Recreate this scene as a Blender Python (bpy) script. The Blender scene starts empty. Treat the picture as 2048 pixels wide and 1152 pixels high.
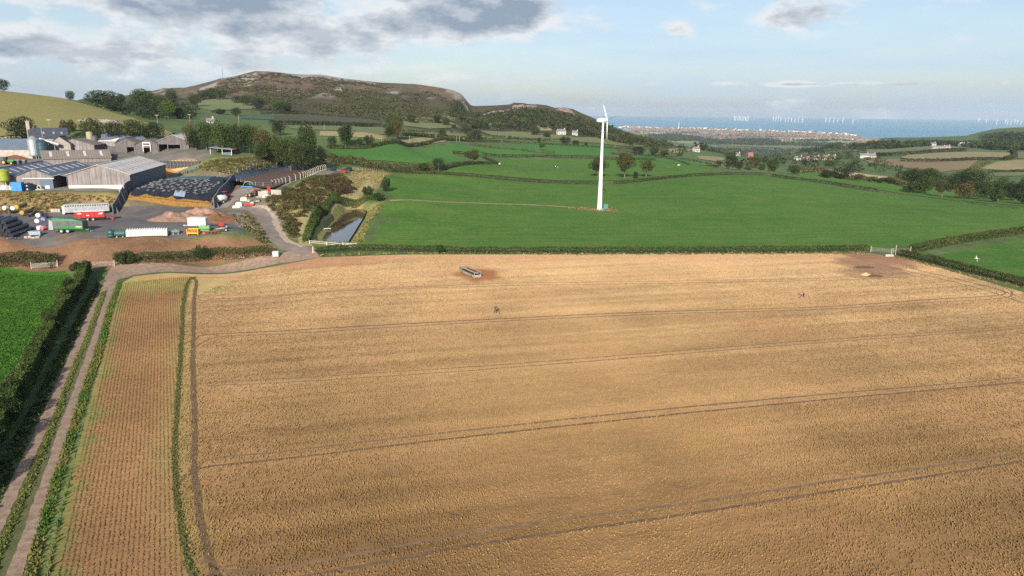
import bpy, bmesh, math, random
import numpy as np
from mathutils import Vector, Matrix
from mathutils.geometry import delaunay_2d_cdt

random.seed(7)
RNG = np.random.default_rng(7)
SC = bpy.context.scene
COL = SC.collection
R_ = math.radians

# ------------------------------------------------------------------ camera
FPX = 1420.0                      # focal length in pixels of the 2048 px wide photograph
CAMZ = 40.0
PITCH, ROLL = R_(14.07), R_(0.65)
cp, sp, cr, sr = math.cos(PITCH), math.sin(PITCH), math.cos(ROLL), math.sin(ROLL)
VF = np.array((0, cp, -sp)); VR = np.array((cr, sr*sp, sr*cp)); VU = np.array((-sr, cr*sp, cr*cp))
cam_d = bpy.data.cameras.new('camera'); cam = bpy.data.objects.new('camera', cam_d); COL.objects.link(cam)
cam_d.sensor_width = 36.0; cam_d.lens = 36.0*FPX/2048.0; cam_d.clip_start = 1.0; cam_d.clip_end = 200000.0
cam.matrix_world = Matrix(((VR[0], VU[0], -VF[0], 0), (VR[1], VU[1], -VF[1], 0), (VR[2], VU[2], -VF[2], CAMZ), (0, 0, 0, 1)))
SC.camera = cam

# ------------------------------------------------------------------ render and exposure
SC.render.engine = 'CYCLES'
SC.view_settings.view_transform = 'Standard'; SC.view_settings.look = 'None'
SC.view_settings.exposure = 0.48; SC.view_settings.gamma = 1.0; SC.view_settings.use_curve_mapping = False
cy = SC.cycles
cy.max_bounces = 4; cy.diffuse_bounces = 2; cy.glossy_bounces = 2; cy.transmission_bounces = 2; cy.volume_bounces = 0; cy.transparent_max_bounces = 8
cy.use_denoising = False; cy.use_adaptive_sampling = True; cy.adaptive_threshold = 0.003
cy.caustics_reflective = False; cy.caustics_refractive = False

# ------------------------------------------------------------------ sun
SUN_EL, SUN_SH = R_(24.8), R_(7.6)          # elevation; azimuth the shadows fall to (from +Y towards +X)
sun_d = bpy.data.lights.new('sun', 'SUN'); sun_d.energy = 5.0; sun_d.angle = R_(0.53); sun_d.color = (1.0, 0.93, 0.81)
sun = bpy.data.objects.new('sun', sun_d); COL.objects.link(sun)
sdir = Vector((math.sin(SUN_SH)*math.cos(SUN_EL), math.cos(SUN_SH)*math.cos(SUN_EL), -math.sin(SUN_EL)))
sun.rotation_euler = sdir.to_track_quat('-Z', 'Y').to_euler(); sun.location = (-200, -400, 400)

# ------------------------------------------------------------------ world: sky with cloud
W = bpy.data.worlds.new('World'); SC.world = W; W.use_nodes = True

class NT:
    """small helper to write node trees"""
    def __init__(s, tree): s.t = tree; s.n = tree.nodes; s.l = tree.links
    def add(s, typ, **kw):
        n = s.n.new(typ)
        for k, v in kw.items(): setattr(n, k, v)
        return n
    def set(s, sock, v):
        if v is None: return
        if hasattr(v, 'is_linked') or isinstance(v, bpy.types.NodeSocket): s.l.new(v, sock)
        else: sock.default_value = v
    def math(s, op, a, b=None, c=None, clamp=False):
        n = s.add('ShaderNodeMath', operation=op); n.use_clamp = clamp
        s.set(n.inputs[0], a); s.set(n.inputs[1], b)
        if c is not None: s.set(n.inputs[2], c)
        return n.outputs[0]
    def vmath(s, op, a, b=None):
        n = s.add('ShaderNodeVectorMath', operation=op); s.set(n.inputs[0], a); s.set(n.inputs[1], b); return n.outputs[0]
    def comb(s, x, y, z):
        n = s.add('ShaderNodeCombineXYZ'); s.set(n.inputs[0], x); s.set(n.inputs[1], y); s.set(n.inputs[2], z); return n.outputs[0]
    def noise(s, vec, scale, detail=4, rough=0.55, out='Fac', lac=2.0):
        n = s.add('ShaderNodeTexNoise'); s.set(n.inputs['Vector'], vec); s.set(n.inputs['Scale'], scale)
        n.inputs['Detail'].default_value = detail; n.inputs['Roughness'].default_value = rough; n.inputs['Lacunarity'].default_value = lac
        return n.outputs[out]
    def ramp(s, fac, stops, interp='LINEAR'):
        n = s.add('ShaderNodeValToRGB'); n.color_ramp.interpolation = interp
        e = n.color_ramp.elements
        while len(e) > 1: e.remove(e[-1])
        for i, (p, c) in enumerate(stops):
            if i == 0: el = e[0]; el.position = p
            else: el = e.new(p)
            el.color = tuple(c)+(1,) if not isinstance(c, (int, float)) else (c, c, c, 1)
        s.set(n.inputs[0], fac); return n.outputs[0]
    def maprange(s, v, a, b, c=0., d=1., smooth=False):
        n = s.add('ShaderNodeMapRange'); n.interpolation_type = 'SMOOTHSTEP' if smooth else 'LINEAR'
        s.set(n.inputs[0], v)
        for i, q in enumerate((a, b, c, d)): n.inputs[1+i].default_value = q
        return n.outputs[0]
    def mix(s, f, a, b, mode='MIX'):
        n = s.add('ShaderNodeMix', data_type='RGBA', blend_type=mode)
        s.set(n.inputs[0], f)
        for sock, v in ((n.inputs[6], a), (n.inputs[7], b)):
            if isinstance(v, tuple) and len(v) == 3: v = v+(1,)
            s.set(sock, v)
        return n.outputs[2]

def build_world():
    W.node_tree.nodes.clear(); g = NT(W.node_tree)
    out = g.add('ShaderNodeOutputWorld'); bg = g.add('ShaderNodeBackground'); bg.inputs[1].default_value = 0.1
    sky = g.add('ShaderNodeTexSky', sky_type='NISHITA'); sky.sun_disc = False
    sky.sun_elevation = SUN_EL; sky.sun_rotation = math.pi + SUN_SH   # the sun stands behind the camera
    sky.altitude = 200; sky.air_density = 1.0; sky.dust_density = 1.6; sky.ozone_density = 1.0
    tc = g.add('ShaderNodeTexCoord'); d = tc.outputs['Generated']
    sx = g.add('ShaderNodeSeparateXYZ'); g.set(sx.inputs[0], d); x, y, z = sx.outputs
    el = g.math('ARCSINE', z); az = g.math('ARCTAN2', x, y)
    # cloud sheet: noise on a plane overhead, stretched towards the horizon
    zz = g.math('ADD', g.math('MAXIMUM', z, 0.0), 0.16)
    pl = g.comb(g.math('DIVIDE', x, zz), g.math('DIVIDE', y, zz), 0.0)
    n1 = g.noise(pl, 1.35, 7, 0.56)
    n2 = g.noise(g.comb(g.math('MULTIPLY', az, 7.0), g.math('MULTIPLY', el, 15.0), 3.3), 1.7, 7, 0.56)
    nn = g.math('ADD', g.math('MULTIPLY', g.math('ADD', g.math('MULTIPLY', n1, 0.35), g.math('MULTIPLY', n2, 0.65)), 1.7), -0.36)
    def blob(a0, e0, wa, we, amp):
        da = g.math('DIVIDE', g.math('SUBTRACT', az, R_(a0)), R_(wa)); de = g.math('DIVIDE', g.math('SUBTRACT', el, R_(e0)), R_(we))
        rr = g.math('ADD', g.math('MULTIPLY', da, da), g.math('MULTIPLY', de, de))
        return g.math('MULTIPLY', g.math('POWER', 2.718, g.math('MULTIPLY', rr, -1.0)), amp)
    bl = None
    for q in CLOUDS:
        b = blob(*q); bl = b if bl is None else g.math('ADD', bl, b)
    dens = g.math('ADD', nn, bl)
    cov = g.maprange(dens, 0.54, 0.84, 0, 1, True)
    thick = g.maprange(dens, 0.68, 1.04, 0, 1, True)
    # lit from behind the viewer: white tops, blue-grey bases; light from the upper side by a shifted sample
    n2b = g.noise(g.comb(g.math('MULTIPLY', az, 7.0), g.math('MULTIPLY', g.math('ADD', el, 0.016), 15.0), 3.3), 1.7, 7, 0.56)
    lit = g.maprange(g.math('SUBTRACT', n2, n2b), -0.10, 0.10, 0, 1)
    shade = g.math('SUBTRACT', thick, g.math('MULTIPLY', g.math('SUBTRACT', lit, 0.45), 0.8), clamp=True)
    ccol = g.ramp(shade, [(0, (6.2, 6.3, 6.4)), (0.45, (4.1, 4.4, 4.8)), (1, (2.1, 2.6, 3.3))])
    # high thin veil that pales the blue
    nv = g.noise(g.comb(g.math('MULTIPLY', az, 2.0), g.math('MULTIPLY', el, 14.0), 9.1), 1.6, 6, 0.6)
    veil = g.math('MULTIPLY', g.maprange(nv, 0.3, 0.75, 0.25, 0.80), g.maprange(el, 0.10, 0.42, 1.0, 0.05))   # thins towards the zenith
    base = g.mix(veil, sky.outputs[0], (3.8, 5.0, 6.6))
    col = g.mix(g.math('MULTIPLY', cov, 0.93), base, ccol)
    g.set(bg.inputs[0], col); g.l.new(bg.outputs[0], out.inputs[0])

# cloud masses: azimuth, elevation, half-widths (degrees), amount
CLOUDS = [(-23, 7.2, 11.0, 2.4, 0.46), (-15, 5.2, 4.5, 1.2, 0.24), (-3.0, 7.2, 8.0, 2.4, 0.60), (-31, 3.6, 10.5, 1.2, 0.30), (-20, 2.4, 14, 1.0, 0.18), (-12, 4.0, 14, 1.4, 0.12),
          (20.3, 6.3, 3.6, 1.4, 0.31), (11.9, 6.0, 1.8, 0.8, 0.26), (27, 7.5, 5, 1.0, 0.08), (19.5, 2.05, 10.0, 0.26, 0.31), (29, 2.0, 9.0, 0.22, 0.24),
          (-14.5, 3.5, 1.5, 0.45, 0.12), (20, 2.9, 30, 2.4, -0.10), (0, 4.0, 12, 1.6, -0.05)]
build_world()

# ------------------------------------------------------------------ projection helpers
def ray(px, py):
    a = (px-1024)/FPX; b = (576-py)/FPX
    return VF + a*VR + b*VU
def atY(px, py, Y):
    d = ray(px, py); t = Y/d[1]; return np.array((d[0]*t, Y, CAMZ+d[2]*t))
def atZ(px, py, z=0.0):
    d = ray(px, py); t = (z-CAMZ)/d[2]; return np.array((d[0]*t, d[1]*t, z))
def project(X, Y, Z):
    Q = np.stack([np.asarray(X, float), np.asarray(Y, float), np.asarray(Z, float)-CAMZ], -1)
    dep = np.maximum(Q@VF, 1e-3)
    return 1024+FPX*(Q@VR)/dep, 576-FPX*(Q@VU)/dep

def in_poly(x, y, poly):
    x = np.asarray(x); y = np.asarray(y); r = np.zeros(x.shape, bool); n = len(poly)
    for i in range(n):
        x0, y0 = poly[i][:2]; x1, y1 = poly[(i+1) % n][:2]
        if y0 == y1: continue
        r ^= ((y0 > y) != (y1 > y)) & (x < (x1-x0)*(y-y0)/(y1-y0)+x0)
    return r
def seg_dist(x, y, poly, closed=False):
    """distance of points to a polyline"""
    x = np.asarray(x, float); y = np.asarray(y, float); d = np.full(x.shape, 1e18); m = len(poly)
    for i in range(m if closed else m-1):
        ax, ay = poly[i][:2]; bx, by = poly[(i+1) % m][:2]
        ux, uy = bx-ax, by-ay; L = ux*ux+uy*uy+1e-9
        t = np.clip(((x-ax)*ux+(y-ay)*uy)/L, 0, 1)
        d = np.minimum(d, (x-ax-t*ux)**2+(y-ay-t*uy)**2)
    return np.sqrt(d)

# ------------------------------------------------------------------ value noise
_PT = np.random.default_rng(3).random((256, 256))
def vnoise(x, y, s=1.0, oct=3):
    x = np.asarray(x, float)/s; y = np.asarray(y, float)/s; r = 0; a = 1; tot = 0
    for o in range(oct):
        xi = np.floor(x).astype(int); yi = np.floor(y).astype(int); fx = x-xi; fy = y-yi
        fx = fx*fx*(3-2*fx); fy = fy*fy*(3-2*fy)
        A = _PT[xi % 256, yi % 256]; B = _PT[(xi+1) % 256, yi % 256]; C = _PT[xi % 256, (yi+1) % 256]; D = _PT[(xi+1) % 256, (yi+1) % 256]
        r = r+a*((A*(1-fx)+B*fx)*(1-fy)+(C*(1-fx)+D*fx)*fy); tot += a; a *= 0.5; x = x*2.03+17.3; y = y*2.03+5.1
    return r/tot

# ------------------------------------------------------------------ materials
def lin(r, g, b):
    f = lambda c: (c/255/12.92) if c/255 <= 0.04045 else ((c/255+0.055)/1.055)**2.4
    return (f(r), f(g), f(b))
MATS = {}
def mat(name, c, c2=None, scale=3.0, rough=0.8, metal=0.0, detail=4, lo=0.35, hi=0.65, bump=0.0, bscale=None, stretch=None, coat=0.0, attr=None, objvar=0.0, spec=None):
    """procedural material: two colours mixed by noise in object space, optional bump"""
    if name in MATS: return MATS[name]
    m = bpy.data.materials.new(name); m.use_nodes = True; g = NT(m.node_tree); b = m.node_tree.nodes['Principled BSDF']
    tc = g.add('ShaderNodeTexCoord'); v = tc.outputs['Object']
    if stretch: v = g.vmath('MULTIPLY', v, stretch)
    if c2 is None: c2 = tuple(q*0.75 for q in c)
    n = g.noise(v, scale, detail)
    col = g.mix(g.maprange(n, lo, hi), c, c2)
    if attr:
        a = g.add('ShaderNodeAttribute'); a.attribute_name = attr; col = g.mix(1.0, col, a.outputs['Color'], 'MULTIPLY')
    if objvar:
        oi = g.add('ShaderNodeObjectInfo'); hv = g.add('ShaderNodeHueSaturation'); g.set(hv.inputs['Color'], col)
        g.set(hv.inputs['Value'], g.maprange(oi.outputs['Random'], 0, 1, 1-objvar, 1+objvar))
        w = g.add('ShaderNodeTexWhiteNoise', noise_dimensions='1D'); g.set(w.inputs['W'], oi.outputs['Random'])
        g.set(hv.inputs['Hue'], g.maprange(w.outputs['Value'], 0, 1, 0.5-objvar*0.07, 0.5+objvar*0.07))
        col = hv.outputs[0]
    g.set(b.inputs['Base Color'], col); b.inputs['Roughness'].default_value = rough; b.inputs['Metallic'].default_value = metal
    if spec is not None: b.inputs['Specular IOR Level'].default_value = spec
    if coat: b.inputs['Coat Weight'].default_value = coat
    if bump:
        bn = g.add('ShaderNodeBump'); bn.inputs['Strength'].default_value = 1.0; bn.inputs['Distance'].default_value = bump
        g.set(bn.inputs['Height'], g.noise(v, bscale or scale*3, 3)); g.l.new(bn.outputs[0], b.inputs['Normal'])
    MATS[name] = m; return m

# ------------------------------------------------------------------ mesh helpers
def mesh_np(name, V, Fq=None, Ft=None):
    """mesh from numpy vertex and quad / triangle arrays"""
    me = bpy.data.meshes.new(name); V = np.asarray(V, np.float32); me.vertices.add(len(V)); me.vertices.foreach_set('co', V.ravel())
    idx = []; tot = []
    if Fq is not None and len(Fq): idx.append(np.asarray(Fq, np.int32).ravel()); tot.append(np.full(len(Fq), 4, np.int32))
    if Ft is not None and len(Ft): idx.append(np.asarray(Ft, np.int32).ravel()); tot.append(np.full(len(Ft), 3, np.int32))
    idx = np.concatenate(idx); tot = np.concatenate(tot)
    me.loops.add(len(idx)); me.loops.foreach_set('vertex_index', idx)
    me.polygons.add(len(tot)); st = np.concatenate(([0], np.cumsum(tot)[:-1])).astype(np.int32)
    me.polygons.foreach_set('loop_start', st); me.polygons.foreach_set('loop_total', tot)
    me.update(calc_edges=True); return me
def set_col(me, name, C):
    a = me.color_attributes.new(name, 'FLOAT_COLOR', 'POINT'); C = np.asarray(C, np.float32)
    if C.ndim == 1: C = np.stack([C, C, C], -1)
    C = np.concatenate([C, np.ones((len(C), 1), np.float32)], 1); a.data.foreach_set('color', C.ravel())
def link(name, me, m=None, parent=None, loc=None, rz=0.0, smooth=False):
    o = bpy.data.objects.new(name, me); COL.objects.link(o)
    if m is not None and me is not None and not me.materials:
        for q in (m if isinstance(m, (list, tuple)) else [m]): me.materials.append(q)
    if parent: o.parent = parent
    if loc is not None: o.location = loc
    if rz: o.rotation_euler = (0, 0, rz)
    if smooth: me.polygons.foreach_set('use_smooth', np.ones(len(me.polygons), bool))
    return o
def tag(o, label=None, cat=None, group=None, kind=None):
    if label: o['label'] = label
    if cat: o['category'] = cat
    if group: o['group'] = group
    if kind: o['kind'] = kind
    return o
def thing(name, label, cat, loc, rz=0.0, group=None):
    o = bpy.data.objects.new(name, None); COL.objects.link(o); o.location = loc; o.rotation_euler = (0, 0, rz); o.empty_display_size = 0.5
    return tag(o, label, cat, group)
def copy_tree(o, parent=None):
    c = o.copy(); COL.objects.link(c); c.parent = parent
    for ch in o.children: copy_tree(ch, c)
    return c

class MB:
    """collects simple solids into one mesh"""
    def __init__(s): s.v = []; s.f = []
    def _add(s, vs, fs):
        o = len(s.v); s.v += [tuple(map(float, q)) for q in vs]; s.f += [tuple(i+o for i in f) for f in fs]; return s
    def box(s, x0, x1, y0, y1, z0, z1):
        return s._add([(x0, y0, z0), (x1, y0, z0), (x1, y1, z0), (x0, y1, z0), (x0, y0, z1), (x1, y0, z1), (x1, y1, z1), (x0, y1, z1)],
                      [(3, 2, 1, 0), (4, 5, 6, 7), (0, 1, 5, 4), (1, 2, 6, 5), (2, 3, 7, 6), (3, 0, 4, 7)])
    def hexa(s, b, t):
        """solid between a bottom and a top quad (both counter-clockwise from above)"""
        return s._add(list(b)+list(t), [(3, 2, 1, 0), (4, 5, 6, 7), (0, 1, 5, 4), (1, 2, 6, 5), (2, 3, 7, 6), (3, 0, 4, 7)])
    def beam(s, p, q, w, h=None):
        h = h or w; p = Vector(p); q = Vector(q); d = (q-p)
        if d.length < 1e-6: return s
        d.normalize(); up = Vector((0, 0, 1)) if abs(d.z) < 0.95 else Vector((0, 1, 0))
        a = d.cross(up).normalized()*w/2; b = a.cross(d).normalized()*h/2
        return s._add([p-a-b, p+a-b, p+a+b, p-a+b, q-a-b, q+a-b, q+a+b, q-a+b], [(0, 1, 2, 3), (7, 6, 5, 4), (4, 5, 1, 0), (5, 6, 2, 1), (6, 7, 3, 2), (7, 4, 0, 3)])
    def cyl(s, p, q, r0, r1=None, n=12, cap=True):
        r1 = r0 if r1 is None else r1; p = Vector(p); q = Vector(q); d = (q-p).normalized()
        up = Vector((0, 0, 1)) if abs(d.z) < 0.95 else Vector((0, 1, 0)); a = d.cross(up).normalized(); b = a.cross(d).normalized()
        vs = []
        for k in range(n):
            t = 2*math.pi*k/n; e = a*math.cos(t)+b*math.sin(t); vs += [p+e*r0, q+e*r1]
        fs = [(2*k, 2*((k+1) % n), 2*((k+1) % n)+1, 2*k+1) for k in range(n)]
        fs = [f[::-1] for f in fs]
        if cap: fs += [tuple(2*k for k in range(n)), tuple(2*k+1 for k in range(n))[::-1]]
        return s._add(vs, fs)
    def lathe(s, prof, n=16, c=(0, 0, 0)):
        """profile of (radius, height) turned about a vertical axis"""
        vs = []; fs = []; m = len(prof)
        for k in range(n):
            t = 2*math.pi*k/n
            vs += [(c[0]+r*math.cos(t), c[1]+r*math.sin(t), c[2]+h) for r, h in prof]
        for k in range(n):
            for j in range(m-1): a = k*m+j; b = ((k+1) % n)*m+j; fs.append((a, b, b+1, a+1))
        return s._add(vs, fs)
    def torus(s, c, R, r, axis='z', n=14, m=6):
        vs = []; fs = []
        for k in range(n):
            t = 2*math.pi*k/n
            for j in range(m):
                u = 2*math.pi*j/m; rr = R+r*math.cos(u); p = (rr*math.cos(t), rr*math.sin(t), r*math.sin(u))
                if axis == 'x': p = (p[2], p[0], p[1])
                if axis == 'y': p = (p[0], p[2], p[1])
                vs.append((c[0]+p[0], c[1]+p[1], c[2]+p[2]))
        for k in range(n):
            for j in range(m): fs.append((k*m+j, ((k+1) % n)*m+j, ((k+1) % n)*m+(j+1) % m, k*m+(j+1) % m))
        return s._add(vs, fs)
    def prism(s, prof, y0, y1):
        """closed profile of (x, z) pushed along y"""
        n = len(prof); vs = [(x, y0, z) for x, z in prof]+[(x, y1, z) for x, z in prof]
        fs = [tuple(range(n)), tuple(range(n, 2*n))[::-1]]+[((i+1) % n, i, n+i, n+(i+1) % n) for i in range(n)]
        return s._add(vs, fs)
    def xprism(s, prof, x0, x1):
        n = len(prof); vs = [(x0, y, z) for y, z in prof]+[(x1, y, z) for y, z in prof]
        fs = [tuple(range(n))[::-1], tuple(range(n, 2*n))]+[(i, (i+1) % n, n+(i+1) % n, n+i) for i in range(n)]
        return s._add(vs, fs)
    def ball(s, c, rx, ry=None, rz=None, n=10, m=6):
        ry = ry or rx; rz = rz or rx; vs = [(c[0], c[1], c[2]-rz)]
        for j in range(1, m):
            p = math.pi*j/m
            for k in range(n): t = 2*math.pi*k/n; vs.append((c[0]+rx*math.sin(p)*math.cos(t), c[1]+ry*math.sin(p)*math.sin(t), c[2]-rz*math.cos(p)))
        vs.append((c[0], c[1], c[2]+rz)); fs = [(0, 1+(k+1) % n, 1+k) for k in range(n)]
        for j in range(m-2):
            for k in range(n): a = 1+j*n+k; b = 1+j*n+(k+1) % n; fs.append((a, b, b+n, a+n))
        o = 1+(m-2)*n; fs += [(o+k, o+(k+1) % n, len(vs)-1) for k in range(n)]
        return s._add(vs, fs)
    def mesh(s, name):
        me = bpy.data.meshes.new(name); me.from_pydata(s.v, [], s.f); me.update()
        bm = bmesh.new(); bm.from_mesh(me); bmesh.ops.recalc_face_normals(bm, faces=bm.faces); bm.to_mesh(me); bm.free(); return me
    def build(s, name, m, parent=None, loc=None, rz=0.0, smooth=False, bevel=0.0):
        o = link(name, s.mesh(name), m, parent, loc, rz, smooth)
        if bevel: b = o.modifiers.new('bevel', 'BEVEL'); b.width = bevel; b.segments = 2; b.limit_method = 'ANGLE'
        return o
# ------------------------------------------------------------------ terrain heights
CP = []                                     # control points (X, Y, z)
for Y in (6, 12, 30, 60, 100, 140, 170):
    for u in (-1.6, -1.0, -0.6, -0.3, 0, 0.3, 0.6, 1.0, 1.6): CP.append((u*Y, Y, 0.0))
for px, py, z in [ # pixel on a level
    (640, 505, 0), (820, 502, 0), (1000, 502, 0), (1400, 500, 0), (1800, 503, 0), (2048, 560, 0), (220, 540, 0), (0, 524, 0.2), (100, 522, 0.2), (400, 514, .2), (560, 505, .3), (480, 512, .2),
    (-200, 530, .2), (-200, 484, 4.6), (0, 482, 4.6), (150, 482, 4.6), (330, 476, 4.6), (430, 474, 4.6), (500, 474, 4.2),
    (30, 455, 5.0), (200, 440, 5.4), (330, 435, 5.6), (450, 450, 4.9), (-200, 455, 5), (210, 420, 6.2), (340, 415, 6.6), (430, 412, 6.4), (120, 424, 6.3), (30, 424, 6.3), (-200, 424, 6.3),
    (30, 388, 10.4), (60, 385, 10.5), (135, 386, 10.5), (240, 390, 10.3), (-200, 388, 10.5), (260, 385, 10.4), (340, 343, 11.5), (30, 378, 10.6),
    (150, 355, 11.5), (60, 355, 12), (0, 330, 15.5), (-200, 330, 16), (400, 314, 17.5), (280, 303, 18.5), (100, 290, 21), (0, 290, 21), (-200, 290, 22), (450, 322, 16.5), (330, 330, 14), (200, 320, 16),
    (430, 405, 7.2), (480, 388, 8.8), (520, 376, 10.3), (560, 366, 11.3), (600, 356, 12.4), (650, 344, 12.2), (690, 341, 11.0), (740, 346, 9.8), (440, 345, 12.8), (520, 335, 15), (600, 326, 15.8),
    (640, 372, 10.4), (560, 415, 7.6), (610, 400, 8.4), (700, 380, 7.0), (740, 380, 6.2), (545, 425, 6.0), (550, 450, 4.4), (575, 480, 2.2), (610, 497, .6),
    (500, 440, 5.4), (525, 470, 3.6), (480, 425, 6.3),
    (620, 470, 2.2), (650, 425, 3.2), (735, 408, 3.4), (690, 450, 1.4), (725, 470, 1.1), (660, 480, 1.2), (640, 492, .5),
    (800, 480, .3), (760, 440, 2.0), (1000, 440, .3), (1198, 420, 0), (1500, 420, 0), (1000, 410, .8), (800, 402, 4.0), (900, 405, 2.4), (790, 350, 6.4), (1000, 360, 2.2), (1100, 367, 0.3), (1290, 363, -.5),
    (1400, 351, -.6), (1530, 351, -.6), (1640, 366, -.8), (1740, 384, -1), (2040, 420, -1), (2040, 465, 0), (1900, 480, 0), (2300, 480, 0), (2300, 440, -1)]:
    CP.append(tuple(atZ(px, py, z)))
for px, py, Y in [ # pixel at a depth
    (1115, 335, 520), (945, 327, 470), (1000, 313, 580), (1300, 320, 640), (1400, 332, 590), (700, 300, 430), (850, 322, 420), (700, 322, 375), (1200, 300, 740), (1000, 290, 700), (1300, 302, 830), (1470, 340, 600),
    (820, 300, 500), (1200, 340, 520), (640, 318, 350), (560, 318, 335), (480, 316, 330), (400, 300, 345), (690, 288, 460), (785, 278, 500), (900, 285, 600), (620, 285, 450),
    (850, 268, 850), (700, 258, 720), (600, 256, 640), (500, 244, 700), (450, 216, 900), (1000, 272, 900), (1150, 272, 960), (1250, 282, 1000), (1320, 292, 1100), (1400, 300, 950), (960, 258, 980), (800, 250, 900),
    (372, 186, 1250), (440, 158, 1350), (510, 143, 1400), (600, 149, 1400), (690, 157, 1430), (760, 165, 1450), (830, 168, 1450), (905, 181, 1420), (925, 196, 1400), (940, 211, 1360), (1030, 211, 1420), (1120, 220, 1400), (1180, 238, 1350), (1240, 260, 1300), (1290, 276, 1250),
    (500, 190, 1120), (650, 195, 1160), (800, 208, 1160), (900, 224, 1150), (1000, 235, 1180), (1100, 246, 1150), (1180, 262, 1100), (600, 225, 920), (750, 232, 930), (400, 203, 1000), (560, 205, 1010), (430, 180, 1180),
    (0, 182, 620), (130, 198, 600), (200, 217, 590), (-200, 150, 640), (0, 250, 420), (100, 250, 420), (200, 245, 450), (300, 257, 440), (345, 272, 395), (0, 215, 510), (150, 225, 510), (100, 272, 360), (250, 278, 360), (-200, 230, 450),
    (280, 232, 560), (340, 224, 680), (400, 224, 800),
    (1640, 345, 600), (1780, 364, 520), (1550, 335, 680), (1800, 318, 900), (1900, 333, 800), (2048, 342, 760), (1730, 316, 1050), (1850, 300, 1350), (1750, 292, 1600), (1950, 290, 1650), (2048, 300, 1300), (1990, 258, 2300), (2060, 255, 2300), (2200, 250, 2300), (1900, 281, 2200), (1740, 279, 2100), (1690, 290, 2000), (1640, 300, 1800), (2300, 340, 760)]:
    CP.append(tuple(atY(px, py, Y)))
for u, Y, z in [ # beyond the crests, down to the plain
    (-.70, 900, 36), (-1.2, 900, 40), (-.5, 1000, 44), (-.35, 1900, 70), (-.1, 1900, 10), (.08, 1900, -50), (-.6, 1700, 10), (-1.2, 1900, 10), (-.35, 2600, -100), (-.1, 2600, -140), (.1, 2600, -140), (-.7, 2600, -120),
    (.22, 1700, -70), (.22, 2600, -138), (.33, 1150, -38), (.33, 1700, -82), (.33, 2600, -135), (.42, 2300, -120), (.42, 1500, -62), (.55, 3200, -143), (.75, 3400, -143), (1.2, 3400, -143), (.27, 620, -9), (.36, 620, -12), (.46, 560, -12), (.55, 480, -10), (.62, 430, -9), (.72, 400, -8), (.75, 600, -16),
    (.62, 560, -15), (.52, 680, -17), (.42, 800, -18), (.36, 900, -20), (1.2, 800, -14), (1.2, 1500, -20), (1.2, 2300, 10), (1.0, 420, -8), (1.5, 500, -8)]+[(u, Y, -145) for Y in (3900, 5000, 7000, 10000) for u in (-1.6, -.8, -.2, .1, .3, .5, .8, 1.6)]:
    CP.append((u*Y, Y, z))
CP = np.array(CP)
cu, cv = CP[:, 0]/CP[:, 1], np.log(CP[:, 1])
EPS = 0.03
def _phi(du, dv): return np.sqrt(du*du+dv*dv+EPS*EPS)
A = _phi(cu[:, None]-cu[None], cv[:, None]-cv[None]); n_ = len(CP)
Mx = np.zeros((n_+1, n_+1)); Mx[:n_, :n_] = A+np.eye(n_)*(-2e-4); Mx[:n_, n_] = 1; Mx[n_, :n_] = 1
wts = np.linalg.solve(Mx, np.append(CP[:, 2], 0.0))
gu = np.concatenate([np.arange(-1.5, -.82, .03), np.arange(-.82, .02, .005), np.arange(.02, .86, .012), np.arange(.86, 1.52, .03)])
gv = np.concatenate([np.arange(math.log(6), math.log(40), .06), np.arange(math.log(40), math.log(176), .02), np.arange(math.log(176), math.log(360), .006), np.arange(math.log(360), math.log(2700), .014), np.arange(math.log(2700), math.log(10500), .03)])
GU, GV = np.meshgrid(gu, gv); GZ = np.full(GU.shape, wts[n_])
for k in range(n_): GZ += wts[k]*_phi(GU-cu[k], GV-cv[k])
GYY = np.exp(GV); GXX = GU*GYY
# relief: rough ground on the hill, faint swells elsewhere
rel = np.clip((GYY-900)/300, 0, 1)*np.clip((2600-GYY)/400, 0, 1)*np.clip((0.25-GU)/.1, 0, 1)
GZ += rel*((vnoise(GXX, GYY, 70, 4)-.5)*12+(vnoise(GXX, GYY*.6, 22, 3)-.5)*7)
GZ += np.clip((GYY-240)/150, 0, 1)*np.clip((GYY<900), 0, 1)*(vnoise(GXX, GYY, 60, 2)-.5)*1.2
# the skyline of the hill: ridge, quarry step, knolls
SKY = [(330, 205), (372, 186), (400, 172), (440, 157), (470, 152), (510, 142), (540, 143), (600, 149), (640, 149), (690, 157), (760, 165), (830, 168), (880, 175), (908, 181), (922, 187), (930, 196), (937, 208), (946, 212), (985, 211), (1020, 209), (1026, 205), (1046, 206), (1062, 209), (1085, 208), (1105, 214), (1118, 218), (1130, 214), (1146, 218), (1160, 225), (1180, 233), (1200, 242), (1240, 259), (1290, 275)]
su = [ray(*p)[0]/ray(*p)[1] for p in SKY]; st_ = [ray(*p)[2]/ray(*p)[1] for p in SKY]
mrow = (gv > math.log(1000)) & (gv < math.log(1700)); cur = ((GZ-CAMZ)/GYY)[mrow].max(0); dlt = np.where((gu > su[0]) & (gu < su[-1]), np.interp(gu, su, st_)-cur, 0)*np.clip((gu-su[0])/(su[3]-su[0]), 0, 1)
wY = np.interp(np.exp(gv), [850, 1250, 1500, 2300], [0, 1, 1, 0]); GZ += dlt[None]*GYY*wY[:, None]
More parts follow.
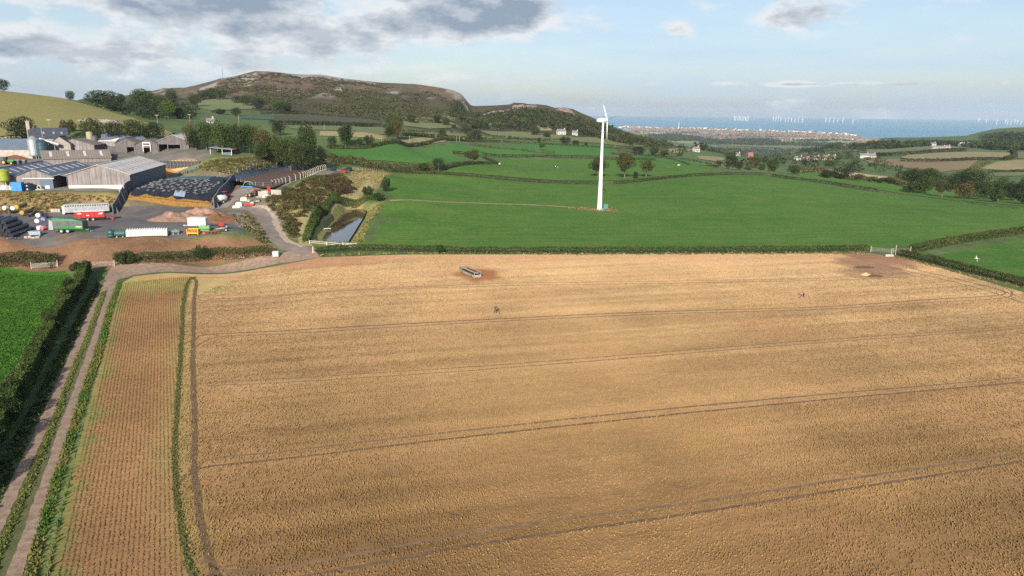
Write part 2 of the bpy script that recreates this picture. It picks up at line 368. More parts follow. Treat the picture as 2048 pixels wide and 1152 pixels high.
# plain, coast
ycoast = np.interp(GU, [-1.5, .05, .16, .27, .37, .50, .62, 1.5], [7300, 7300, 7300, 6800, 6300, 5000, 3900, 3900])
GZ = np.where(GYY > 2500, np.maximum(GZ, -146), GZ)
GZ = np.where(GYY > ycoast, -156, GZ)
def carve(poly, zfun, width, mode='set'):
    """blend the ground towards a level inside a polygon, with a slope of the given width outside it"""
    global GZ
    px = [p[0] for p in poly]; py = [p[1] for p in poly]
    m = (GXX > min(px)-width) & (GXX < max(px)+width) & (GYY > min(py)-width) & (GYY < max(py)+width)
    x = GXX[m]; y = GYY[m]; ins = in_poly(x, y, poly); d = seg_dist(x, y, poly, True); w = np.where(ins, 1.0, np.clip(1-d/width, 0, 1)); w = w*w*(3-2*w)
    GZ[m] = GZ[m]*(1-w)+zfun*w
def H(X, Y):
    X = np.asarray(X, float); Y = np.maximum(np.asarray(Y, float), 6.01); u = X/Y; v = np.log(Y)
    i = np.clip(np.searchsorted(gu, u)-1, 0, len(gu)-2); j = np.clip(np.searchsorted(gv, v)-1, 0, len(gv)-2)
    a = np.clip((u-gu[i])/(gu[i+1]-gu[i]), 0, 1); b = np.clip((v-gv[j])/(gv[j+1]-gv[j]), 0, 1)
    return (GZ[j, i]*(1-a)+GZ[j, i+1]*a)*(1-b)+(GZ[j+1, i]*(1-a)+GZ[j+1, i+1]*a)*b
def hit(px, py, y0=30.0, y1=9500.0):
    """where the line of sight through a pixel meets the ground"""
    d = ray(px, py); Y = np.exp(np.linspace(math.log(y0), math.log(y1), 2500)); X = d[0]/d[1]*Y; Z = CAMZ+d[2]/d[1]*Y
    below = np.nonzero(Z < H(X, Y))[0]
    k = below[0] if len(below) else len(Y)-1
    a, b = (Y[k-1], Y[k]) if k else (Y[0], Y[0])
    for _ in range(18):
        mid = (a+b)/2
        if CAMZ+d[2]/d[1]*mid < H(d[0]/d[1]*mid, mid): b = mid
        else: a = mid
    Yq = (a+b)/2; Xq = d[0]/d[1]*Yq; return (float(Xq), float(Yq), float(H(Xq, Yq)))
def P3(px, py, y0=30.0): return Vector(hit(px, py, y0))
def hits(pts, y0=30.0): return [hit(p[0], p[1], y0) for p in pts]
def flatw(pts, z): return [tuple(atZ(p[0], p[1], z)) for p in pts]
def smooth_line(pts, step):
    """Catmull-Rom through world points, resampled"""
    P = np.array([p[:2] for p in pts], float); Q = np.vstack([2*P[0]-P[1], P, 2*P[-1]-P[-2]]); out = []
    for i in range(1, len(Q)-2):
        L = np.linalg.norm(Q[i+1]-Q[i]); n = max(2, int(L/step))
        for k in range(n):
            t = k/n; out.append(.5*((2*Q[i])+(-Q[i-1]+Q[i+1])*t+(2*Q[i-1]-5*Q[i]+4*Q[i+1]-Q[i+2])*t*t+(-Q[i-1]+3*Q[i]-3*Q[i+1]+Q[i+2])*t**3))
    out.append(P[-1]); return np.array(out)
# ------------------------------------------------------------------ pond and slurry pit are dug before the ground is built
POND_Z, SLURRY_Z = 0.9, 11.3
POND = flatw([(649, 477), (672, 480), (694, 480), (704, 466), (714, 450), (725, 434), (730, 422), (715, 419), (701, 421), (690, 428), (678, 438), (664, 453), (654, 467)], POND_Z)
carve(POND, POND_Z-.7, 6.5)
PIT_IN = flatw([(473, 362), (508, 352), (545, 343.5), (572, 339), (600, 338), (630, 339.5), (626, 344), (600, 353), (563, 366), (546, 372.5), (526, 372), (498, 367)], SLURRY_Z)
carve(PIT_IN, SLURRY_Z-.6, 7.0)
PLATFORM = flatw([(132, 382), (258, 388), (350, 346), (300, 322), (200, 330)], 10.6)

# ------------------------------------------------------------------ ground: one sheet to the coast
def ground_mesh():
    nr, nc = GZ.shape; V = np.stack([GXX, GYY, GZ], -1).reshape(-1, 3)
    I = (np.arange(nr-1)[:, None]*nc+np.arange(nc-1)[None]).ravel()
    return mesh_np('ground', V, np.stack([I, I+1, I+nc+1, I+nc], -1))
gm = ground_mesh()
X, Y, Z = GXX.ravel(), GYY.ravel(), GZ.ravel(); PX, PY = project(X, Y, Z)
nA = vnoise(X, Y, 45, 4)[:, None]; nB = vnoise(X+900, Y, 9, 3)[:, None]; nC = vnoise(X, Y+500, 140, 3)[:, None]
L3 = lambda *c: np.array(c)[None]
gc = L3(.085, .125, .042)*(0.8+.4*nA)+nB*L3(.02, .02, .008)           # rough pasture
def paint(poly, colr, y0=0, y1=1e9, soft=0.0, colr2=None, rag=0.0):
    """colour of the soil or sward where a patch of ground lies"""
    global gc
    p = hits(poly, max(y0, 30)); m = in_poly(X, Y, p) & (Y > y0) & (Y < y1)
    if soft:
        d = seg_dist(X, Y, p, True); d = np.where(m, d, -d); w = np.clip(d/soft+.5+(nB[:, 0]-.5)*rag, 0, 1)*((Y > y0) & (Y < y1))
    else: w = m.astype(float)
    c = L3(*colr) if colr2 is None else L3(*colr)*nB+L3(*colr2)*(1-nB)
    gc = gc*(1-w[:, None])+c*(.85+.3*nA)*w[:, None]
# the hill: dry heath above, scrub below
hillw = np.clip((Y-830)/120, 0, 1)*np.clip((2700-Y)/200, 0, 1)*np.clip((.26-X/Y)/.06, 0, 1)*(X/Y > -.62)
up = np.clip((Z-(38+14*nC[:, 0]))/22, 0, 1)
heath = L3(.098, .070, .048)*(.40+1.1*nA)+L3(.05, .03, .02)*nB; scrub = L3(.062, .055, .026)*(.6+.8*nA)
rockm = np.clip((vnoise(X, Y*.35, 30, 4)-.60)/.05, 0, 1)*np.clip((Z-52)/15, 0, 1)
rockw = (rockm*.7)[:, None]
hg = np.clip((vnoise(X+77, Y*.5, 55, 4)-.50)/.10, 0, 1)[:, None]*.7; heath = heath*(1-hg)+L3(.085, .085, .042)*(.6+.7*nB)*hg; hc = scrub*(1-up[:, None])+heath*up[:, None]; hc = hc*(1-rockw)+L3(.33, .29, .26)*rockw
gc = gc*(1-hillw[:, None])+hc*hillw[:, None]
plain = (Y > 2600)
vor = np.floor(X/260).astype(int)*7+np.floor((Y+X*.2)/420).astype(int)*13; rr = _PT[vor % 256, (vor*3+11) % 256][:, None]
gc = np.where(plain[:, None], L3(.13, .15, .065)*(.6+.8*rr)+L3(.10, .08, .03)*(rr > .6), gc)
BROWN, STRAW, OLIVE = (.17, .085, .045), (.36, .27, .13), (.11, .115, .04)
paint([(-300, 482), (340, 476), (470, 474), (545, 488), (566, 511), (480, 524), (400, 532), (236, 545), (225, 536), (-300, 536)], (.165, .085, .048), 150, 215, 2, (.21, .125, .072))
paint([(-300, 380), (30, 384), (135, 383), (250, 388), (235, 420), (120, 428), (-300, 428)], (.34, .235, .11), 200, 290, 3, (.20, .14, .06), .8)
paint([(385, 338), (430, 316), (520, 312), (640, 315), (680, 335), (600, 330), (540, 335), (480, 358), (440, 352)], (.16, .15, .055), 250, 360, 4, (.22, .19, .08), .8)
paint([(545, 395), (600, 365), (660, 352), (780, 340), (760, 375), (730, 400), (640, 430), (600, 490), (570, 470), (560, 430)], (.33, .26, .115), 205, 380, 3, (.22, .19, .07), .8)
paint([(600, 490), (610, 440), (660, 395), (770, 400), (735, 440), (715, 492)], (.27, .25, .10), 205, 330, 2, (.16, .17, .05), .8)
paint([(-100, 290), (160, 282), (300, 289), (436, 290), (425, 312), (385, 334), (340, 350), (0, 385), (-300, 385)], (.13, .118, .10), 245, 385, 3, (.18, .165, .14))
paint([(232, 418), (262, 390), (345, 345), (440, 340), (470, 362), (560, 345), (640, 342), (560, 372), (540, 400), (530, 425), (545, 470), (500, 476), (470, 440), (420, 415)], (.17, .135, .09), 200, 330, 3, (.22, .18, .11), .8)
set_col(gm, 'col', np.clip(gc, .01, .9))
def vcol_mat(name, scale, amt, bump, bscale, rough=.95, fine=2.0):
    m = bpy.data.materials.new(name); m.use_nodes = True; g = NT(m.node_tree); b = m.node_tree.nodes['Principled BSDF']
    a = g.add('ShaderNodeAttribute'); a.attribute_name = 'col'; tc = g.add('ShaderNodeTexCoord'); v = tc.outputs['Object']
    n = g.noise(v, scale, 6, .62); n2 = g.noise(v, fine, 3, .6)
    f = g.math('ADD', g.maprange(n, .3, .7, 1-amt, 1+amt), g.maprange(n2, .3, .7, -amt*.6, amt*.6))
    g.set(b.inputs['Base Color'], g.mix(1.0, a.outputs['Color'], g.comb(f, f, f), 'MULTIPLY')); b.inputs['Roughness'].default_value = rough; b.inputs['Specular IOR Level'].default_value = .15
    bn = g.add('ShaderNodeBump'); bn.inputs['Distance'].default_value = bump; g.set(bn.inputs['Height'], g.noise(v, bscale, 4, .6)); g.l.new(bn.outputs[0], b.inputs['Normal'])
    return m
M_GROUND = vcol_mat('ground_cover', .12, .28, .35, .6)
tag(link('ground', gm, M_GROUND, smooth=True), kind='structure')

# the sea, a sheet out to the horizon
def sea_mat():
    m = bpy.data.materials.new('sea_water'); m.use_nodes = True; g = NT(m.node_tree); b = m.node_tree.nodes['Principled BSDF']
    tc = g.add('ShaderNodeTexCoord'); v = g.vmath('MULTIPLY', tc.outputs['Object'], (.0003, .0016, 1.0)); n = g.noise(v, 1.0, 5)
    g.set(b.inputs['Base Color'], g.mix(g.maprange(n, .35, .65), (.10, .26, .37), (.12, .29, .40))); b.inputs['Roughness'].default_value = .55; b.inputs['IOR'].default_value = 1.33
    return m
MB().box(-40000, 40000, 2700, 30000, -151, -150).build('sea', sea_mat()); tag(bpy.data.objects['sea'], kind='structure')

# ------------------------------------------------------------------ sheets laid on the ground
def drape(name, poly, off, res, m, colf=None, kind='structure', rag=0.0, smooth=True):
    P = [Vector(p[:2]) for p in poly]
    B = []
    for i in range(len(P)):
        a, b = P[i], P[(i+1) % len(P)]; n = max(1, int((b-a).length/res))
        for k in range(n):
            q = a.lerp(b, k/n)
            if rag: q = q+Vector((random.uniform(-rag, rag), random.uniform(-rag, rag)))
            B.append(q)
    xs = [p.x for p in P]; ys = [p.y for p in P]
    gx, gy = np.meshgrid(np.arange(min(xs), max(xs), res), np.arange(min(ys), max(ys), res)); gx = gx.ravel()+RNG.uniform(-.2, .2, gx.size)*res; gy = gy.ravel()+RNG.uniform(-.2, .2, gy.size)*res
    Bp = [(q.x, q.y) for q in B]
    ok = in_poly(gx, gy, Bp) & (seg_dist(gx, gy, Bp, True) > res*.45); I = [Vector((a, b)) for a, b in zip(gx[ok], gy[ok])]
    nb = len(B); vs, es, fs, *_ = delaunay_2d_cdt(B+I, [(i, (i+1) % nb) for i in range(nb)], [], 1, 1e-4)
    x = np.array([v.x for v in vs]); y = np.array([v.y for v in vs]); z = H(x, y)+off
    me = mesh_np(name, np.stack([x, y, z], -1), None, np.array(fs))
    if colf is not None: set_col(me, 'col', np.clip(colf(x, y), .01, .95))
    o = link(name, me, m, smooth=smooth)
    # faces up
    if me.polygons[0].normal.z < 0: me.flip_normals()
    return tag(o, kind=kind) if kind else o
def ribbon(name, pts, width, off, m, step=1.5, rag=.1, kind='structure', colf=None, crown=0.0, world=False):
    L = smooth_line(pts, step); T = np.gradient(L, axis=0); T /= np.linalg.norm(T, axis=1)[:, None]+1e-9; N = np.stack([-T[:, 1], T[:, 0]], -1)
    wv = np.interp(np.linspace(0, 1, len(L)), np.linspace(0, 1, len(width)), width) if isinstance(width, (list, tuple)) else np.full(len(L), width)
    V = []; K = 5
    for j in range(K):
        t = (j/(K-1)-.5); w = wv*t+(RNG.uniform(-rag, rag, len(L)) if j in (0, K-1) else 0)
        q = L+N*w[:, None]; V.append(np.stack([q[:, 0], q[:, 1], H(q[:, 0], q[:, 1])+off+crown*(1-4*t*t)], -1))
    V = np.stack(V, 1).reshape(-1, 3); n = len(L)
    Fq = [(i*K+j, (i+1)*K+j, (i+1)*K+j+1, i*K+j+1) for i in range(n-1) for j in range(K-1)]
    me = mesh_np(name, V, np.array(Fq))
    if me.polygons[0].normal.z < 0: me.flip_normals()
    if colf is not None: set_col(me, 'col', colf(V[:, 0], V[:, 1]))
    o = link(name, me, m, smooth=True); return tag(o, kind=kind) if kind else o

def field_mat(name, c1, c2, c3, big=.03, mid=.25, fine=3.0, bump=.06, ang=0.0, stripe=0.0, swid=6.0, rough=.9, bscale=4.0):
    """a sward or crop: two tones in broad patches, a third in fine flecks, faint working stripes"""
    m = bpy.data.materials.new(name); m.use_nodes = True; g = NT(m.node_tree); b = m.node_tree.nodes['Principled BSDF']
    tc = g.add('ShaderNodeTexCoord'); v = tc.outputs['Object']
    col = g.mix(g.maprange(g.noise(v, big, 5, .6), .35, .65), c1, c2)
    col = g.mix(g.math('MULTIPLY', g.maprange(g.noise(v, mid, 6, .65), .42, .72), .75), col, c3)
    if stripe:
        s = g.add('ShaderNodeSeparateXYZ'); g.set(s.inputs[0], v)
        t = g.math('ADD', g.math('MULTIPLY', s.outputs[0], -math.sin(ang)), g.math('MULTIPLY', s.outputs[1], math.cos(ang)))
        wob = g.math('ADD', t, g.math('MULTIPLY', g.noise(v, .06, 2), 3.0))
        w = g.noise(g.comb(g.math('DIVIDE', wob, swid), 0.0, 0.0), 1.0, 5, .75)
        f = g.maprange(w, .3, .7, 1-stripe, 1+stripe); col = g.mix(1.0, col, g.comb(f, f, f), 'MULTIPLY')
    f2 = g.maprange(g.noise(v, fine, 4, .7), .3, .7, .72, 1.28); col = g.mix(1.0, col, g.comb(f2, f2, f2), 'MULTIPLY')
    g.set(b.inputs['Base Color'], col); b.inputs['Roughness'].default_value = rough; b.inputs['Specular IOR Level'].default_value = .12
    bn = g.add('ShaderNodeBump'); bn.inputs['Distance'].default_value = bump; g.set(bn.inputs['Height'], g.noise(v, bscale, 5, .7)); g.l.new(bn.outputs[0], b.inputs['Normal'])
    return m
G1 = field_mat('ley_grass', (.058, .145, .019), (.082, .168, .026), (.125, .18, .038), .018, .09, 1.0, .15, R_(8), .30, 2.2)
G2 = field_mat('pasture_bright', (.055, .160, .026), (.068, .175, .034), (.09, .175, .04), .02, .1, 1.0, .1, R_(-10), .06, 6.0)
G3 = field_mat('left_ley', (.040, .125, .012), (.052, .14, .016), (.08, .155, .024), .08, .5, 3.5, .12)
G4 = field_mat('pasture_dull', (.13, .17, .065), (.17, .18, .08), (.20, .18, .09), .012, .06, .5, .2)
G5 = field_mat('pasture_dry', (.27, .23, .12), (.32, .26, .14), (.20, .19, .085), .012, .06, .5, .2)
G6 = field_mat('hay_meadow', (.21, .205, .06), (.245, .215, .075), (.27, .22, .10), .02, .09, .8, .15, R_(-20), .22, 5.0)
G7 = field_mat('cloud_shadow_field', (.075, .075, .055), (.09, .08, .055), (.06, .075, .045), .015, .08, .6, .3)  # dull dark tones stand for a cloud's shadow lying on this field
G8 = field_mat('brown_field', (.20, .145, .085), (.25, .18, .10), (.22, .18, .09), .012, .06, .5, .2)

def straw_mat():
    m = bpy.data.materials.new('stubble_soil'); m.use_nodes = True; g = NT(m.node_tree); b = m.node_tree.nodes['Principled BSDF']
    a = g.add('ShaderNodeAttribute'); a.attribute_name = 'col'; tc = g.add('ShaderNodeTexCoord'); v = tc.outputs['Object']
    def along(ang, sx, sy):
        s = g.add('ShaderNodeSeparateXYZ'); g.set(s.inputs[0], v); c, q = math.cos(ang), math.sin(ang)
        return g.comb(g.math('MULTIPLY', g.math('ADD', g.math('MULTIPLY', s.outputs[0], c), g.math('MULTIPLY', s.outputs[1], q)), sx), g.math('MULTIPLY', g.math('SUBTRACT', g.math('MULTIPLY', s.outputs[1], c), g.math('MULTIPLY', s.outputs[0], q)), sy), 0.0)
    dr = along(R_(14.3), .012, .55); rows = g.noise(dr, 1.0, 6, .7)
    dr2 = along(R_(14.3), .4, 2.2); fine = g.noise(dr2, 1.0, 5, .75); pat = g.noise(v, .05, 5, .6); fl = g.noise(v, 2.6, 3, .8)
    col = a.outputs['Color']
    col = g.mix(g.math('MULTIPLY', g.maprange(pat, .42, .72), .40), col, (.30, .16, .082))
    col = g.mix(g.math('MULTIPLY', g.maprange(rows, .54, .70), .45), col, (.25, .135, .07))
    f = g.math('MULTIPLY', g.maprange(fine, .3, .7, .74, 1.24), g.maprange(fl, .3, .75, .84, 1.18)); col = g.mix(1.0, col, g.comb(f, f, f), 'MULTIPLY')
    g.set(b.inputs['Base Color'], col); b.inputs['Roughness'].default_value = .85; b.inputs['Specular IOR Level'].default_value = .12; b.inputs['Diffuse Roughness'].default_value = 1.0
    bn = g.add('ShaderNodeBump'); bn.inputs['Distance'].default_value = .10; g.set(bn.inputs['Height'], fine); g.l.new(bn.outputs[0], b.inputs['Normal'])
    return m
M_STUB = straw_mat()

# ---- the stubble field
TRACK_EDGE = [atZ(*p) for p in [(243, 562), (226, 620), (206, 700), (180, 800), (155, 900), (120, 1050), (98, 1152), (55, 1350)]]
FIELD = [tuple(p) for p in TRACK_EDGE]+[(-30, 18, 0), (60, 18, 0), (130, 70, 0)]+[tuple(atZ(*p)) for p in [(2150, 612), (2048, 585), (1960, 560), (1880, 536), (1800, 515), (1740, 507), (1400, 508), (1000, 509), (800, 509), (640, 512), (560, 520), (430, 531), (330, 540), (265, 549)]]
HEAD = [atZ(*p) for p in [(385, 540), (368, 620), (361, 700), (352, 800), (350, 900), (355, 1000), (375, 1100), (400, 1180), (470, 1300)]]
def spot(px, py, rx, ry): c = atZ(px, py); e = atZ(px+rx, py); f = atZ(px, py-ry); return (c[0], c[1], abs(e[0]-c[0]), abs(f[1]-c[1]))
MUD = [(spot(950, 549, 52, 13), 1.0, (.17, .075, .033)), (spot(1742, 533, 52, 18), .8, (.115, .066, .046)), (spot(1715, 548, 42, 8), .6, (.12, .07, .045)), (spot(640, 515, 140, 12), .85, (.22, .12, .068)), (spot(1760, 515, 60, 14), .9, (.12, .065, .045)), (spot(1530, 655, 70, 16), .35, (.23, .115, .06))]
FARB = [atZ(*p) for p in [(560, 520), (640, 513), (1000, 513), (1400, 512), (1740, 512)]]
HEADPOLY = [tuple(p) for p in TRACK_EDGE]+[tuple(p) for p in HEAD[::-1]]
def stub_col(x, y):
    n1 = vnoise(x, y, 14, 4)[:, None]; n2 = vnoise(x+300, y, 3.0, 3)[:, None]
    t_ = (y*math.cos(R_(14.3))-x*math.sin(R_(14.3))); s_ = x*math.cos(R_(14.3))+y*math.sin(R_(14.3)); bd = vnoise(t_, s_/40, 1.6, 4)[:, None]
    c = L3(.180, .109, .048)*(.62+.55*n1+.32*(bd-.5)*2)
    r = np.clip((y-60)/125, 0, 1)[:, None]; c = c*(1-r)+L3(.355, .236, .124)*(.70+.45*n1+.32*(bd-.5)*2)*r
    hd = in_poly(x, y, HEADPOLY)[:, None]; c = np.where(hd, L3(.20, .116, .054)*(.70+.6*n1), c)
    d = seg_dist(x, y, TRACK_EDGE)[:, None]; g = np.clip(1-(d-.2)/1.8+(n2-.5)*2.6, 0, 1); c = c*(1-g)+L3(.12, .135, .04)*g
    d = seg_dist(x, y, HEAD)[:, None]; g = np.clip(1-d/3.0+(n1-.5)*2.2+(n2-.5)*1.2, 0, 1)*.5; c = c*(1-g)+L3(.19, .165, .06)*g
    cx, cy_ = atZ(300, 560)[:2]; g = np.clip(1.1-np.hypot((x-cx)/26, (y-cy_)/11)+(n2[:, 0]-.5)*1.0, 0, 1)[:, None]*.75; c = c*(1-g)+L3(.19, .20, .06)*g
    d = seg_dist(x, y, FARB)[:, None]; g = np.clip(1-d/11+(n1-.5)*1.0, 0, 1)*.65; c = c*(1-g)+L3(.29, .17, .095)*g
    for (mx, my, ax, ay), w, mc in MUD:
        q = np.clip((1.25-np.hypot((x-mx)/ax, (y-my)/ay)+(n2[:, 0]-.5)*.9+(n1[:, 0]-.5)*.7)*2.0, 0, 1)[:, None]*w; c = c*(1-q)+L3(*mc)*(.85+.3*n2)*q
    return c
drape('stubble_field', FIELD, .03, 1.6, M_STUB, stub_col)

# ---- tramlines: wheel marks worn through the stubble
TR = []
def tram(pts, w, dark, green=False):
    P = [atZ(*p) for p in pts]; TR.append((P, w)); 
    ribbon('tramline', P, w, .045, M_TRG if green else (M_TRD if dark else M_TRL), .9, .11 if w > .5 else .07)
M_TRD = mat('worn_shaded_soil', (.11, .064, .033), (.19, .115, .06), 1.2, .95, bump=.05, bscale=4)  # worn soil, its colour darkened for the shade in the wheel marks
M_TRL = mat('worn_soil_pale', (.15, .09, .048), (.24, .15, .08), 1.0, .95, bump=.05, bscale=4)
M_TRG = mat('worn_grass', (.075, .085, .025), (.16, .13, .05), .8, .95, bump=.08, bscale=5)
tram([(388, 541), (375, 552), (368, 590), (364, 660), (359, 740), (352, 850), (350, 930), (355, 1000), (368, 1080), (385, 1152), (410, 1250)], .6, True, True)
tram([(380, 541), (391, 550), (388, 590), (387, 660), (386, 740), (390, 850), (388, 930), (396, 1000), (410, 1080), (432, 1152), (470, 1250)], .75, True)
for a, b, dk in [
    ([(389, 592), (420, 597), (520, 592), (700, 583), (1000, 572), (1300, 567), (1640, 561), (1840, 553)], [(389, 580), (402, 588), (450, 591), (600, 586), (1000, 567.5), (1300, 563), (1640, 557.5)], False),
    ([(366, 690), (395, 676), (420, 669), (600, 660), (1000, 638), (1300, 624), (1640, 614), (1850, 600), (1985, 592), (2010, 585), (1985, 575), (1930, 563)], [(391, 696), (408, 684), (450, 673), (600, 666), (1000, 643), (1300, 629), (1640, 619), (1860, 605), (2000, 597), (2024, 586), (2000, 572), (1940, 560)], True),
    ([(415, 772), (560, 766), (800, 751), (1000, 737), (1300, 713), (1600, 689), (1850, 671), (2120, 651)], [(416, 765), (560, 758), (800, 743), (1000, 730), (1300, 706.5), (1600, 683), (1850, 665.5), (2120, 646)], False),
    ([(352, 972), (390, 942), (430, 932), (560, 919), (800, 890), (1000, 867), (1200, 845), (1400, 824), (1650, 800), (1850, 782), (2120, 758)], [(392, 940), (425, 918), (560, 904), (800, 876), (1000, 854), (1200, 832), (1400, 812), (1650, 789), (1850, 772), (2120, 748)], True),
    ([(415, 1150), (500, 1168), (620, 1152), (800, 1118), (1000, 1082), (1200, 1054), (1400, 1025), (1700, 978), (2120, 912)], [(405, 1120), (450, 1143), (520, 1146), (620, 1128), (800, 1092), (1000, 1058), (1200, 1030), (1400, 1004), (1700, 958), (2120, 896)], True)]:
    tram(a, .46 if dk else .34, dk); tram(b, .44 if dk else .32, False)
# headland marks beside the right hedge
tram([(2060, 610), (1960, 578), (1860, 553), (1780, 535)], .5, False); tram([(2060, 600), (1960, 570), (1860, 546), (1785, 529)], .45, False)

# ---- grass fields
def gfield(pts, m, off=.06, res=6.0, y0=30, rag=.3): return drape('grass_field', hits(pts, y0), off, res, m, rag=rag)
gfield([(-250, 531), (0, 529), (130, 541), (150, 560), (140, 600), (85, 690), (30, 800), (-20, 900), (-250, 1400)], G3, .05, 3)
gfield([(722, 489), (900, 495), (1300, 497), (1740, 497), (1820, 495), (2048, 459), (2150, 440), (2150, 432), (2048, 418), (1900, 401), (1740, 383), (1640, 367), (1545, 353), (1450, 350), (1380, 354), (1290, 363), (1190, 368), (1090, 366.5), (980, 358), (880, 351), (785, 347), (762, 372), (790, 398), (760, 412), (735, 448)], G1, .06, 5)
gfield([(1870, 511), (1960, 495), (2048, 478), (2250, 440), (2250, 620), (2048, 562), (1950, 537)], G1, .06, 4)
gfield([(660, 297), (760, 293), (905, 288), (930, 292), (1050, 303), (1100, 312), (940, 309), (906, 305), (906, 311), (930, 318), (935, 325), (880, 332), (770, 322), (700, 318), (655, 314)], G2, .2, 8)
gfield([(935, 288), (1100, 287), (1215, 291), (1225, 312), (1120, 311), (1040, 300)], G2, .25, 8)
gfield([(960, 313), (1240, 318), (1300, 319), (1440, 334), (1420, 344), (1310, 358), (1200, 362), (1110, 361), (1000, 352), (890, 345), (900, 337), (960, 329), (1000, 328), (975, 319)], G1, .2, 7)
gfield([(1235, 316), (1300, 310), (1420, 331), (1300, 322)], G2, .3, 8)
gfield([(1545, 350), (1740, 377), (2048, 413), (2150, 428), (2150, 420), (2048, 404), (1900, 384), (1740, 362), (1600, 345)], G1, .2, 6)
# far fields: tone follows what grows on them, save one darkened as cloud shadow
for pts, m in [
    ([(-250, 120), (0, 183), (130, 199), (200, 218), (260, 236), (345, 268), (330, 278), (250, 272), (150, 262), (0, 275), (-250, 285)], G6),
    ([(395, 207), (410, 200), (470, 196), (500, 205), (515, 217), (480, 220), (420, 222), (398, 216)], G4),
    ([(490, 229), (550, 231), (548, 240), (480, 238)], mat('cress_green', (.03, .075, .035), (.045, .09, .04), .05, .9)),
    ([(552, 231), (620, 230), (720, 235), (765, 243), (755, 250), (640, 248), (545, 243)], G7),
    ([(560, 251), (640, 252), (760, 254), (830, 262), (830, 270), (700, 263), (580, 258)], G4),
    ([(640, 262), (760, 270), (840, 276), (900, 281), (890, 284), (760, 280), (640, 272)], G5),
    ([(805, 234), (850, 236), (900, 244), (925, 256), (860, 258), (808, 252)], G4),
    ([(860, 232), (940, 238), (990, 250), (960, 256), (900, 242)], G4),
    ([(770, 258), (860, 262), (960, 268), (1000, 276), (900, 277), (780, 270)], G4),
    ([(960, 262), (1050, 265), (1150, 275), (1240, 282), (1230, 289), (1110, 283), (1000, 276)], G4),
    ([(1150, 276), (1235, 279), (1280, 286), (1290, 297), (1200, 288)], G4),
    ([(1075, 250), (1095, 250), (1105, 262), (1070, 262)], G5),
    ([(1305, 302), (1350, 298), (1390, 300), (1360, 306), (1315, 310)], G5),
    ([(1395, 312), (1450, 316), (1500, 325), (1450, 326), (1395, 318)], G5),
    ([(1600, 337), (1660, 340), (1740, 350), (1810, 357), (1805, 364), (1730, 356), (1650, 349), (1590, 343)], mat('far_stubble', (.40, .31, .18), (.46, .36, .21), .02, .9)),
    ([(1700, 302), (1790, 298), (1900, 292), (1960, 290), (1940, 296), (1830, 303), (1750, 307)], G4),
    ([(1800, 316), (1815, 309), (1950, 304), (2020, 306), (2020, 317), (1900, 320), (1820, 320)], G5),
    ([(1725, 320), (1800, 318), (1900, 322), (1960, 320), (1935, 338), (1880, 345), (1800, 335), (1740, 328)], G8),
    ([(1960, 338), (2000, 323), (2048, 320), (2150, 318), (2150, 340), (2048, 343)], G5),
    ([(1985, 345), (2060, 345), (2060, 352), (1990, 353)], G4),
    ([(2035, 305), (2150, 300), (2150, 316), (2035, 318)], G4),
    ([(1420, 283), (1480, 286), (1600, 289), (1680, 296), (1560, 296), (1440, 292)], G4),
    ([(1560, 282), (1700, 287), (1690, 294), (1600, 290)], G5)]:
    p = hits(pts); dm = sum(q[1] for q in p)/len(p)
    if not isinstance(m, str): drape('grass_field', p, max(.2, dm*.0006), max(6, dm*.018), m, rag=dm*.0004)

# ---- tracks, yard, banks
M_DIRT = mat('pink_dirt', (.34, .235, .17), (.22, .145, .10), 1.1, .95, bump=.04, bscale=5)
M_LANE = mat('lane_grit', (.26, .22, .19), (.17, .14, .12), .35, .95, bump=.04, bscale=4)
M_YARD = mat('yard_hardcore', (.085, .075, .075), (.135, .117, .107), .25, .9, detail=6, bump=.03, bscale=3)
M_VERGE = mat('verge_grass', (.10, .17, .03), (.20, .20, .06), .5, .95, detail=5, bump=.12, bscale=4)
M_MIDG = mat('track_grass', (.07, .085, .022), (.13, .12, .045), .7, .95, bump=.08, bscale=5)  # grass colour lowered to deepen the hedge's shadow along the track
VERGE = [(236, 556), (217, 610), (193, 690), (163, 780), (131, 880), (85, 1020), (47, 1152), (-25, 1400)]
drape('verge', [tuple(atZ(*p)) for p in VERGE]+[tuple(p) for p in TRACK_EDGE[::-1]], .035, 1.2, M_VERGE, rag=.15)
drape('track_verge', [tuple(atZ(*p)) for p in [(200, 550), (160, 620), (110, 720), (40, 850), (-60, 1020), (-200, 1300)]]+[tuple(atZ(*p)) for p in VERGE[::-1]], .02, 1.5, M_MIDG, rag=.1)
RUT_R = [(240, 545), (226, 562), (218, 590), (203, 640), (183, 700), (163, 760), (135, 840), (100, 950), (62, 1060), (30, 1152), (-25, 1320)]
RUT_L = [(215, 560), (198, 592), (180, 632), (155, 690), (128, 752), (95, 830), (50, 930), (0, 1040), (-60, 1170)]
ribbon('track_rut', [atZ(*p) for p in RUT_R], [2.0, 1.3, 1.2, 1.25, 1.3, 1.35], .045, M_DIRT, 1.0, .12)
ribbon('track_rut', [atZ(*p) for p in RUT_L], [1.4, 1.3, 1.3, 1.3, 1.3], .045, M_DIRT, 1.0, .12)
drape('field_lane', [tuple(atZ(*p)) for p in [(208, 556), (220, 538), (236, 531), (300, 530), (420, 522), (520, 513), (575, 506), (600, 500), (632, 503), (640, 512), (560, 518), (430, 529), (330, 538), (265, 547), (236, 556), (222, 566)]], .05, 1.3, M_DIRT, rag=.2)
drape('farm_yard', hits([(-260, 480), (0, 480), (160, 480), (330, 474), (430, 472), (480, 470), (498, 462), (488, 445), (462, 432), (440, 420), (425, 410), (300, 413), (228, 418), (100, 425), (-260, 430)]), .05, 2.2, M_YARD, rag=.3)
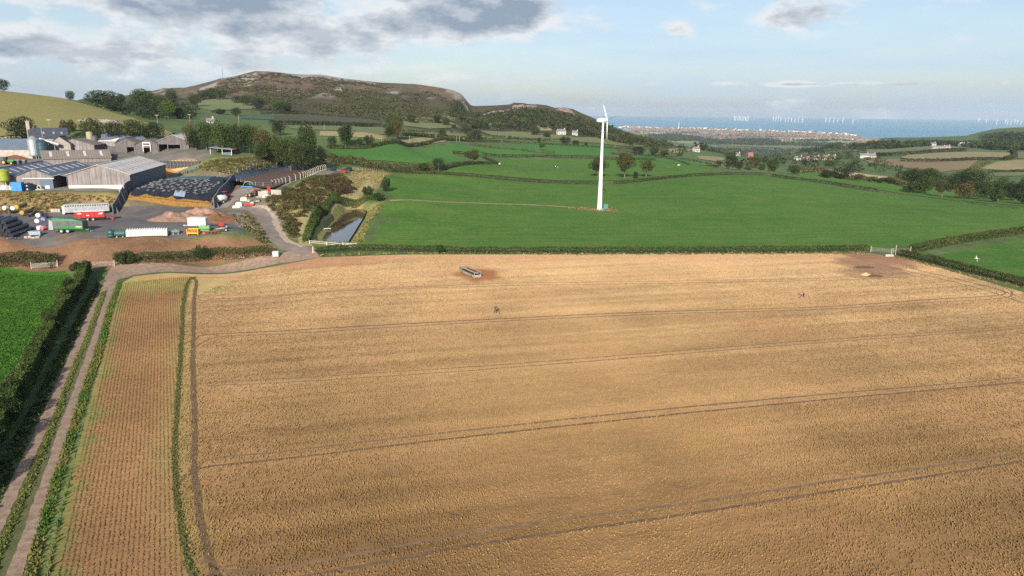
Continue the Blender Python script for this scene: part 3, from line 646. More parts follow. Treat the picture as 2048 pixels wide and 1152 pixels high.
drape('upper_yard', hits([(-260, 388), (0, 384), (60, 382), (140, 381), (255, 386), (345, 345), (330, 330), (180, 315), (60, 300), (0, 305), (-260, 330)]), .05, 2.5, mat('upper_concrete', (.21, .185, .165), (.15, .13, .12), .3, .9))
ribbon('farm_lane', hits([(425, 418), (445, 404), (468, 394), (492, 382), (512, 373), (545, 371), (590, 359), (640, 347), (680, 340)]), [9, 9, 11, 10, 7, 4.0, 3.6, 3.4], .08, M_LANE, 1.5, .25)
ribbon('farm_lane', hits([(470, 418), (500, 416), (525, 425), (540, 442), (545, 462), (560, 482), (590, 496), (622, 503)]), [7, 7.5, 7.5, 7, 6.5, 6, 7], .08, mat('haul_road', (.16, .135, .12), (.24, .185, .15), .3, .95, bump=.05, bscale=3), 1.5, .3)
ribbon('haul_road_edge', hits([(505, 413), (530, 417), (548, 436), (556, 456), (575, 480), (605, 494)]), 1.8, .11, mat('pale_grit', (.42, .34, .25), (.33, .25, .18), 1.0, .95), 1.5, .5)
ribbon('grass_path', hits([(612, 492), (612, 462), (632, 430), (660, 403), (700, 393), (735, 372), (740, 355)]), 4.0, .07, mat('mown_straw', (.36, .29, .13), (.27, .25, .10), .6, .95), 1.5, .3)
ribbon('field_strip', hits([(780, 402), (860, 403), (960, 407), (1080, 411), (1190, 418), (1228, 419)]), [2.0, 2.2, 2.6, 3.0, 3.0], .12, mat('dry_strip', (.31, .23, .11), (.20, .16, .07), .7, .95, bump=.1), 2.0, .5)

# ---- water and slurry
def water_mat(name, c, rough, bump, scale=.9):
    m = bpy.data.materials.new(name); m.use_nodes = True; g = NT(m.node_tree); b = m.node_tree.nodes['Principled BSDF']
    tc = g.add('ShaderNodeTexCoord'); v = tc.outputs['Object']; n = g.noise(v, scale, 4)
    g.set(b.inputs['Base Color'], g.mix(g.maprange(g.noise(v, .15, 3), .3, .7), c, tuple(q*1.25 for q in c))); b.inputs['Roughness'].default_value = rough; b.inputs['IOR'].default_value = 1.33
    bn = g.add('ShaderNodeBump'); bn.inputs['Distance'].default_value = bump; g.set(bn.inputs['Height'], n); g.l.new(bn.outputs[0], b.inputs['Normal']); return m
def flat_sheet(name, poly, z, m, kind='structure'):
    c = np.mean([p[:2] for p in poly], 0); pp = [((p[0]-c[0])*1.14+c[0], (p[1]-c[1])*1.12+c[1], z) for p in poly]
    me = bpy.data.meshes.new(name); me.from_pydata(pp, [], [tuple(range(len(pp)))]); me.update()
    if me.polygons[0].normal.z < 0: me.flip_normals()
    return tag(link(name, me, m), kind=kind)
flat_sheet('pond_water', POND, POND_Z, water_mat('pond', (.055, .035, .022), .03, .004))
flat_sheet('slurry_water', PIT_IN, SLURRY_Z, mat('slurry', (.105, .062, .04), (.085, .05, .032), .2, .75))
# ------------------------------------------------------------------ foliage
def leaf_mat(name, objvar=0.0, rough=.75, gain=1.0):
    m = bpy.data.materials.new(name); m.use_nodes = True; g = NT(m.node_tree); b = m.node_tree.nodes['Principled BSDF']
    a = g.add('ShaderNodeAttribute'); a.attribute_name = 'col'; col = a.outputs['Color']
    if objvar:
        oi = g.add('ShaderNodeObjectInfo'); hv = g.add('ShaderNodeHueSaturation'); col = g.mix(1.0, col, oi.outputs['Color'], 'MULTIPLY'); g.set(hv.inputs['Color'], col)
        g.set(hv.inputs['Value'], g.maprange(oi.outputs['Random'], 0, 1, 1-objvar, 1+objvar)); col = hv.outputs[0]
    b.inputs['Roughness'].default_value = rough; b.inputs['Specular IOR Level'].default_value = .2; g.set(b.inputs['Base Color'], g.mix(1.0, col, (gain, gain, gain*.9), 'MULTIPLY')); return m
M_LEAF = leaf_mat('leaves', gain=.78); M_CROWN = leaf_mat('crown_leaves', .16, gain=.72); M_STRAWTUFT = leaf_mat('straw_stalks', 0, .6); M_STRAWTUFT.node_tree.nodes['Principled BSDF'].inputs['Diffuse Roughness'].default_value = 1.0
M_BARK = mat('bark', (.16, .12, .085), (.09, .07, .05), 1.5, .95, bump=.05, bscale=6)
M_BARKP = mat('pale_bark', (.38, .32, .25), (.26, .21, .16), 1.5, .95)

def leaf_quads(C, size, col, flat=0.0, rng=RNG):
    """one small leaf-spray quad per centre, random attitude; returns verts, quads, colours"""
    n = len(C); a = rng.normal(size=(n, 3)); a[:, 2] *= (1-flat); a /= np.linalg.norm(a, axis=1)[:, None]+1e-9
    b = np.cross(a, rng.normal(size=(n, 3))); b /= np.linalg.norm(b, axis=1)[:, None]+1e-9
    s = (size if np.ndim(size) else np.full(n, size))*rng.uniform(.6, 1.35, n); a = a*s[:, None]*.5; b = b*s[:, None]*rng.uniform(.55, 1.0, n)[:, None]*.5
    V = np.stack([C-a-b*.6, C+a*.4-b, C+a+b*.6, C-a*.4+b], 1).reshape(-1, 3)
    F = np.arange(4*n).reshape(n, 4); return V, F, np.repeat(np.asarray(col), 4, 0)
def merge(parts):
    V, F, C = [], [], []; o = 0
    for v, f, c in parts: V.append(v); F.append(f+o); C.append(c); o += len(v)
    return np.concatenate(V), np.concatenate(F), np.concatenate(C)
def leaf_obj(name, parts, m, parent=None, loc=None):
    V, F, C = merge(parts); me = mesh_np(name, V, F); set_col(me, 'col', np.clip(C, .004, .9)); return link(name, me, m, parent, loc)
def shell(n, rx, ry, rz, rng=RNG, inner=.55):
    d = rng.normal(size=(n, 3)); d /= np.linalg.norm(d, axis=1)[:, None]; r = rng.uniform(inner**3, 1, n)**(1/3)
    return d*r[:, None]*np.array([rx, ry, rz])

GREEN, DKGREEN, LTGREEN, YELLOW, RUST = np.array((.048, .074, .020)), np.array((.024, .042, .014)), np.array((.085, .135, .030)), np.array((.20, .18, .035)), np.array((.12, .075, .03))
def tree_proto(seed, h=1.0, w=.9, trunk=.22, lobes=16, nleaf=3600, tone=GREEN, tone2=DKGREEN, accent=None, leafs=.038):
    """unit-height tree: bark mesh and crown mesh, base at the origin"""
    rng = np.random.default_rng(seed); cz = trunk+(1-trunk)*.5; rz = (1-trunk)*.5; parts = []; lob = []; rm = min(w*.5, rz)
    for k in range(lobes):
        zt = -.95+1.9*(k+.5)/lobes; a = k*2.4+rng.uniform(-.5, .5); q = math.sqrt(max(0, 1-zt*zt)); r = rng.uniform(.30, .46)*rm; rr = rng.uniform(.78, 1.08)-r/rm*.62
        if zt < -.5: q *= .85
        lob.append((np.array([q*math.cos(a)*w*.5*rr, q*math.sin(a)*w*.5*rr, cz+zt*rz*rr]), r))
    lob.append((np.array([0, 0, cz]), rm*.6)); tot = sum(r*r for _, r in lob)
    for c, r in lob:
        P = c+shell(max(30, int(nleaf*r*r/tot)), r*1.1, r*1.1, r*.9, rng, .5); t = rng.uniform(0, 1)
        base = tone*(1-t)+tone2*t
        if accent is not None and rng.random() < .3: base = base*.5+accent*.5
        parts.append(leaf_quads(P, leafs, base[None]*rng.uniform(.7, 1.3, len(P))[:, None], 0, rng))
    V, F, C = merge(parts); me = mesh_np('crown', V, F); set_col(me, 'col', np.clip(C, .004, .9)); me.materials.append(M_CROWN)
    b = MB(); tr = .016+.008*w; b.cyl((0, 0, -.05), (0.01, 0, trunk+.1), tr*1.35, tr*.8, 8, False); b.cyl((0.01, 0, trunk+.1), (0, .01, cz+rz*.4), tr*.8, tr*.25, 6, False)
    for k in range(3, 8):
        c, r = lob[min(k*2, lobes-1)]; b.cyl((0, 0, trunk*.8+.02*k), tuple(c), tr*.5, tr*.15, 5, False)
    return me, b.mesh('trunk')
PROTO = {
    'oak': tree_proto(1, w=.95, trunk=.07, lobes=22, tone=np.array((.062, .088, .022)), tone2=np.array((.03, .048, .015))),
    'ash': tree_proto(2, w=.78, trunk=.06, lobes=24, tone=np.array((.07, .105, .026)), tone2=np.array((.034, .055, .016))),
    'round': tree_proto(3, w=1.15, trunk=.0, lobes=20, tone=np.array((.034, .052, .018)), tone2=np.array((.018, .03, .012))),
    'light': tree_proto(4, w=.8, trunk=.14, lobes=20, tone=np.array((.10, .15, .032)), tone2=np.array((.06, .10, .024))),
    'open': tree_proto(5, w=1.0, trunk=.22, lobes=13, nleaf=2600, tone=np.array((.085, .10, .03)), tone2=np.array((.045, .06, .02)), accent=RUST),
    'autumn': tree_proto(6, w=.85, trunk=.05, lobes=18, nleaf=3000, tone=np.array((.15, .115, .04)), tone2=np.array((.08, .08, .026)), accent=RUST),
    'tall': tree_proto(7, w=.62, trunk=.05, lobes=24, tone=np.array((.05, .08, .022)), tone2=np.array((.026, .045, .015))),
    'bush': tree_proto(8, w=1.45, trunk=.02, lobes=18, nleaf=2600, tone=np.array((.05, .085, .02)), tone2=np.array((.026, .045, .014)), leafs=.06),
    'field_oak': tree_proto(9, w=.98, trunk=.24, lobes=18, nleaf=3400, tone=np.array((.075, .085, .026)), tone2=np.array((.04, .05, .018)), accent=np.array((.11, .095, .03))),
    'maple': tree_proto(10, w=.9, trunk=.06, lobes=30, nleaf=4000, tone=np.array((.055, .09, .022)), tone2=np.array((.04, .062, .018)))}
TREE_N = 0
def tree(px, pyb, pyt, wpx, kind, label, Y=None, cat='tree', name=None, tint=(1, 1, 1), pale=False, group=None):
    """a tree whose foot stands on the ground seen at (px, pyb); Y when the foot is hidden"""
    global TREE_N
    if Y is None: p = hit(px, pyb); Y = p[1]
    else:
        q = atY(px, pyb, Y); p = (q[0], Y, float(H(q[0], Y)))
    top = atY(px, pyt, Y)[2]; h = max(top-p[2], 1.2); w = wpx*Y/FPX
    crown, trunk = PROTO[kind]; pw = max(v.co.x for v in crown.vertices)-min(v.co.x for v in crown.vertices)
    nm = name or ('bush' if kind in ('bush',) else 'tree'); t = thing(nm, label, cat if nm != 'bush' else 'bush', (p[0], p[1], p[2]-.05), (TREE_N*2.399) % 6.283, group); TREE_N += 1
    t.scale = (w/pw, w/pw, h)
    c = link('crown', crown, None, t); c.color = (*tint, 1); k = link('trunk', trunk, M_BARKP if pale else M_BARK, t)
    return t

def hedge_parts(P, h, w, dens, leaf, tones, top=.15, seed=0, zoff=0.0, gaps=None):
    """leaf sprays along a world polyline: box section with a ragged top"""
    rng = np.random.default_rng(seed); L = smooth_line(P, 1.0); seg = np.linalg.norm(np.diff(L, axis=0), axis=1); s = np.concatenate([[0], np.cumsum(seg)]); tot = s[-1]
    n = int(tot*dens); t = rng.uniform(0, tot, n); x = np.interp(t, s, L[:, 0]); y = np.interp(t, s, L[:, 1])
    T = np.gradient(L, axis=0); T /= np.linalg.norm(T, axis=1)[:, None]+1e-9; nx = np.interp(t, s, -T[:, 1]); ny = np.interp(t, s, T[:, 0])
    hv = h*(1-top+2*top*vnoise(t, 0*t+seed, 2.5, 3)); wv = w*(.75+.5*vnoise(t, 0*t+seed+9, 4, 2))
    # points on the faces of the section more than inside
    a = rng.uniform(-1, 1, n); k = rng.random(n); lat = np.where(k < .45, np.sign(a)*rng.uniform(.7, 1.05, n), a); zz = np.where(k < .45, rng.uniform(.02, 1, n), np.where(k < .85, rng.uniform(.86, 1.04, n), rng.uniform(.1, .9, n)))
    lat *= np.where(zz > .7, 1-(zz-.7)*.7, 1)
    if gaps is not None:
        keep = vnoise(t, 0*t+seed+33, 8, 2) > gaps; x, y, nx, ny, hv, wv, lat, zz, t = [q[keep] for q in (x, y, nx, ny, hv, wv, lat, zz, t)]
    X_ = x+nx*lat*wv*.5; Y_ = y+ny*lat*wv*.5; C = np.stack([X_, Y_, H(X_, Y_)+zz*hv+zoff], -1)
    q = vnoise(t*1.0, zz*3+seed, 3.0, 3)[:, None]; tt = np.clip((q-.3)/.4, 0, 1); col = tones[0]*(1-tt)+tones[1]*tt
    if len(tones) > 2:
        m = rng.random(len(col)) < .12; col[m] = tones[2]
    col = col*rng.uniform(.7, 1.3, len(col))[:, None]
    return leaf_quads(C, leaf, col, 0, rng)
HG = [np.array((.045, .075, .02)), np.array((.085, .10, .032)), np.array((.15, .12, .05))]
HD = [np.array((.035, .052, .018)), np.array((.06, .065, .025)), np.array((.10, .07, .035))]
HB = [np.array((.10, .11, .035)), np.array((.14, .11, .05)), np.array((.06, .085, .02))]
HN = 0
def hedge(label, pts, h=1.6, w=1.8, leaf=.34, tones=HG, top=.2, dens=None, y0=30, gaps=None, world=False, name='hedge'):
    global HN
    HN += 1; P = pts if world else hits(pts, y0); Y = np.mean([p[1] for p in P]); leaf = max(leaf, Y*.0011)
    d = dens or 11*h*(w+1)/(leaf*leaf*9)
    base = Vector(P[0]); V, F, C = hedge_parts(P, h, w, d, leaf, tones, top, HN, 0, gaps)
    # brown stems inside so that the hedge is no hollow shell
    o = leaf_obj(name, [(V-np.array(base)[None], F, C)], M_LEAF, None, base); return tag(o, label, 'hedge')

# ---- near-left hedge along the track with taller bushes
def clump_leaves(c, rx, ry, rz, n, leaf, t1, t2, seed):
    rng = np.random.default_rng(seed); parts = []
    for k in range(7):
        d = rng.normal(size=3); d /= np.linalg.norm(d); d[2] = abs(d[2])*.9; r = rng.uniform(.35, .6); cc = np.array(c)+d*np.array([rx, ry, rz])*.55
        P = cc+shell(n//7, rx*r, ry*r, rz*r, rng, .5); t = rng.random(); parts.append(leaf_quads(P, leaf, (t1*(1-t)+t2*t)[None]*rng.uniform(.7, 1.3, (len(P), 1)), 0, rng))
    return parts
HL = [atZ(*p) for p in [(172, 545), (152, 585), (118, 640), (84, 705), (38, 790), (-18, 890), (-80, 990), (-180, 1150)]]
lp = hedge_parts(HL, 3.0, 2.4, 1150, .17, [np.array((.05, .085, .018)), np.array((.09, .12, .03)), np.array((.04, .06, .015))], .28, 77)
b0 = np.array((*HL[3][:2], 0.0)); lp = [(lp[0]-b0, lp[1], lp[2])]
for (px, py, s, lt) in [(165, 552, 1.5, 0), (185, 548, 1.3, 0), (140, 610, 1.7, 1), (150, 585, 1.5, 0), (112, 655, 1.6, 1), (88, 720, 1.4, 0), (62, 775, 1.5, 1), (20, 850, 1.9, 0), (-10, 905, 2.0, 0), (-60, 1000, 2.0, 1), (122, 668, 1.5, 0), (40, 810, 1.5, 0)]:
    c = atZ(px-11, py); t1, t2 = (np.array((.11, .16, .035)), np.array((.06, .10, .022))) if lt else (np.array((.05, .08, .02)), np.array((.03, .05, .015)))
    lp += clump_leaves((c[0]-b0[0], c[1]-b0[1], 1.6), s*1.15, s*1.15, s*1.45, 3600, .17, t1*.8, t2*.8, int(px)+500)
tag(leaf_obj('hedge', lp, M_LEAF, None, tuple(b0)), 'tall unkempt bushy hedge between the bright green field and the rutted track', 'hedge')

hedge('long low clipped hedge along the far edge of the stubble field', [(632, 506), (720, 501), (860, 504), (1000, 506), (1200, 506), (1400, 505), (1600, 504), (1735, 502)], 1.75, 2.0, .25, [np.array((.04, .085, .018)), np.array((.075, .095, .028)), np.array((.16, .12, .05))], .22, 190)
hedge('clipped hedge running up the right side from the double field gate', [(1822, 505), (1900, 489), (1980, 476), (2048, 466), (2150, 448)], 2.3, 2.6, .28, HG, .15, 190)
hedge('dark hedge slanting down the right edge of the stubble field', [(1797, 511), (1850, 522), (1920, 540), (2000, 560), (2048, 572), (2150, 600)], 1.9, 2.3, .26, [np.array((.035, .055, .016)), np.array((.065, .075, .024)), np.array((.13, .09, .035))], .18, 190)
hedge('overgrown hedge at the foot of the brown bank, left of the gates', [(-250, 536), (-60, 529), (60, 529), (118, 531)], 3.0, 2.4, .28, [np.array((.045, .06, .02)), np.array((.09, .09, .033)), np.array((.12, .085, .04))], .25, 210)
hedge('hedge below the brown bank between the gate and the white tank', [(232, 527), (300, 523), (400, 519), (480, 514), (548, 509)], 2.1, 2.3, .25, HG, .2, 200)
hedge('thick hedge curving round the left bank of the pond', [(612, 487), (620, 462), (634, 436), (654, 415), (682, 404), (730, 401), (768, 401)], 1.5, 2.2, .3, [np.array((.06, .10, .022)), np.array((.10, .13, .035)), np.array((.035, .05, .016))], .3, 160)
hedge('long hedge dividing the turbine field from the grazing field', [(783, 344), (880, 349), (980, 357), (1090, 366), (1200, 369)], 1.6, 2.2, .4, HD, .2)
hedge('hedge curving over the crest right of the three oaks', [(1228, 369), (1300, 361), (1370, 354), (1450, 350), (1530, 351)], 1.7, 2.2, .4, HD, .25)
hedge('hedge falling to the right along the crest of the turbine field', [(1542, 353), (1600, 361), (1660, 369), (1756, 384)], 1.7, 2.0, .4, HD, .2)
hedge('broken dry hedge line continuing down the right of the turbine field', [(1758, 385), (1850, 395), (1950, 408), (2048, 419), (2140, 432)], .7, 1.5, .4, HB, .3, None, 30, .42)
hedge('dark hedge across the middle pastures behind the lone hedgerow tree', [(962, 310), (1060, 314), (1160, 317), (1240, 320), (1310, 321)], 2.0, 2.2, .5, HD, .2)
hedge('short hedge left of the lone hedgerow tree', [(906, 307), (925, 309), (945, 311)], 2.2, 2.4, .5, HD, .2)
hedge('hedge stub right of the lone hedgerow tree', [(950, 329), (975, 329), (998, 329)], 1.9, 2.2, .45, HD, .2)
hedge('slanting hedge piece beside the lone hedgerow tree', [(966, 316), (980, 322), (994, 328)], 1.8, 2.0, .45, HD, .2)
hedge('tall bushy mixed hedge behind the straw-coloured bank', [(650, 322), (690, 327), (740, 336), (780, 341), (830, 341), (868, 341)], 3.8, 5.0, .42, HB, .35)
hedge('dark hedge joining the bushy hedge to the lone tree', [(885, 341), (905, 335), (935, 330), (948, 329)], 2.2, 2.6, .45, HD, .25)
hedge('gappy hedge stepping across the pale green fields', [(945, 291), (985, 296), (1030, 300), (1065, 304), (1110, 308)], 2.0, 2.4, .6, HB, .3, None, 30, .36)
hedge('thin hedge line between the right-hand small pastures', [(1222, 309), (1290, 313), (1360, 324), (1435, 335)], 1.6, 2.2, .6, HD, .25, None, 30, .2)
hedge('upper thin hedge of the right-hand small pastures', [(1235, 303), (1300, 311), (1370, 320), (1440, 333)], 1.5, 2.2, .6, HD, .25, None, 30, .3)
hedge('long dark hedge under the two distant poles', [(655, 298), (760, 292), (860, 287), (940, 284), (1000, 285)], 2.2, 2.6, .6, HD, .25)
hedge('far hedge running right towards the wood under the hill', [(1005, 285), (1080, 289), (1150, 293), (1215, 297), (1290, 302)], 2.0, 2.4, .7, HD, .25)
hedge('bushy hedge in front of the pale road', [(805, 272), (850, 274), (900, 278), (950, 280), (990, 282)], 3.4, 3.5, .7, HG, .4)
hedge('upper hedge below the grazed slopes', [(780, 262), (850, 265), (930, 269), (1000, 275), (1060, 280), (1150, 281)], 2.2, 3.0, .8, HD, .35, None, 30, .25)
hedge('hedge along the field with painted cloud shadow below the hill', [(540, 249), (620, 251), (700, 253), (755, 254), (790, 262)], 4.0, 4.0, .8, HD, .35)
hedge('hedge climbing towards the hillside pasture', [(520, 228), (600, 229), (680, 234), (760, 242)], 2.5, 3.0, .8, HD, .3)
hedge('hedge round the far straw-coloured field on the right', [(1800, 323), (1850, 324), (1905, 323), (1950, 321), (2010, 320)], 3.5, 4.0, .9, HD, .45)
hedge('hedge above the far straw-coloured field on the right', [(1745, 313), (1800, 311), (1870, 306), (1930, 303)], 5.0, 5.0, 1.0, HD, .5)
hedge('hedge bending up between the two far right fields', [(2008, 321), (2026, 317), (2030, 309), (2022, 303)], 4.5, 4.5, .9, HD, .3)
hedge('hedge slanting between the brown field and the pale field', [(1930, 345), (1955, 335), (1978, 324)], 3.0, 3.5, .8, HB, .3)
hedge('low hedge under the pale field on the far right', [(1975, 346), (2020, 345), (2060, 343), (2150, 340)], 2.5, 3.0, .8, HD, .3)
hedge('rough dark hedge behind the right-hand pasture', [(1600, 345), (1680, 357), (1740, 363), (1800, 372), (1860, 380)], 3.6, 4.5, .5, HB, .5)
hedge('hedge below the left hay meadow behind the barns', [(-100, 285), (30, 284), (110, 283), (200, 283), (330, 287)], 2.0, 2.5, .5, HG, .4)
# ---- trees one can tell apart
for a in [
    (45, 282, 228, 62, 'round', 'big dark round tree left of the farmhouse chimney'),
    (140, 281, 235, 40, 'open', 'thin brownish tree just right of the farmhouse roof'),
    (186, 281, 233, 42, 'oak', 'dark tree in front of the rubble patch behind the barns'),
    (230, 281, 238, 38, 'round', 'rounded dark tree left of the wide tree clump behind the barns'),
    (268, 281, 236, 46, 'oak', 'tall tree in the middle of the clump behind the barns'),
    (306, 283, 241, 54, 'round', 'wide spreading dark tree at the right of the clump behind the barns'),
    (352, 279, 264, 18, 'bush', 'small lone bush in the meadow corner behind the barns'),
    (-2, 181, 154, 42, 'round', 'black tree on the skyline at the left edge', 600),
    (141, 198, 180, 17, 'oak', 'small lone tree on the meadow skyline', 595),
    (207, 216, 178, 62, 'oak', 'large dark dome-shaped tree on the meadow skyline'),
    (226, 222, 200, 38, 'bush', 'dark bush at the foot of the large skyline dome tree'),
    (243, 212, 184, 16, 'tall', 'slim tree peeping up right of the skyline dome tree'),
    (287, 220, 172, 52, 'maple', 'pale-topped tree crowning the dark wood left of the hill', 640),
    (318, 222, 186, 36, 'oak', 'tree in the dark wood just right of its pale-topped tree', 640),
    (345, 222, 174, 24, 'oak', 'lone round tree where the meadow skyline meets the hill', 720),
    (337, 237, 199, 32, 'light', 'light green tree with pale trunk at the wood edge', None),
    (361, 237, 211, 26, 'light', 'smaller light green tree right of the pale-trunked one', None),
    (389, 214, 184, 25, 'oak', 'dark tree at the left end of the hillside pasture'),
    (404, 200, 178, 22, 'oak', 'left tree of the dark row above the hillside pasture'),
    (424, 199, 174, 30, 'oak', 'middle tree of the dark row above the hillside pasture'),
    (443, 199, 176, 24, 'ash', 'right tree of the dark row above the hillside pasture'),
    (474, 207, 190, 22, 'round', 'small round tree at the upper right of the hillside pasture'),
    (492, 212, 189, 26, 'oak', 'dark tree on the right edge of the hillside pasture'),
    (517, 221, 194, 30, 'round', 'black-green tree left of the bright tree under the hill'),
    (557, 226, 197, 32, 'light', 'bright green tree under the brown hill'),
    (575, 225, 203, 20, 'oak', 'dark tree just right of the bright tree under the hill'),
    (472, 232, 213, 24, 'round', 'dark bush-like tree below the hillside pasture'),
    (440, 228, 217, 30, 'bush', 'low bush in the hedge below the hillside pasture'),
    (382, 292, 243, 30, 'autumn', 'brownish autumn tree at the left end of the farm belt', 350),
    (392, 298, 254, 30, 'tall', 'dark narrow tree at the left end of the farm belt', 345),
    (414, 306, 237, 44, 'maple', 'tall tree above the roof of the farthest open shed', 345),
    (445, 308, 240, 44, 'ash', 'tree behind the lean-to of the farthest shed', 342),
    (473, 312, 244, 44, 'oak', 'fourth tree from the left in the farm belt', 342),
    (500, 312, 240, 46, 'maple', 'tallest broad tree at the centre of the farm belt', 345),
    (528, 314, 252, 40, 'autumn', 'olive-brown tree right of the tallest tree in the farm belt', 340),
    (520, 316, 280, 30, 'ash', 'low tree with bare pale stems in front of the farm belt', 330),
    (552, 314, 266, 40, 'oak', 'dark tree in the hollow of the farm belt', 338),
    (580, 315, 268, 44, 'oak', 'dark rounded tree in the right half of the farm belt', 336),
    (556, 262, 242, 28, 'round', 'small dark tree seen above the farm belt', 470),
    (616, 308, 244, 48, 'ash', 'tall tree rising at the right end of the farm belt', 350),
    (605, 318, 282, 46, 'oak', 'dark tree in front of the tall right-end tree of the farm belt', 330),
    (634, 318, 286, 44, 'round', 'broad dark tree ending the farm belt on the right', 332),
    (665, 293, 270, 21, 'round', 'small round tree alone right of the farm belt'),
    (692, 292, 245, 32, 'tall', 'tall pillar-like tree right of the farm belt'),
    (720, 292, 275, 16, 'bush', 'low bush between the pillar tree and the hedgerow pair'),
    (738, 292, 268, 24, 'round', 'rounded tree at the right of the hedgerow trees'),
    (788, 262, 222, 38, 'maple', 'large dark green tree at the end of the field with painted cloud shadow', 560),
    (792, 262, 234, 24, 'autumn', 'russet tree in front of the large dark green one', 548),
    (779, 280, 247, 25, 'ash', 'green tree standing before the russet tree', 500),
    (945, 328, 297, 34, 'field_oak', 'lone oak in the hedge corner of the middle pasture'),
    (877, 342, 313, 28, 'round', 'dark holly-like tree in the hedge left of the lone oak'),
    (845, 342, 325, 26, 'bush', 'bramble bush left of the dark holly-like tree'),
    (1196, 355, 313, 43, 'field_oak', 'oak standing behind the turbine tower'),
    (1249, 357, 302, 41, 'field_oak', 'tallest middle oak of the three right of the turbine'),
    (1292, 355, 314, 38, 'open', 'right oak of the three, with leaning pale stem'),
    (1271, 358, 341, 12, 'tall', 'thin sapling between the middle and right oaks'),
    (1084, 301, 283, 17, 'open', 'small open tree in the gappy hedge'),
    (1078, 285, 274, 8, 'tall', 'slim far tree behind the small open one'),
    (1130, 289, 271, 24, 'round', 'round dark tree in the far hedge left of the turbine rotor'),
    (1151, 291, 279, 16, 'round', 'small round tree beside the far round dark tree'),
    (1172, 292, 285, 9, 'bush', 'tiny far bush right of the small round tree'),
    (1020, 284, 270, 11, 'open', 'small tree on the far hedge below the grazed slope'),
    (938, 280, 262, 14, 'autumn', 'yellow-leaved tree by the blue parked car'),
    (953, 281, 258, 24, 'round', 'dark tree right of the yellow-leaved tree'),
    (884, 277, 256, 17, 'oak', 'tree with pale stem left of the yellow-leaved tree'),
    (933, 268, 249, 22, 'oak', 'dark tree above the yellow-leaved tree'),
    (874, 247, 227, 17, 'tall', 'dark upright tree on the grazed slope'),
    (892, 251, 234, 22, 'maple', 'grey-green tree on the grazed slope beside the upright one'),
    (908, 256, 248, 12, 'bush', 'bush at the end of the grazed slope trees'),
    (957, 258, 239, 19, 'oak', 'dark rounded tree at the foot of the quarry wood'),
    (972, 258, 243, 15, 'ash', 'tree right of the dark rounded one at the quarry wood foot'),
    (997, 259, 243, 18, 'light', 'pale green tree at the quarry wood foot'),
    (1070, 271, 251, 22, 'oak', 'round tree beside the straw patch on the far slope'),
    (1094, 275, 264, 18, 'bush', 'bushes right of the straw patch on the far slope'),
    (823, 246, 228, 20, 'oak', 'dark tree on the scrubby slope below the long ridge'),
    (1262, 292, 274, 16, 'oak', 'tree at the left end of the wood right of the turbine'),
    (1277, 310, 290, 30, 'round', 'dark tree at the front left of the wood right of the turbine'),
    (1308, 312, 290, 22, 'ash', 'front tree in the middle of the wood right of the turbine'),
    (1327, 314, 298, 22, 'oak', 'front right tree of the wood right of the turbine'),
    (1438, 334, 318, 22, 'open', 'sparse brownish tree left of the big dark field tree'),
    (1460, 338, 309, 30, 'round', 'big dark tree at the end of the right-hand pastures'),
    (1478, 340, 320, 18, 'bush', 'bush right of the big dark field tree'),
    (1498, 340, 320, 20, 'autumn', 'olive shrub tree in the scrub before the village'),
    (1510, 336, 318, 16, 'oak', 'green tree behind the olive shrub tree'),
    (1544, 346, 315, 27, 'ash', 'tree with visible trunk beside the pale stubble strip'),
    (1524, 340, 326, 14, 'bush', 'small bush left of the tree with visible trunk'),
    (1588, 349, 328, 28, 'oak', 'rounded tree left of the pale stubble strip'),
    (1652, 356, 339, 30, 'round', 'left dome of the dark bushes on the stubble strip'),
    (1682, 358, 334, 46, 'round', 'right larger dome of the dark bushes on the stubble strip'),
    (1717, 362, 346, 22, 'open', 'thin brown shrub right of the dark domes'),
    (1780, 368, 354, 14, 'tall', 'small pointed shrub at the end of the rough hedge'),
    (1760, 366, 357, 16, 'bush', 'low bush left of the small pointed shrub'),
    (1826, 372, 333, 40, 'oak', 'dark tree left in the row of big trees on the right', 560),
    (1856, 378, 331, 44, 'maple', 'second big tree in the right-hand tree row', 540),
    (1846, 384, 350, 44, 'ash', 'bright green tree low in front of the right-hand tree row', 470),
    (1884, 392, 360, 40, 'open', 'pale olive tree in front of the right-hand tree row', 440),
    (1916, 380, 338, 40, 'round', 'dark dense tree in the centre of the right-hand tree row', 520),
    (1946, 382, 335, 52, 'oak', 'broad dark tree right of the centre of the right-hand row', 520),
    (1926, 396, 362, 44, 'autumn', 'olive-brown tree at the lower middle of the right-hand row', 430),
    (1962, 398, 357, 46, 'maple', 'mid-green tree in the lower right-hand row', 430),
    (1996, 398, 352, 44, 'ash', 'yellow-green tree near the right edge of the tree row', 440),
    (2030, 402, 358, 46, 'round', 'dark tree at the right edge above the field corner', 430),
    (2056, 398, 345, 44, 'maple', 'tree cut by the right edge of the picture', 460),
    (1990, 404, 372, 34, 'bush', 'shrubs under the yellow-green tree near the right edge', 400),
    (2050, 410, 382, 44, 'bush', 'dark shrubs at the right edge under the cut-off tree', 390),
    (1822, 384, 362, 30, 'bush', 'shrubs at the left foot of the right-hand tree row', 470),
    (735, 394, 371, 26, 'bush', 'bright bush beside the grass path above the pond'),
    (758, 402, 384, 26, 'bush', 'dark bush at the pond hedge end by the field corner'),
    (772, 384, 352, 22, 'bush', 'bush at the corner of the turbine field by the straw bank', None),
    (250, 529, 500, 44, 'bush', 'leafy bush rising over the hedge beside the lane gate'),
    (405, 520, 489, 36, 'bush', 'leafy bush rising from the middle of the hedge below the yard'),
    (880, 507, 488, 20, 'bush', 'single taller bush in the long low hedge')]:
    px, pb, pt, w, k, lab = a[:6]; tree(px, pb, pt, w, k, lab, a[6] if len(a) > 6 else None)

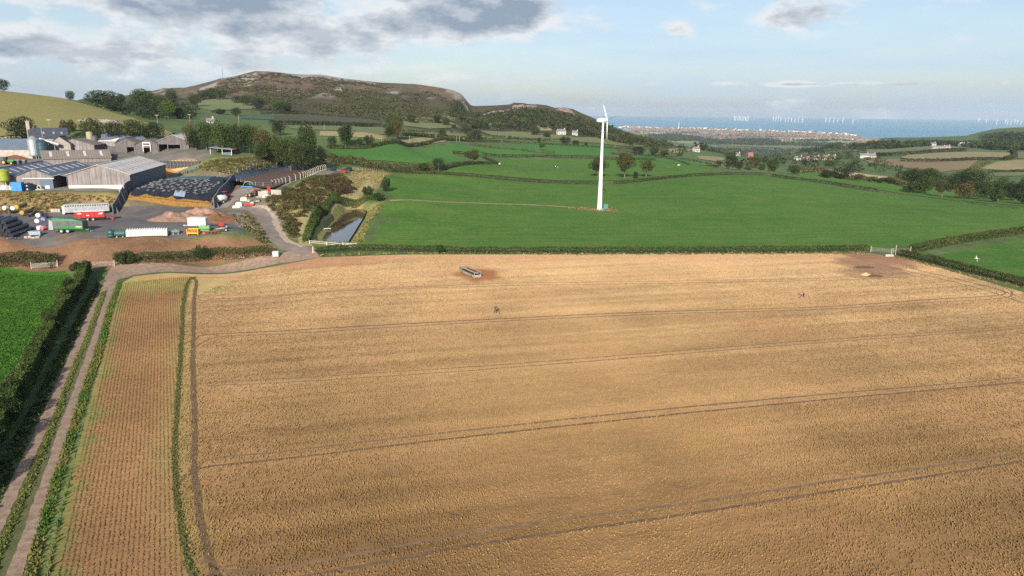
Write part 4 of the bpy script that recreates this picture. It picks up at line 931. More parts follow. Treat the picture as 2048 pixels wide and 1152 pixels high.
# a dead pale tree
t = thing('dead_tree', 'bleached leafless tree before the trees on the right', 'tree', P3(1996, 402)); b = MB(); rg = random.Random(5)
b.cyl((0, 0, -.3), (.1, 0, 3.2), .32, .2, 7); tips = [((.1, 0, 3.2), 0)]
for k in range(7):
    a = k*.9; q = (1.7*math.cos(a)+.1, 1.7*math.sin(a), 4.6+.5*(k % 3)); b.cyl((.1, 0, 2.0+.2*k), q, .13, .06, 5)
    for j in range(3): b.cyl(q, (q[0]+rg.uniform(-1, 1), q[1]+rg.uniform(-1, 1), q[2]+rg.uniform(.6, 1.8)), .06, .02, 4)
b.build('trunk', M_BARKP, t)

# ---- masses of scrub and wood that read as one
def scatter(poly, n, y0=30, world=False, seed=1, mask=None):
    rng = np.random.default_rng(seed); p = poly if world else hits(poly, y0); xs = [q[0] for q in p]; ys = [q[1] for q in p]
    x = rng.uniform(min(xs), max(xs), n*4); y = rng.uniform(min(ys), max(ys), n*4); ok = in_poly(x, y, p)
    if mask is not None: ok &= mask(x, y)
    return x[ok][:n], y[ok][:n]
def bushes(name, label, cat, poly, n, r, hgt, nl, leaf, tones, seed=1, y0=30, mask=None, world=False, vary=.5, stems=True):
    x, y = scatter(poly, n, y0, world, seed, mask); rng = np.random.default_rng(seed+5); m = len(x); z = H(x, y); parts = []
    rr = r*rng.uniform(1-vary, 1+vary, m); hh = hgt*rng.uniform(1-vary, 1+vary, m); ti = rng.integers(0, len(tones), m)
    d = rng.normal(size=(m, nl, 3)); d /= np.linalg.norm(d, axis=2)[..., None]; d *= rng.uniform(.55, 1, (m, nl, 1)); d[..., 2] = np.abs(d[..., 2])*.95 if hgt < 3 else d[..., 2]*.5+.55
    C = np.stack([x[:, None]+d[..., 0]*rr[:, None], y[:, None]+d[..., 1]*rr[:, None], z[:, None]+d[..., 2]*hh[:, None]], -1).reshape(-1, 3)
    T = np.array(tones)[ti]*rng.uniform(.7, 1.35, (m, 1)); col = np.repeat(T, nl, 0)*rng.uniform(.75, 1.25, (m*nl, 1)); V, F, Cc = leaf_quads(C, leaf, col, 0, rng)
    base = np.array((x[0], y[0], z[0])); o = leaf_obj(name, [(V-base, F, Cc)], M_LEAF, None, tuple(base)); return tag(o, label, cat, kind='stuff')
SCR = [(.055, .07, .025), (.075, .065, .03), (.10, .075, .04), (.045, .06, .022), (.09, .085, .035)]
WOOD = [(.034, .052, .017), (.05, .068, .022), (.025, .038, .015), (.062, .07, .025), (.075, .062, .028)]
WDK = [(.028, .042, .016), (.036, .052, .018), (.022, .034, .014)]
bushes('hill_scrub', 'low dark scrub and heather clothing the lower hillside', 'scrub', [(350, 200), (480, 178), (560, 180), (680, 175), (800, 190), (900, 195), (930, 232), (960, 256), (800, 245), (640, 228), (560, 226), (520, 215), (470, 195), (400, 200)], 3400, 3.0, 1.7, 22, 1.5, SCR, 3, 850, lambda x, y: vnoise(x, y, 60, 3) > .42)
bushes('upper_scrub', 'scattered gorse bushes on the bare upper hill', 'scrub', [(380, 182), (440, 160), (510, 148), (620, 155), (760, 170), (900, 188), (920, 200), (800, 192), (680, 178), (560, 183), (480, 182)], 1100, 2.4, 1.7, 20, 1.4, SCR[:4], 4, 950, lambda x, y: vnoise(x, y, 50, 3) > .50)
bushes('quarry_wood', 'mixed wood covering the right end of the hill below the old quarry', 'wood', [(905, 205), (940, 222), (1000, 225), (1100, 228), (1180, 244), (1240, 264), (1300, 280), (1320, 292), (1250, 290), (1180, 272), (1090, 256), (1040, 262), (985, 255), (950, 256), (900, 236)], 1500, 4.6, 5.2, 46, 1.7, WOOD, 5, 900)
bushes('foot_wood', 'dark wood along the field edge right of the turbine', 'wood', [(1245, 282), (1300, 285), (1360, 290), (1400, 296), (1440, 306), (1470, 312), (1440, 318), (1390, 312), (1330, 314), (1280, 306), (1250, 296)], 300, 5.2, 6.0, 60, 1.5, WOOD[:4], 6, 700)
bushes('skyline_wood', 'dark wood behind the hay meadow below the hill', 'wood', [(212, 224), (250, 215), (310, 214), (360, 215), (392, 224), (385, 236), (340, 240), (300, 242), (255, 232)], 110, 5.0, 5.5, 130, .95, WDK, 7, 480)
bushes('village_wood', 'green woodland round the village in the valley', 'wood', [(1420, 314), (1480, 310), (1600, 312), (1700, 316), (1740, 322), (1800, 340), (1830, 352), (1760, 350), (1650, 340), (1560, 332), (1480, 330)], 620, 6.0, 7.0, 70, 1.6, WOOD[:4], 8, 620)
bushes('valley_wood', 'broad band of far woodland in the valley beyond the pastures', 'wood', [(1380, 296), (1500, 298), (1620, 300), (1700, 302), (1740, 312), (1640, 316), (1500, 314), (1400, 308)], 1500, 8.0, 9.0, 40, 2.8, WOOD[:4], 9, 900)
bushes('ridge_wood', 'wooded ridge above the sea on the right', 'wood', [(1690, 296), (1740, 290), (1800, 290), (1900, 287), (1990, 288), (2080, 290), (2080, 302), (1980, 300), (1900, 292), (1800, 298), (1720, 304)], 700, 7.5, 8.0, 34, 3.0, WOOD[:3], 10, 1200)
bushes('headland_wood', 'dark wood under the heather headland at the far right', 'wood', [(1960, 275), (2010, 270), (2100, 268), (2150, 300), (2040, 303), (1980, 296)], 420, 8.0, 9.0, 34, 3.2, WDK+WOOD[:2], 11, 1300)
bushes('valley_scrub', 'mixed shrubs filling the dip under the right-hand trees', 'scrub', [(1790, 361), (1860, 372), (1950, 385), (2048, 399), (2140, 406), (2140, 390), (2048, 382), (1950, 368), (1860, 354), (1800, 350)], 330, 3.4, 4.2, 120, .75, WOOD, 12, 360)
bushes('mound_scrub', 'dark bramble and gorse scrub on the mound between lane and pond path', 'scrub', [(530, 400), (560, 384), (600, 370), (640, 354), (680, 350), (706, 368), (700, 384), (660, 394), (630, 414), (600, 450), (590, 478), (572, 462), (556, 430)], 620, 1.3, 1.2, 80, .34, [(.075, .075, .025), (.10, .085, .03), (.06, .07, .02), (.13, .10, .04), (.085, .055, .03)], 13)
bushes('russet_scrub', 'dark russet bramble patch beside the straw-coloured bank', 'scrub', [(660, 362), (690, 366), (712, 380), (700, 388), (670, 388), (650, 380)], 90, 1.3, 1.3, 80, .34, [(.06, .03, .022), (.075, .04, .028)], 14)
bushes('bank_weeds', 'dry brown docks and weeds on the bank below the barns', 'weeds', [(-60, 386), (60, 386), (135, 387), (240, 392), (232, 418), (150, 426), (0, 428), (-60, 428)], 460, .75, .55, 34, .30, [(.26, .17, .07), (.32, .22, .10), (.18, .115, .05), (.17, .15, .05), (.13, .15, .04)], 15)
bushes('pit_bank_scrub', 'rough grass and weeds between the farm belt and the slurry pit', 'scrub', [(392, 338), (420, 322), (470, 318), (520, 314), (600, 317), (650, 322), (640, 330), (560, 330), (510, 340), (470, 352)], 380, 1.1, .8, 44, .34, [(.13, .12, .045), (.17, .14, .06), (.09, .10, .03), (.11, .09, .04)], 16)
bushes('pond_reeds', 'tawny reeds and rough grass round the pond', 'reeds', [(632, 491), (645, 484), (704, 486), (738, 430), (748, 415), (770, 408), (742, 440), (724, 489), (690, 493)], 240, .6, .7, 30, .26, [(.30, .25, .10), (.22, .21, .07), (.14, .17, .045), (.33, .26, .12)], 17)
bushes('haul_road_weeds', 'weeds on the stony bank beside the haul road', 'weeds', [(462, 432), (490, 428), (512, 440), (530, 468), (552, 492), (528, 492), (500, 468), (478, 448)], 130, .7, .6, 40, .28, [(.16, .14, .05), (.09, .11, .03), (.22, .16, .08), (.07, .09, .025)], 18)
bushes('straw_bank_grass', 'long bleached grass on the bank above the grass path', 'grass', [(640, 350), (700, 343), (775, 345), (770, 362), (735, 374), (715, 392), (705, 372), (680, 352)], 330, .55, .45, 24, .3, [(.38, .30, .14), (.32, .26, .11), (.26, .22, .09)], 19)
bushes('hedge_foot_grass', 'dry tussocks along the foot of the long low hedge', 'grass', [(640, 513), (800, 509), (1200, 511), (1730, 509), (1730, 504), (1200, 506.5), (800, 505), (640, 508)], 420, .4, .35, 16, .24, [(.33, .24, .12), (.20, .17, .06), (.16, .16, .05), (.38, .29, .16)], 20)
bushes('right_hedge_foot', 'rusty tussocks along the foot of the right-hand hedge', 'grass', [(1790, 515), (1900, 543), (2048, 578), (2100, 592), (2100, 587), (2048, 573), (1900, 539), (1795, 512)], 240, .35, .3, 16, .22, [(.33, .18, .07), (.30, .2, .09), (.2, .16, .06)], 21)

# ---- stubble and grass blades near the camera: real stalks, so that the sun finds the gaps
def tufts(name, label, x, y, h, w, cols, seed, cat='stubble', m=M_STRAWTUFT, lean=.25):
    rng = np.random.default_rng(seed); n = len(x); z = H(x, y)+.02; V = []; a = rng.uniform(0, math.pi, n)
    hh = h*rng.uniform(.35, 1.55, n); ww = w*rng.uniform(.45, 1.6, n); T = cols*rng.uniform(.8, 1.2, (n, 1)); Vs = []; Fs = []; Cs = []; o = 0
    for k in range(2):
        t = a+k*1.45; dx = np.cos(t)*ww*.5; dy = np.sin(t)*ww*.5; lx = rng.normal(0, lean, n)*hh; ly = rng.normal(0, lean, n)*hh
        q = np.stack([np.stack([x-dx, y-dy, z], -1), np.stack([x+dx, y+dy, z], -1), np.stack([x+dx*.85+lx, y+dy*.85+ly, z+hh], -1), np.stack([x-dx*.85+lx, y-dy*.85+ly, z+hh*.85], -1)], 1)
        Vs.append(q.reshape(-1, 3)); Fs.append(np.arange(4*n).reshape(n, 4)+o); Cs.append(np.repeat(T, 4, 0)); o += 4*n
    V = np.concatenate(Vs); base = np.array((x.mean(), y.mean(), 0)); me = mesh_np(name, V-base, np.concatenate(Fs)); set_col(me, 'col', np.clip(np.concatenate(Cs), .01, .9))
    return tag(link(name, me, m, None, tuple(base)), label, cat, kind='stuff')
def visible(x, y, mar=60):
    a, b = project(x, y, np.zeros_like(x)); return (a > -mar-60) & (a < 2048+mar+60) & (b < 1152+mar+60)
def row_points(ang, row, step, x0, x1, y0, y1, jit, seed):
    rng = np.random.default_rng(seed); c, s = math.cos(ang), math.sin(ang); R = 215
    i, j = np.meshgrid(np.arange(-R, R, step), np.arange(-R, R, row)); i = i.ravel()+rng.uniform(-.5, .5, i.size)*step; j = j.ravel()+rng.normal(0, jit, j.size)
    x = i*c-j*s+50; y = i*s+j*c+100; ok = (x > x0) & (x < x1) & (y > y0) & (y < y1); return x[ok], y[ok]
def stubble():
    x, y = row_points(R_(14.3), .28, .17, -70, 165, 50, 205, .05, 31)
    ok = visible(x, y) & in_poly(x, y, FIELD) & ~in_poly(x, y, HEADPOLY); x, y = x[ok], y[ok]
    t_ = y*math.cos(R_(14.3))-x*math.sin(R_(14.3)); s_ = x*math.cos(R_(14.3))+y*math.sin(R_(14.3)); keep = RNG.random(len(x)) < np.clip((85/y)**1.3, 0, 1)*np.clip((208-y)/40, 0, 1)*np.clip(.15+.6*vnoise(x, y, 6, 3)+1.0*(vnoise(t_, s_/30, 1.1, 3)-.3), .1, 1); x, y = x[keep], y[keep]
    for P, w in TR:
        d = seg_dist(x, y, P); k = (d > w*.5+RNG.uniform(-.12, .25, len(x))) | (RNG.random(len(x)) < .16); x, y = x[k], y[k]
    for (mx, my, ax, ay), wgt, _ in MUD:
        k = (np.hypot((x-mx)/ax, (y-my)/ay) > 1.1*wgt) | (RNG.random(len(x)) > wgt); x, y = x[k], y[k]
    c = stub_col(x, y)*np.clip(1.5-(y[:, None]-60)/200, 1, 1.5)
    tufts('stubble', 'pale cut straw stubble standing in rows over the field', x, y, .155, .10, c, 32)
    # headland rows run with the track
    d = np.array(TRACK_EDGE[1])-np.array(TRACK_EDGE[6]); ang = math.atan2(d[1], d[0])
    x, y = row_points(ang, .44, .11, -110, -10, 50, 186, .045, 33); ok = visible(x, y) & in_poly(x, y, HEADPOLY); x, y = x[ok], y[ok]
    dd = seg_dist(x, y, TRACK_EDGE); k = (dd > .5) & (RNG.random(len(x)) < .7+.5*vnoise(x, y, 2.0, 3))
    for P, w in TR[:2]: k &= seg_dist(x, y, P) > w*.55
    x, y = x[k], y[k]; tufts('headland_stubble', 'browner stubble in rows beside the track', x, y, .09, .10, stub_col(x, y)*1.05, 34)
def track_growth():
    # grass and broken straw growing in the two worn headland lines
    for i, (P, w) in enumerate(TR[:2]):
        L = smooth_line(P, .10); x = np.repeat(L[:, 0], 3 if i == 0 else 2)+RNG.normal(0, w*.38, len(L)*(3 if i == 0 else 2)); y = np.repeat(L[:, 1], 3 if i == 0 else 2)+RNG.normal(0, .15, len(x)); ok = visible(x, y); x, y = x[ok], y[ok]; q = vnoise(x, y, 1.5, 3)[:, None]
        c = L3(.075, .10, .022)*(1-q)+L3(.16, .14, .05)*q if i == 0 else L3(.12, .075, .04)*(1-q)+L3(.26, .17, .08)*q
        tufts('headland_growth', ('green weeds grown up in the left headland wheel mark', 'broken straw in the brown headland wheel mark')[i], x, y, .13 if i == 0 else .07, .12, c, 48+i, 'grass', M_LEAF, .5)
track_growth()
stubble()
def grass_tufts():
    def box(n, poly, seed): return scatter(poly, n, 30, True, seed)
    vp = [tuple(atZ(*p)) for p in VERGE]+[tuple(p) for p in TRACK_EDGE[::-1]]
    x, y = box(60000, vp, 41); ok = visible(x, y); x, y = x[ok], y[ok]; n1 = vnoise(x, y, 3.5, 3)[:, None]; q = np.clip((n1-.35)/.3, 0, 1)
    fur = seg_dist(x, y, [atZ(*p) for p in [(240, 575), (225, 640), (205, 720), (180, 800), (160, 870), (120, 1000), (95, 1100), (75, 1200)]]); k = fur > .35; x, y, q = x[k], y[k], q[k]
    c = L3(.075, .145, .024)*(1-q)+L3(.17, .165, .045)*q; tufts('verge_tufts', 'long tussocky grass between track and stubble', x, y, .30, .11, c, 42, 'grass', M_LEAF, .4)
    lf = [tuple(atZ(*p)) for p in [(-60, 532), (0, 530), (130, 542), (150, 560), (135, 600), (85, 690), (30, 800), (-20, 900), (-60, 980)]]
    x, y = box(26000, lf, 43); ok = visible(x, y); x, y = x[ok], y[ok]; n1 = vnoise(x, y, 2.5, 3)[:, None]; c = L3(.045, .135, .014)*(.75+.5*n1)+L3(.02, .012, .0)*(n1 > .62)
    tufts('meadow_tufts', 'short bright grass of the left field', x, y, .16, .45, c, 44, 'grass', M_LEAF, .4)
    mid = [tuple(atZ(*p)) for p in [(208, 578), (188, 640), (150, 730), (110, 840), (55, 975), (0, 1105), (-20, 1152)]]
    L = smooth_line(mid, .15); x = np.repeat(L[:, 0], 4)+RNG.normal(0, .22, len(L)*4); y = np.repeat(L[:, 1], 4)+RNG.normal(0, .2, len(L)*4)
    tufts('track_tufts', 'strip of grass between the two wheel ruts', x, y, .16, .22, L3(.13, .15, .04)*(.8+.5*vnoise(x, y, 2, 2)[:, None]), 45, 'grass', M_LEAF, .4)
    sh = [tuple(atZ(*p)) for p in [(195, 556), (165, 610), (120, 700), (60, 820), (-20, 960), (-60, 1050), (-130, 1150), (-60, 1170), (0, 1040), (50, 930), (95, 830), (128, 752), (155, 690), (180, 632), (200, 585)]]
    x, y = box(9000, sh, 46); ok = visible(x, y) & (seg_dist(x, y, [atZ(*p) for p in RUT_L]) > .85); x, y = x[ok], y[ok]; tufts('track_side_tufts', 'rank grass between hedge and left wheel rut', x, y, .3, .35, L3(.055, .085, .02)*(.7+.6*vnoise(x, y, 2, 2)[:, None]), 47, 'grass', M_LEAF, .4)  # side tufts coloured darker for the hedge's shade
grass_tufts()
# ------------------------------------------------------------------ farm buildings
def ribbed(name, c, c2, rough=.6, metal=0.0, pitch=1.0, axis=0, depth=.03):
    """sheet roofing or cladding: weathered colour with ribs as fine relief"""
    m = bpy.data.materials.new(name); m.use_nodes = True; g = NT(m.node_tree); b = m.node_tree.nodes['Principled BSDF']; tc = g.add('ShaderNodeTexCoord'); v = tc.outputs['Object']
    s = g.add('ShaderNodeSeparateXYZ'); g.set(s.inputs[0], v); st = [.35, .35, .35]; st[axis] = 2.0
    n = g.noise(g.vmath('MULTIPLY', v, tuple(st)), 1.0, 5, .65); n2 = g.noise(v, .25, 3)
    col = g.mix(g.maprange(g.math('ADD', g.math('MULTIPLY', n, .65), g.math('MULTIPLY', n2, .35)), .36, .62), c, c2); g.set(b.inputs['Base Color'], col)
    b.inputs['Roughness'].default_value = rough; b.inputs['Metallic'].default_value = metal
    w = g.math('SINE', g.math('MULTIPLY', s.outputs[axis], 6.283/pitch)); bn = g.add('ShaderNodeBump'); bn.inputs['Distance'].default_value = depth; g.set(bn.inputs['Height'], w); g.l.new(bn.outputs[0], b.inputs['Normal']); return m
def boards(name, c, c2):
    m = bpy.data.materials.new(name); m.use_nodes = True; g = NT(m.node_tree); b = m.node_tree.nodes['Principled BSDF']; tc = g.add('ShaderNodeTexCoord'); v = tc.outputs['Object']
    n = g.noise(g.vmath('MULTIPLY', v, (3.2, 3.2, .10)), 1.0, 4, .7); n2 = g.noise(v, .3, 3)
    col = g.mix(g.maprange(n, .36, .64), c, c2); f = g.maprange(n2, .3, .7, .8, 1.2); g.set(b.inputs['Base Color'], g.mix(1.0, col, g.comb(f, f, f), 'MULTIPLY')); b.inputs['Roughness'].default_value = .9; return m
M_FIBRE = ribbed('pale_fibre_cement', (.64, .61, .58), (.50, .47, .44), .85, axis=1, pitch=.6, depth=.012)
M_FIBREB = ribbed('brown_fibre_cement', (.23, .19, .165), (.155, .125, .11), .9, axis=1, pitch=.6, depth=.012)
M_BLUEROOF = ribbed('blue_grey_sheet', (.135, .16, .20), (.10, .118, .15), .55, axis=1, pitch=.6, depth=.012)
M_GREYROOF = ribbed('grey_sheet', (.34, .32, .31), (.26, .24, .235), .7, axis=1, pitch=.6, depth=.012)
M_BLUECLAD = ribbed('slate_blue_cladding', (.09, .135, .19), (.07, .105, .155), .55, axis=1)
M_TEAL = ribbed('teal_cladding', (.05, .13, .14), (.04, .10, .115), .55, axis=1)
M_BOARD = boards('weathered_boards', (.29, .255, .245), (.14, .12, .12))
M_BOARDD = boards('dark_boards', (.16, .138, .138), (.09, .078, .082))
M_WHITEW = mat('whitewashed_block', (.74, .70, .62), (.60, .55, .47), .6, .9)
M_CONC = mat('concrete', (.46, .42, .37), (.33, .30, .26), .7, .9, bump=.01)
M_CONCD = mat('damp_concrete', (.12, .13, .155), (.065, .07, .085), .6, .85)
M_LITE = mat('rooflight_plastic', (.62, .60, .56), (.5, .47, .43), 1.0, .4)
M_DARKM = mat('black_steel', (.03, .03, .035), (.05, .05, .055), 2, .5)
M_GALV = mat('galvanised_steel', (.50, .52, .54), (.36, .38, .40), 1.5, .45, .6)
M_WOODP = mat('post_wood', (.42, .36, .28), (.28, .23, .17), 2, .9)
M_SLATE = mat('welsh_slate', (.04, .045, .062), (.065, .07, .09), .8, .6)
M_STONE = mat('pale_rubble_stone', (.45, .38, .32), (.32, .26, .21), 1.3, .9, bump=.06, bscale=2)
M_STONEG = mat('grey_rubble_stone', (.34, .31, .27), (.22, .20, .17), 1.0, .95, bump=.06, bscale=2)
M_RUB = mat('black_rubber', (.022, .022, .024), (.035, .035, .036), 3, .8)
M_GREYRUB = mat('dusty_tyre', (.19, .19, .19), (.07, .07, .075), 2, .85)
M_RED = mat('red_paint', (.52, .025, .03), (.33, .045, .035), .9, .5, detail=6)
M_WHITE = mat('white_paint', (.76, .75, .73), (.58, .55, .51), .9, .55, detail=6)
M_BLUE = mat('bright_blue_paint', (.03, .24, .60), (.025, .20, .52), 1.0, .5)
M_YEL = mat('yellow_paint', (.78, .42, .01), (.68, .34, .01), 1.0, .5)
M_GRN = mat('tractor_green', (.02, .23, .03), (.04, .15, .035), .9, .5, detail=6)
M_LGRN = mat('pale_green_paint', (.20, .42, .20), (.16, .34, .16), 1.0, .6)
M_OLIVE = mat('yellow_green_paint', (.30, .34, .03), (.23, .27, .03), 1.0, .6)
M_TANKG = mat('dark_green_plastic', (.02, .085, .085), (.016, .065, .065), 1.0, .45)
M_RUST = mat('rust', (.20, .075, .035), (.12, .05, .03), 2.0, .9)
M_GLASS = mat('dark_glass', (.02, .025, .03), (.03, .035, .04), 1.0, .1)
M_STEELD = mat('dull_grey_steel', (.13, .13, .14), (.09, .09, .10), 1.0, .5, .3)
M_WRAP = mat('black_bale_wrap', (.012, .015, .026), (.02, .024, .038), 2.0, .28, spec=.6)
M_WRAPW = mat('white_bale_wrap', (.72, .72, .74), (.58, .58, .62), 2.0, .35)
M_HAY = mat('golden_hay', (.31, .165, .034), (.17, .085, .022), 2.5, .95, bump=.04, bscale=8)
M_HAYD = mat('weathered_straw', (.24, .20, .12), (.12, .10, .07), 1.5, .95)

def basis(fl, fr):
    """origin at the middle of a front edge, x along it, y away from the camera"""
    a, b = Vector(fl), Vector(fr); d = (b-a); d.z = 0; return (a+b)/2, d.length, math.atan2(d.y, d.x)
def shed(name, label, fl, fr, L, eave, ridge, roof, wall, side=None, base=None, openings=(), back=True, lights=None, over=.45, cat='barn', z=None, fwall=True, sides=(1, 1), skirt=3.0, capwhite=False, group=None):
    o, w, rz = basis(P3(*fl) if len(fl) == 2 else fl, P3(*fr) if len(fr) == 2 else fr)
    z0 = min(o.z, float(H(o.x, o.y))) if z is None else z; t = thing(name, label, cat, (o.x, o.y, z0), rz, group); hw = w/2
    rl = lambda x: eave+(ridge-eave)*(1-abs(x)/hw); side = side or wall
    cuts = sorted({-hw, 0.0, hw}|{q for op in openings for q in op[:2]})
    if fwall:
        b = MB(); bb = MB()
        for x0, x1 in zip(cuts[:-1], cuts[1:]):
            op = [q for q in openings if q[0] <= x0+1e-4 and q[1] >= x1-1e-4]; zb = op[0][2] if op else -skirt
            if base and not op: bb.prism([(x0, -skirt), (x1, -skirt), (x1, base[0]), (x0, base[0])], -.06, .24); zb = base[0]
            b.prism([(x0, zb), (x1, zb), (x1, rl(x1)-.02), (x0, rl(x0)-.02)], 0, .18)
        b.build('front_gable', wall, t)
        if base: bb.build('plinth', base[1], t)
    if back: MB().prism([(-hw, -skirt), (hw, -skirt), (hw, eave), (0, ridge-.02), (-hw, eave)], L-.18, L).build('back_gable', wall, t)
    for s, on in zip((-1, 1), sides):
        if on: x0, x1 = (-hw, -hw+.15) if s < 0 else (hw-.15, hw); MB().box(x0, x1, .2, L-.2, -skirt, eave-.03).build('side_wall', side, t)
    for s in (-1, 1):
        k = (ridge-eave)/hw; xo = s*(hw+over); zo = eave-k*over
        r = MB().hexa([(xo, -over, zo), (0, -over, ridge), (0, L+over, ridge), (xo, L+over, zo)] if s < 0 else [(0, -over, ridge), (xo, -over, zo), (xo, L+over, zo), (0, L+over, ridge)],
                      [(xo, -over, zo+.12), (0, -over, ridge+.12), (0, L+over, ridge+.12), (xo, L+over, zo+.12)] if s < 0 else [(0, -over, ridge+.12), (xo, -over, zo+.12), (xo, L+over, zo+.12), (0, L+over, ridge+.12)]).build('roof_slope', roof, t)
        if lights:
            nrow, rows, m = lights
            for f0, f1 in rows:
                for i in range(nrow):
                    y = L*(i+.5)/nrow; xa, xb = s*hw*(1-f0), s*hw*(1-f1); za, zb = eave+(ridge-eave)*f0+.135, eave+(ridge-eave)*f1+.135
                    q = [(xa, y-.5, za), (xb, y-.5, zb), (xb, y+.5, zb), (xa, y+.5, za)]; q = q if s < 0 else [q[1], q[0], q[3], q[2]]
                    MB().hexa(q, [(x_, y_, z_+.05) for x_, y_, z_ in q]).build('rooflight', m, r)
    MB().box(-.25, .25, -over, L+over, ridge+.08, ridge+.20).build('ridge_cap', M_WHITEW if capwhite else roof, t)
    MB().box(-hw-over, -hw-over+.15, -over, L+over, eave-.35-over*(ridge-eave)/hw, eave-.15-over*(ridge-eave)/hw).build('gutter', M_STEELD, t)
    return t, w, L
M_LITED = mat('mossy_rooflight', (.22, .19, .17), (.30, .26, .23), 1.0, .6)
# the near barn with whitewashed plinth
BARN_A = R_(12)                     # the barns stand square to each other, turned a little from the view
def right_of(p, w): return (p[0]+w*math.cos(BARN_A), p[1]+w*math.sin(BARN_A), p[2])
A_FL = Vector(atZ(138.5, 381, 10.5)); A_FR = Vector(right_of(A_FL, 20.3))
tA, wA, LA = shed('barn', 'large boarded barn with whitewashed plinth and pale grey roof beside the silage clamp', tuple(A_FL), tuple(A_FR), 50, 5.7, 9.0, M_FIBRE, M_BOARD, M_BLUECLAD, (1.9, M_WHITEW), lights=(11, ((.18, .40), (.56, .74)), M_LITED), z=10.4)
shed('barn', 'left twin-span barn front with boarded gable and sliding door track', tuple(atZ(34, 379, 10.8)), right_of(atZ(34, 379, 10.8), 11.9), 40, 4.7, 7.2, M_BLUEROOF, M_BOARD, M_BOARD, lights=(7, ((.30, .75),), M_LITE), z=10.7, openings=((2.0, 6.2, 3.6),), capwhite=True)
shed('barn', 'outer twin-span barn at the left edge with dark blue roof', right_of(atZ(34, 379, 10.8), -12.6), right_of(atZ(34, 379, 10.8), -.1), 40, 4.7, 7.3, M_BLUEROOF, M_BOARD, M_BOARD, (1.6, M_WHITEW), lights=(7, ((.30, .75),), M_LITE), z=10.7)
shed('barn', 'lean-to bay between the boarded gable and the near barn, open and dark inside', right_of(atZ(34, 379, 10.8), 12.1), right_of(atZ(34, 379, 10.8), 16.4), 30, 4.6, 5.2, M_GREYROOF, M_BOARDD, M_BOARDD, z=10.7, fwall=False)
# the sliding door and its rail
t = thing('sliding_door', 'blue-grey sliding door hanging from a white rail on the boarded gable', 'door', right_of(atZ(34, 379, 10.8), 9.9)-np.array((0, .45, 0)), BARN_A); MB().box(-2.2, 2.2, -.05, .05, 0, 3.6).build('panel', M_BLUECLAD, t, bevel=.02); MB().box(-7.5, 2.6, -.12, .02, 3.7, 4.0).build('rail', M_WHITE, t)
MB().box(-.6, .9, -.08, -.05, .2, 1.4).build('hatch', M_GALV, t)
def cross_shed(name, label, pl, pr, depth, eave, ridge, roof, front, end, z, openings=(), over=.4, lights=0):
    """shed whose long side faces the camera"""
    a, b = Vector(pl), Vector(pr); d = b-a; d.z = 0; L = d.length; o = (a+b)/2; rz = math.atan2(d.y, d.x); t = thing(name, label, name, (o.x, o.y, z), rz); h = L/2
    cuts = sorted({-h, h}|{q for op in openings for q in op[:2]}); f = MB()
    for x0, x1 in zip(cuts[:-1], cuts[1:]):
        op = [q for q in openings if q[0] <= x0+1e-4 and q[1] >= x1-1e-4]; f.box(x0, x1, 0, .18, op[0][2] if op else -3, eave)
    f.build('front_wall', front, t); MB().box(-h, h, depth-.18, depth, -3, eave).build('back_wall', front, t)
    for s in (-1, 1):
        x0, x1 = sorted((s*h, s*(h-.18))); MB().xprism([(.2, -3), (depth-.2, -3), (depth-.2, eave), (depth/2, ridge), (.2, eave)], x0, x1).build('end_wall', end if s > 0 else front, t)
    k = (ridge-eave)/(depth/2)
    for s in (0, 1):
        y0, y1 = (-over, depth/2) if s == 0 else (depth/2, depth+over); z0_, z1_ = (eave-k*over, ridge) if s == 0 else (ridge, eave-k*over)
        r = MB().hexa([(-h-over, y0, z0_), (h+over, y0, z0_), (h+over, y1, z1_), (-h-over, y1, z1_)], [(-h-over, y0, z0_+.12), (h+over, y0, z0_+.12), (h+over, y1, z1_+.12), (-h-over, y1, z1_+.12)]).build('roof_slope', roof, t)
        if s == 0:
            for i in range(lights):
                x = -h+L*(i+.5)/lights; za, zb = eave+(ridge-eave)*.25+.13, eave+(ridge-eave)*.85+.13; ya, yb = depth/2*.25, depth/2*.85
                q = [(x-.5, ya, za), (x+.5, ya, za), (x+.5, yb, zb), (x-.5, yb, zb)]; MB().hexa(q, [(u, v_, w_+.05) for u, v_, w_ in q]).build('rooflight', M_LITE, r)
    return t
cross_shed('barn', 'low brown-roofed shed with teal end wall behind the near barn', atZ(88, 337, 13.2), atZ(224, 333, 13.2), 20, 4.2, 7.2, ribbed('brown_sheet_cross', (.24, .20, .165), (.17, .14, .12), .9), M_BOARD, M_TEAL, 13.0, lights=4)
shed('barn', 'brown fibre-roofed barn with two dark doorways in its pale gable', tuple(P3(107, 313)), right_of(P3(107, 313), 17.6), 44, 5.2, 8.0, M_FIBREB, M_BOARD, M_BOARDD, openings=((-9.0, -5.6, 3.6), (-2.6, .6, 3.6)))
E1 = shed('barn', 'leftmost of the three dark boarded gables in the back row', tuple(P3(232, 303)), right_of(P3(232, 303), 8.8), 24, 4.6, 6.8, M_FIBREB, M_BOARDD, openings=((.5, 3.6, 2.6),))
shed('barn', 'middle boarded gable in the back row with a white-framed doorway', right_of(P3(232, 303), 8.9), right_of(P3(232, 303), 18.6), 25, 4.6, 7.0, M_FIBREB, M_BOARDD, openings=((-1.4, 2.2, 2.8),))
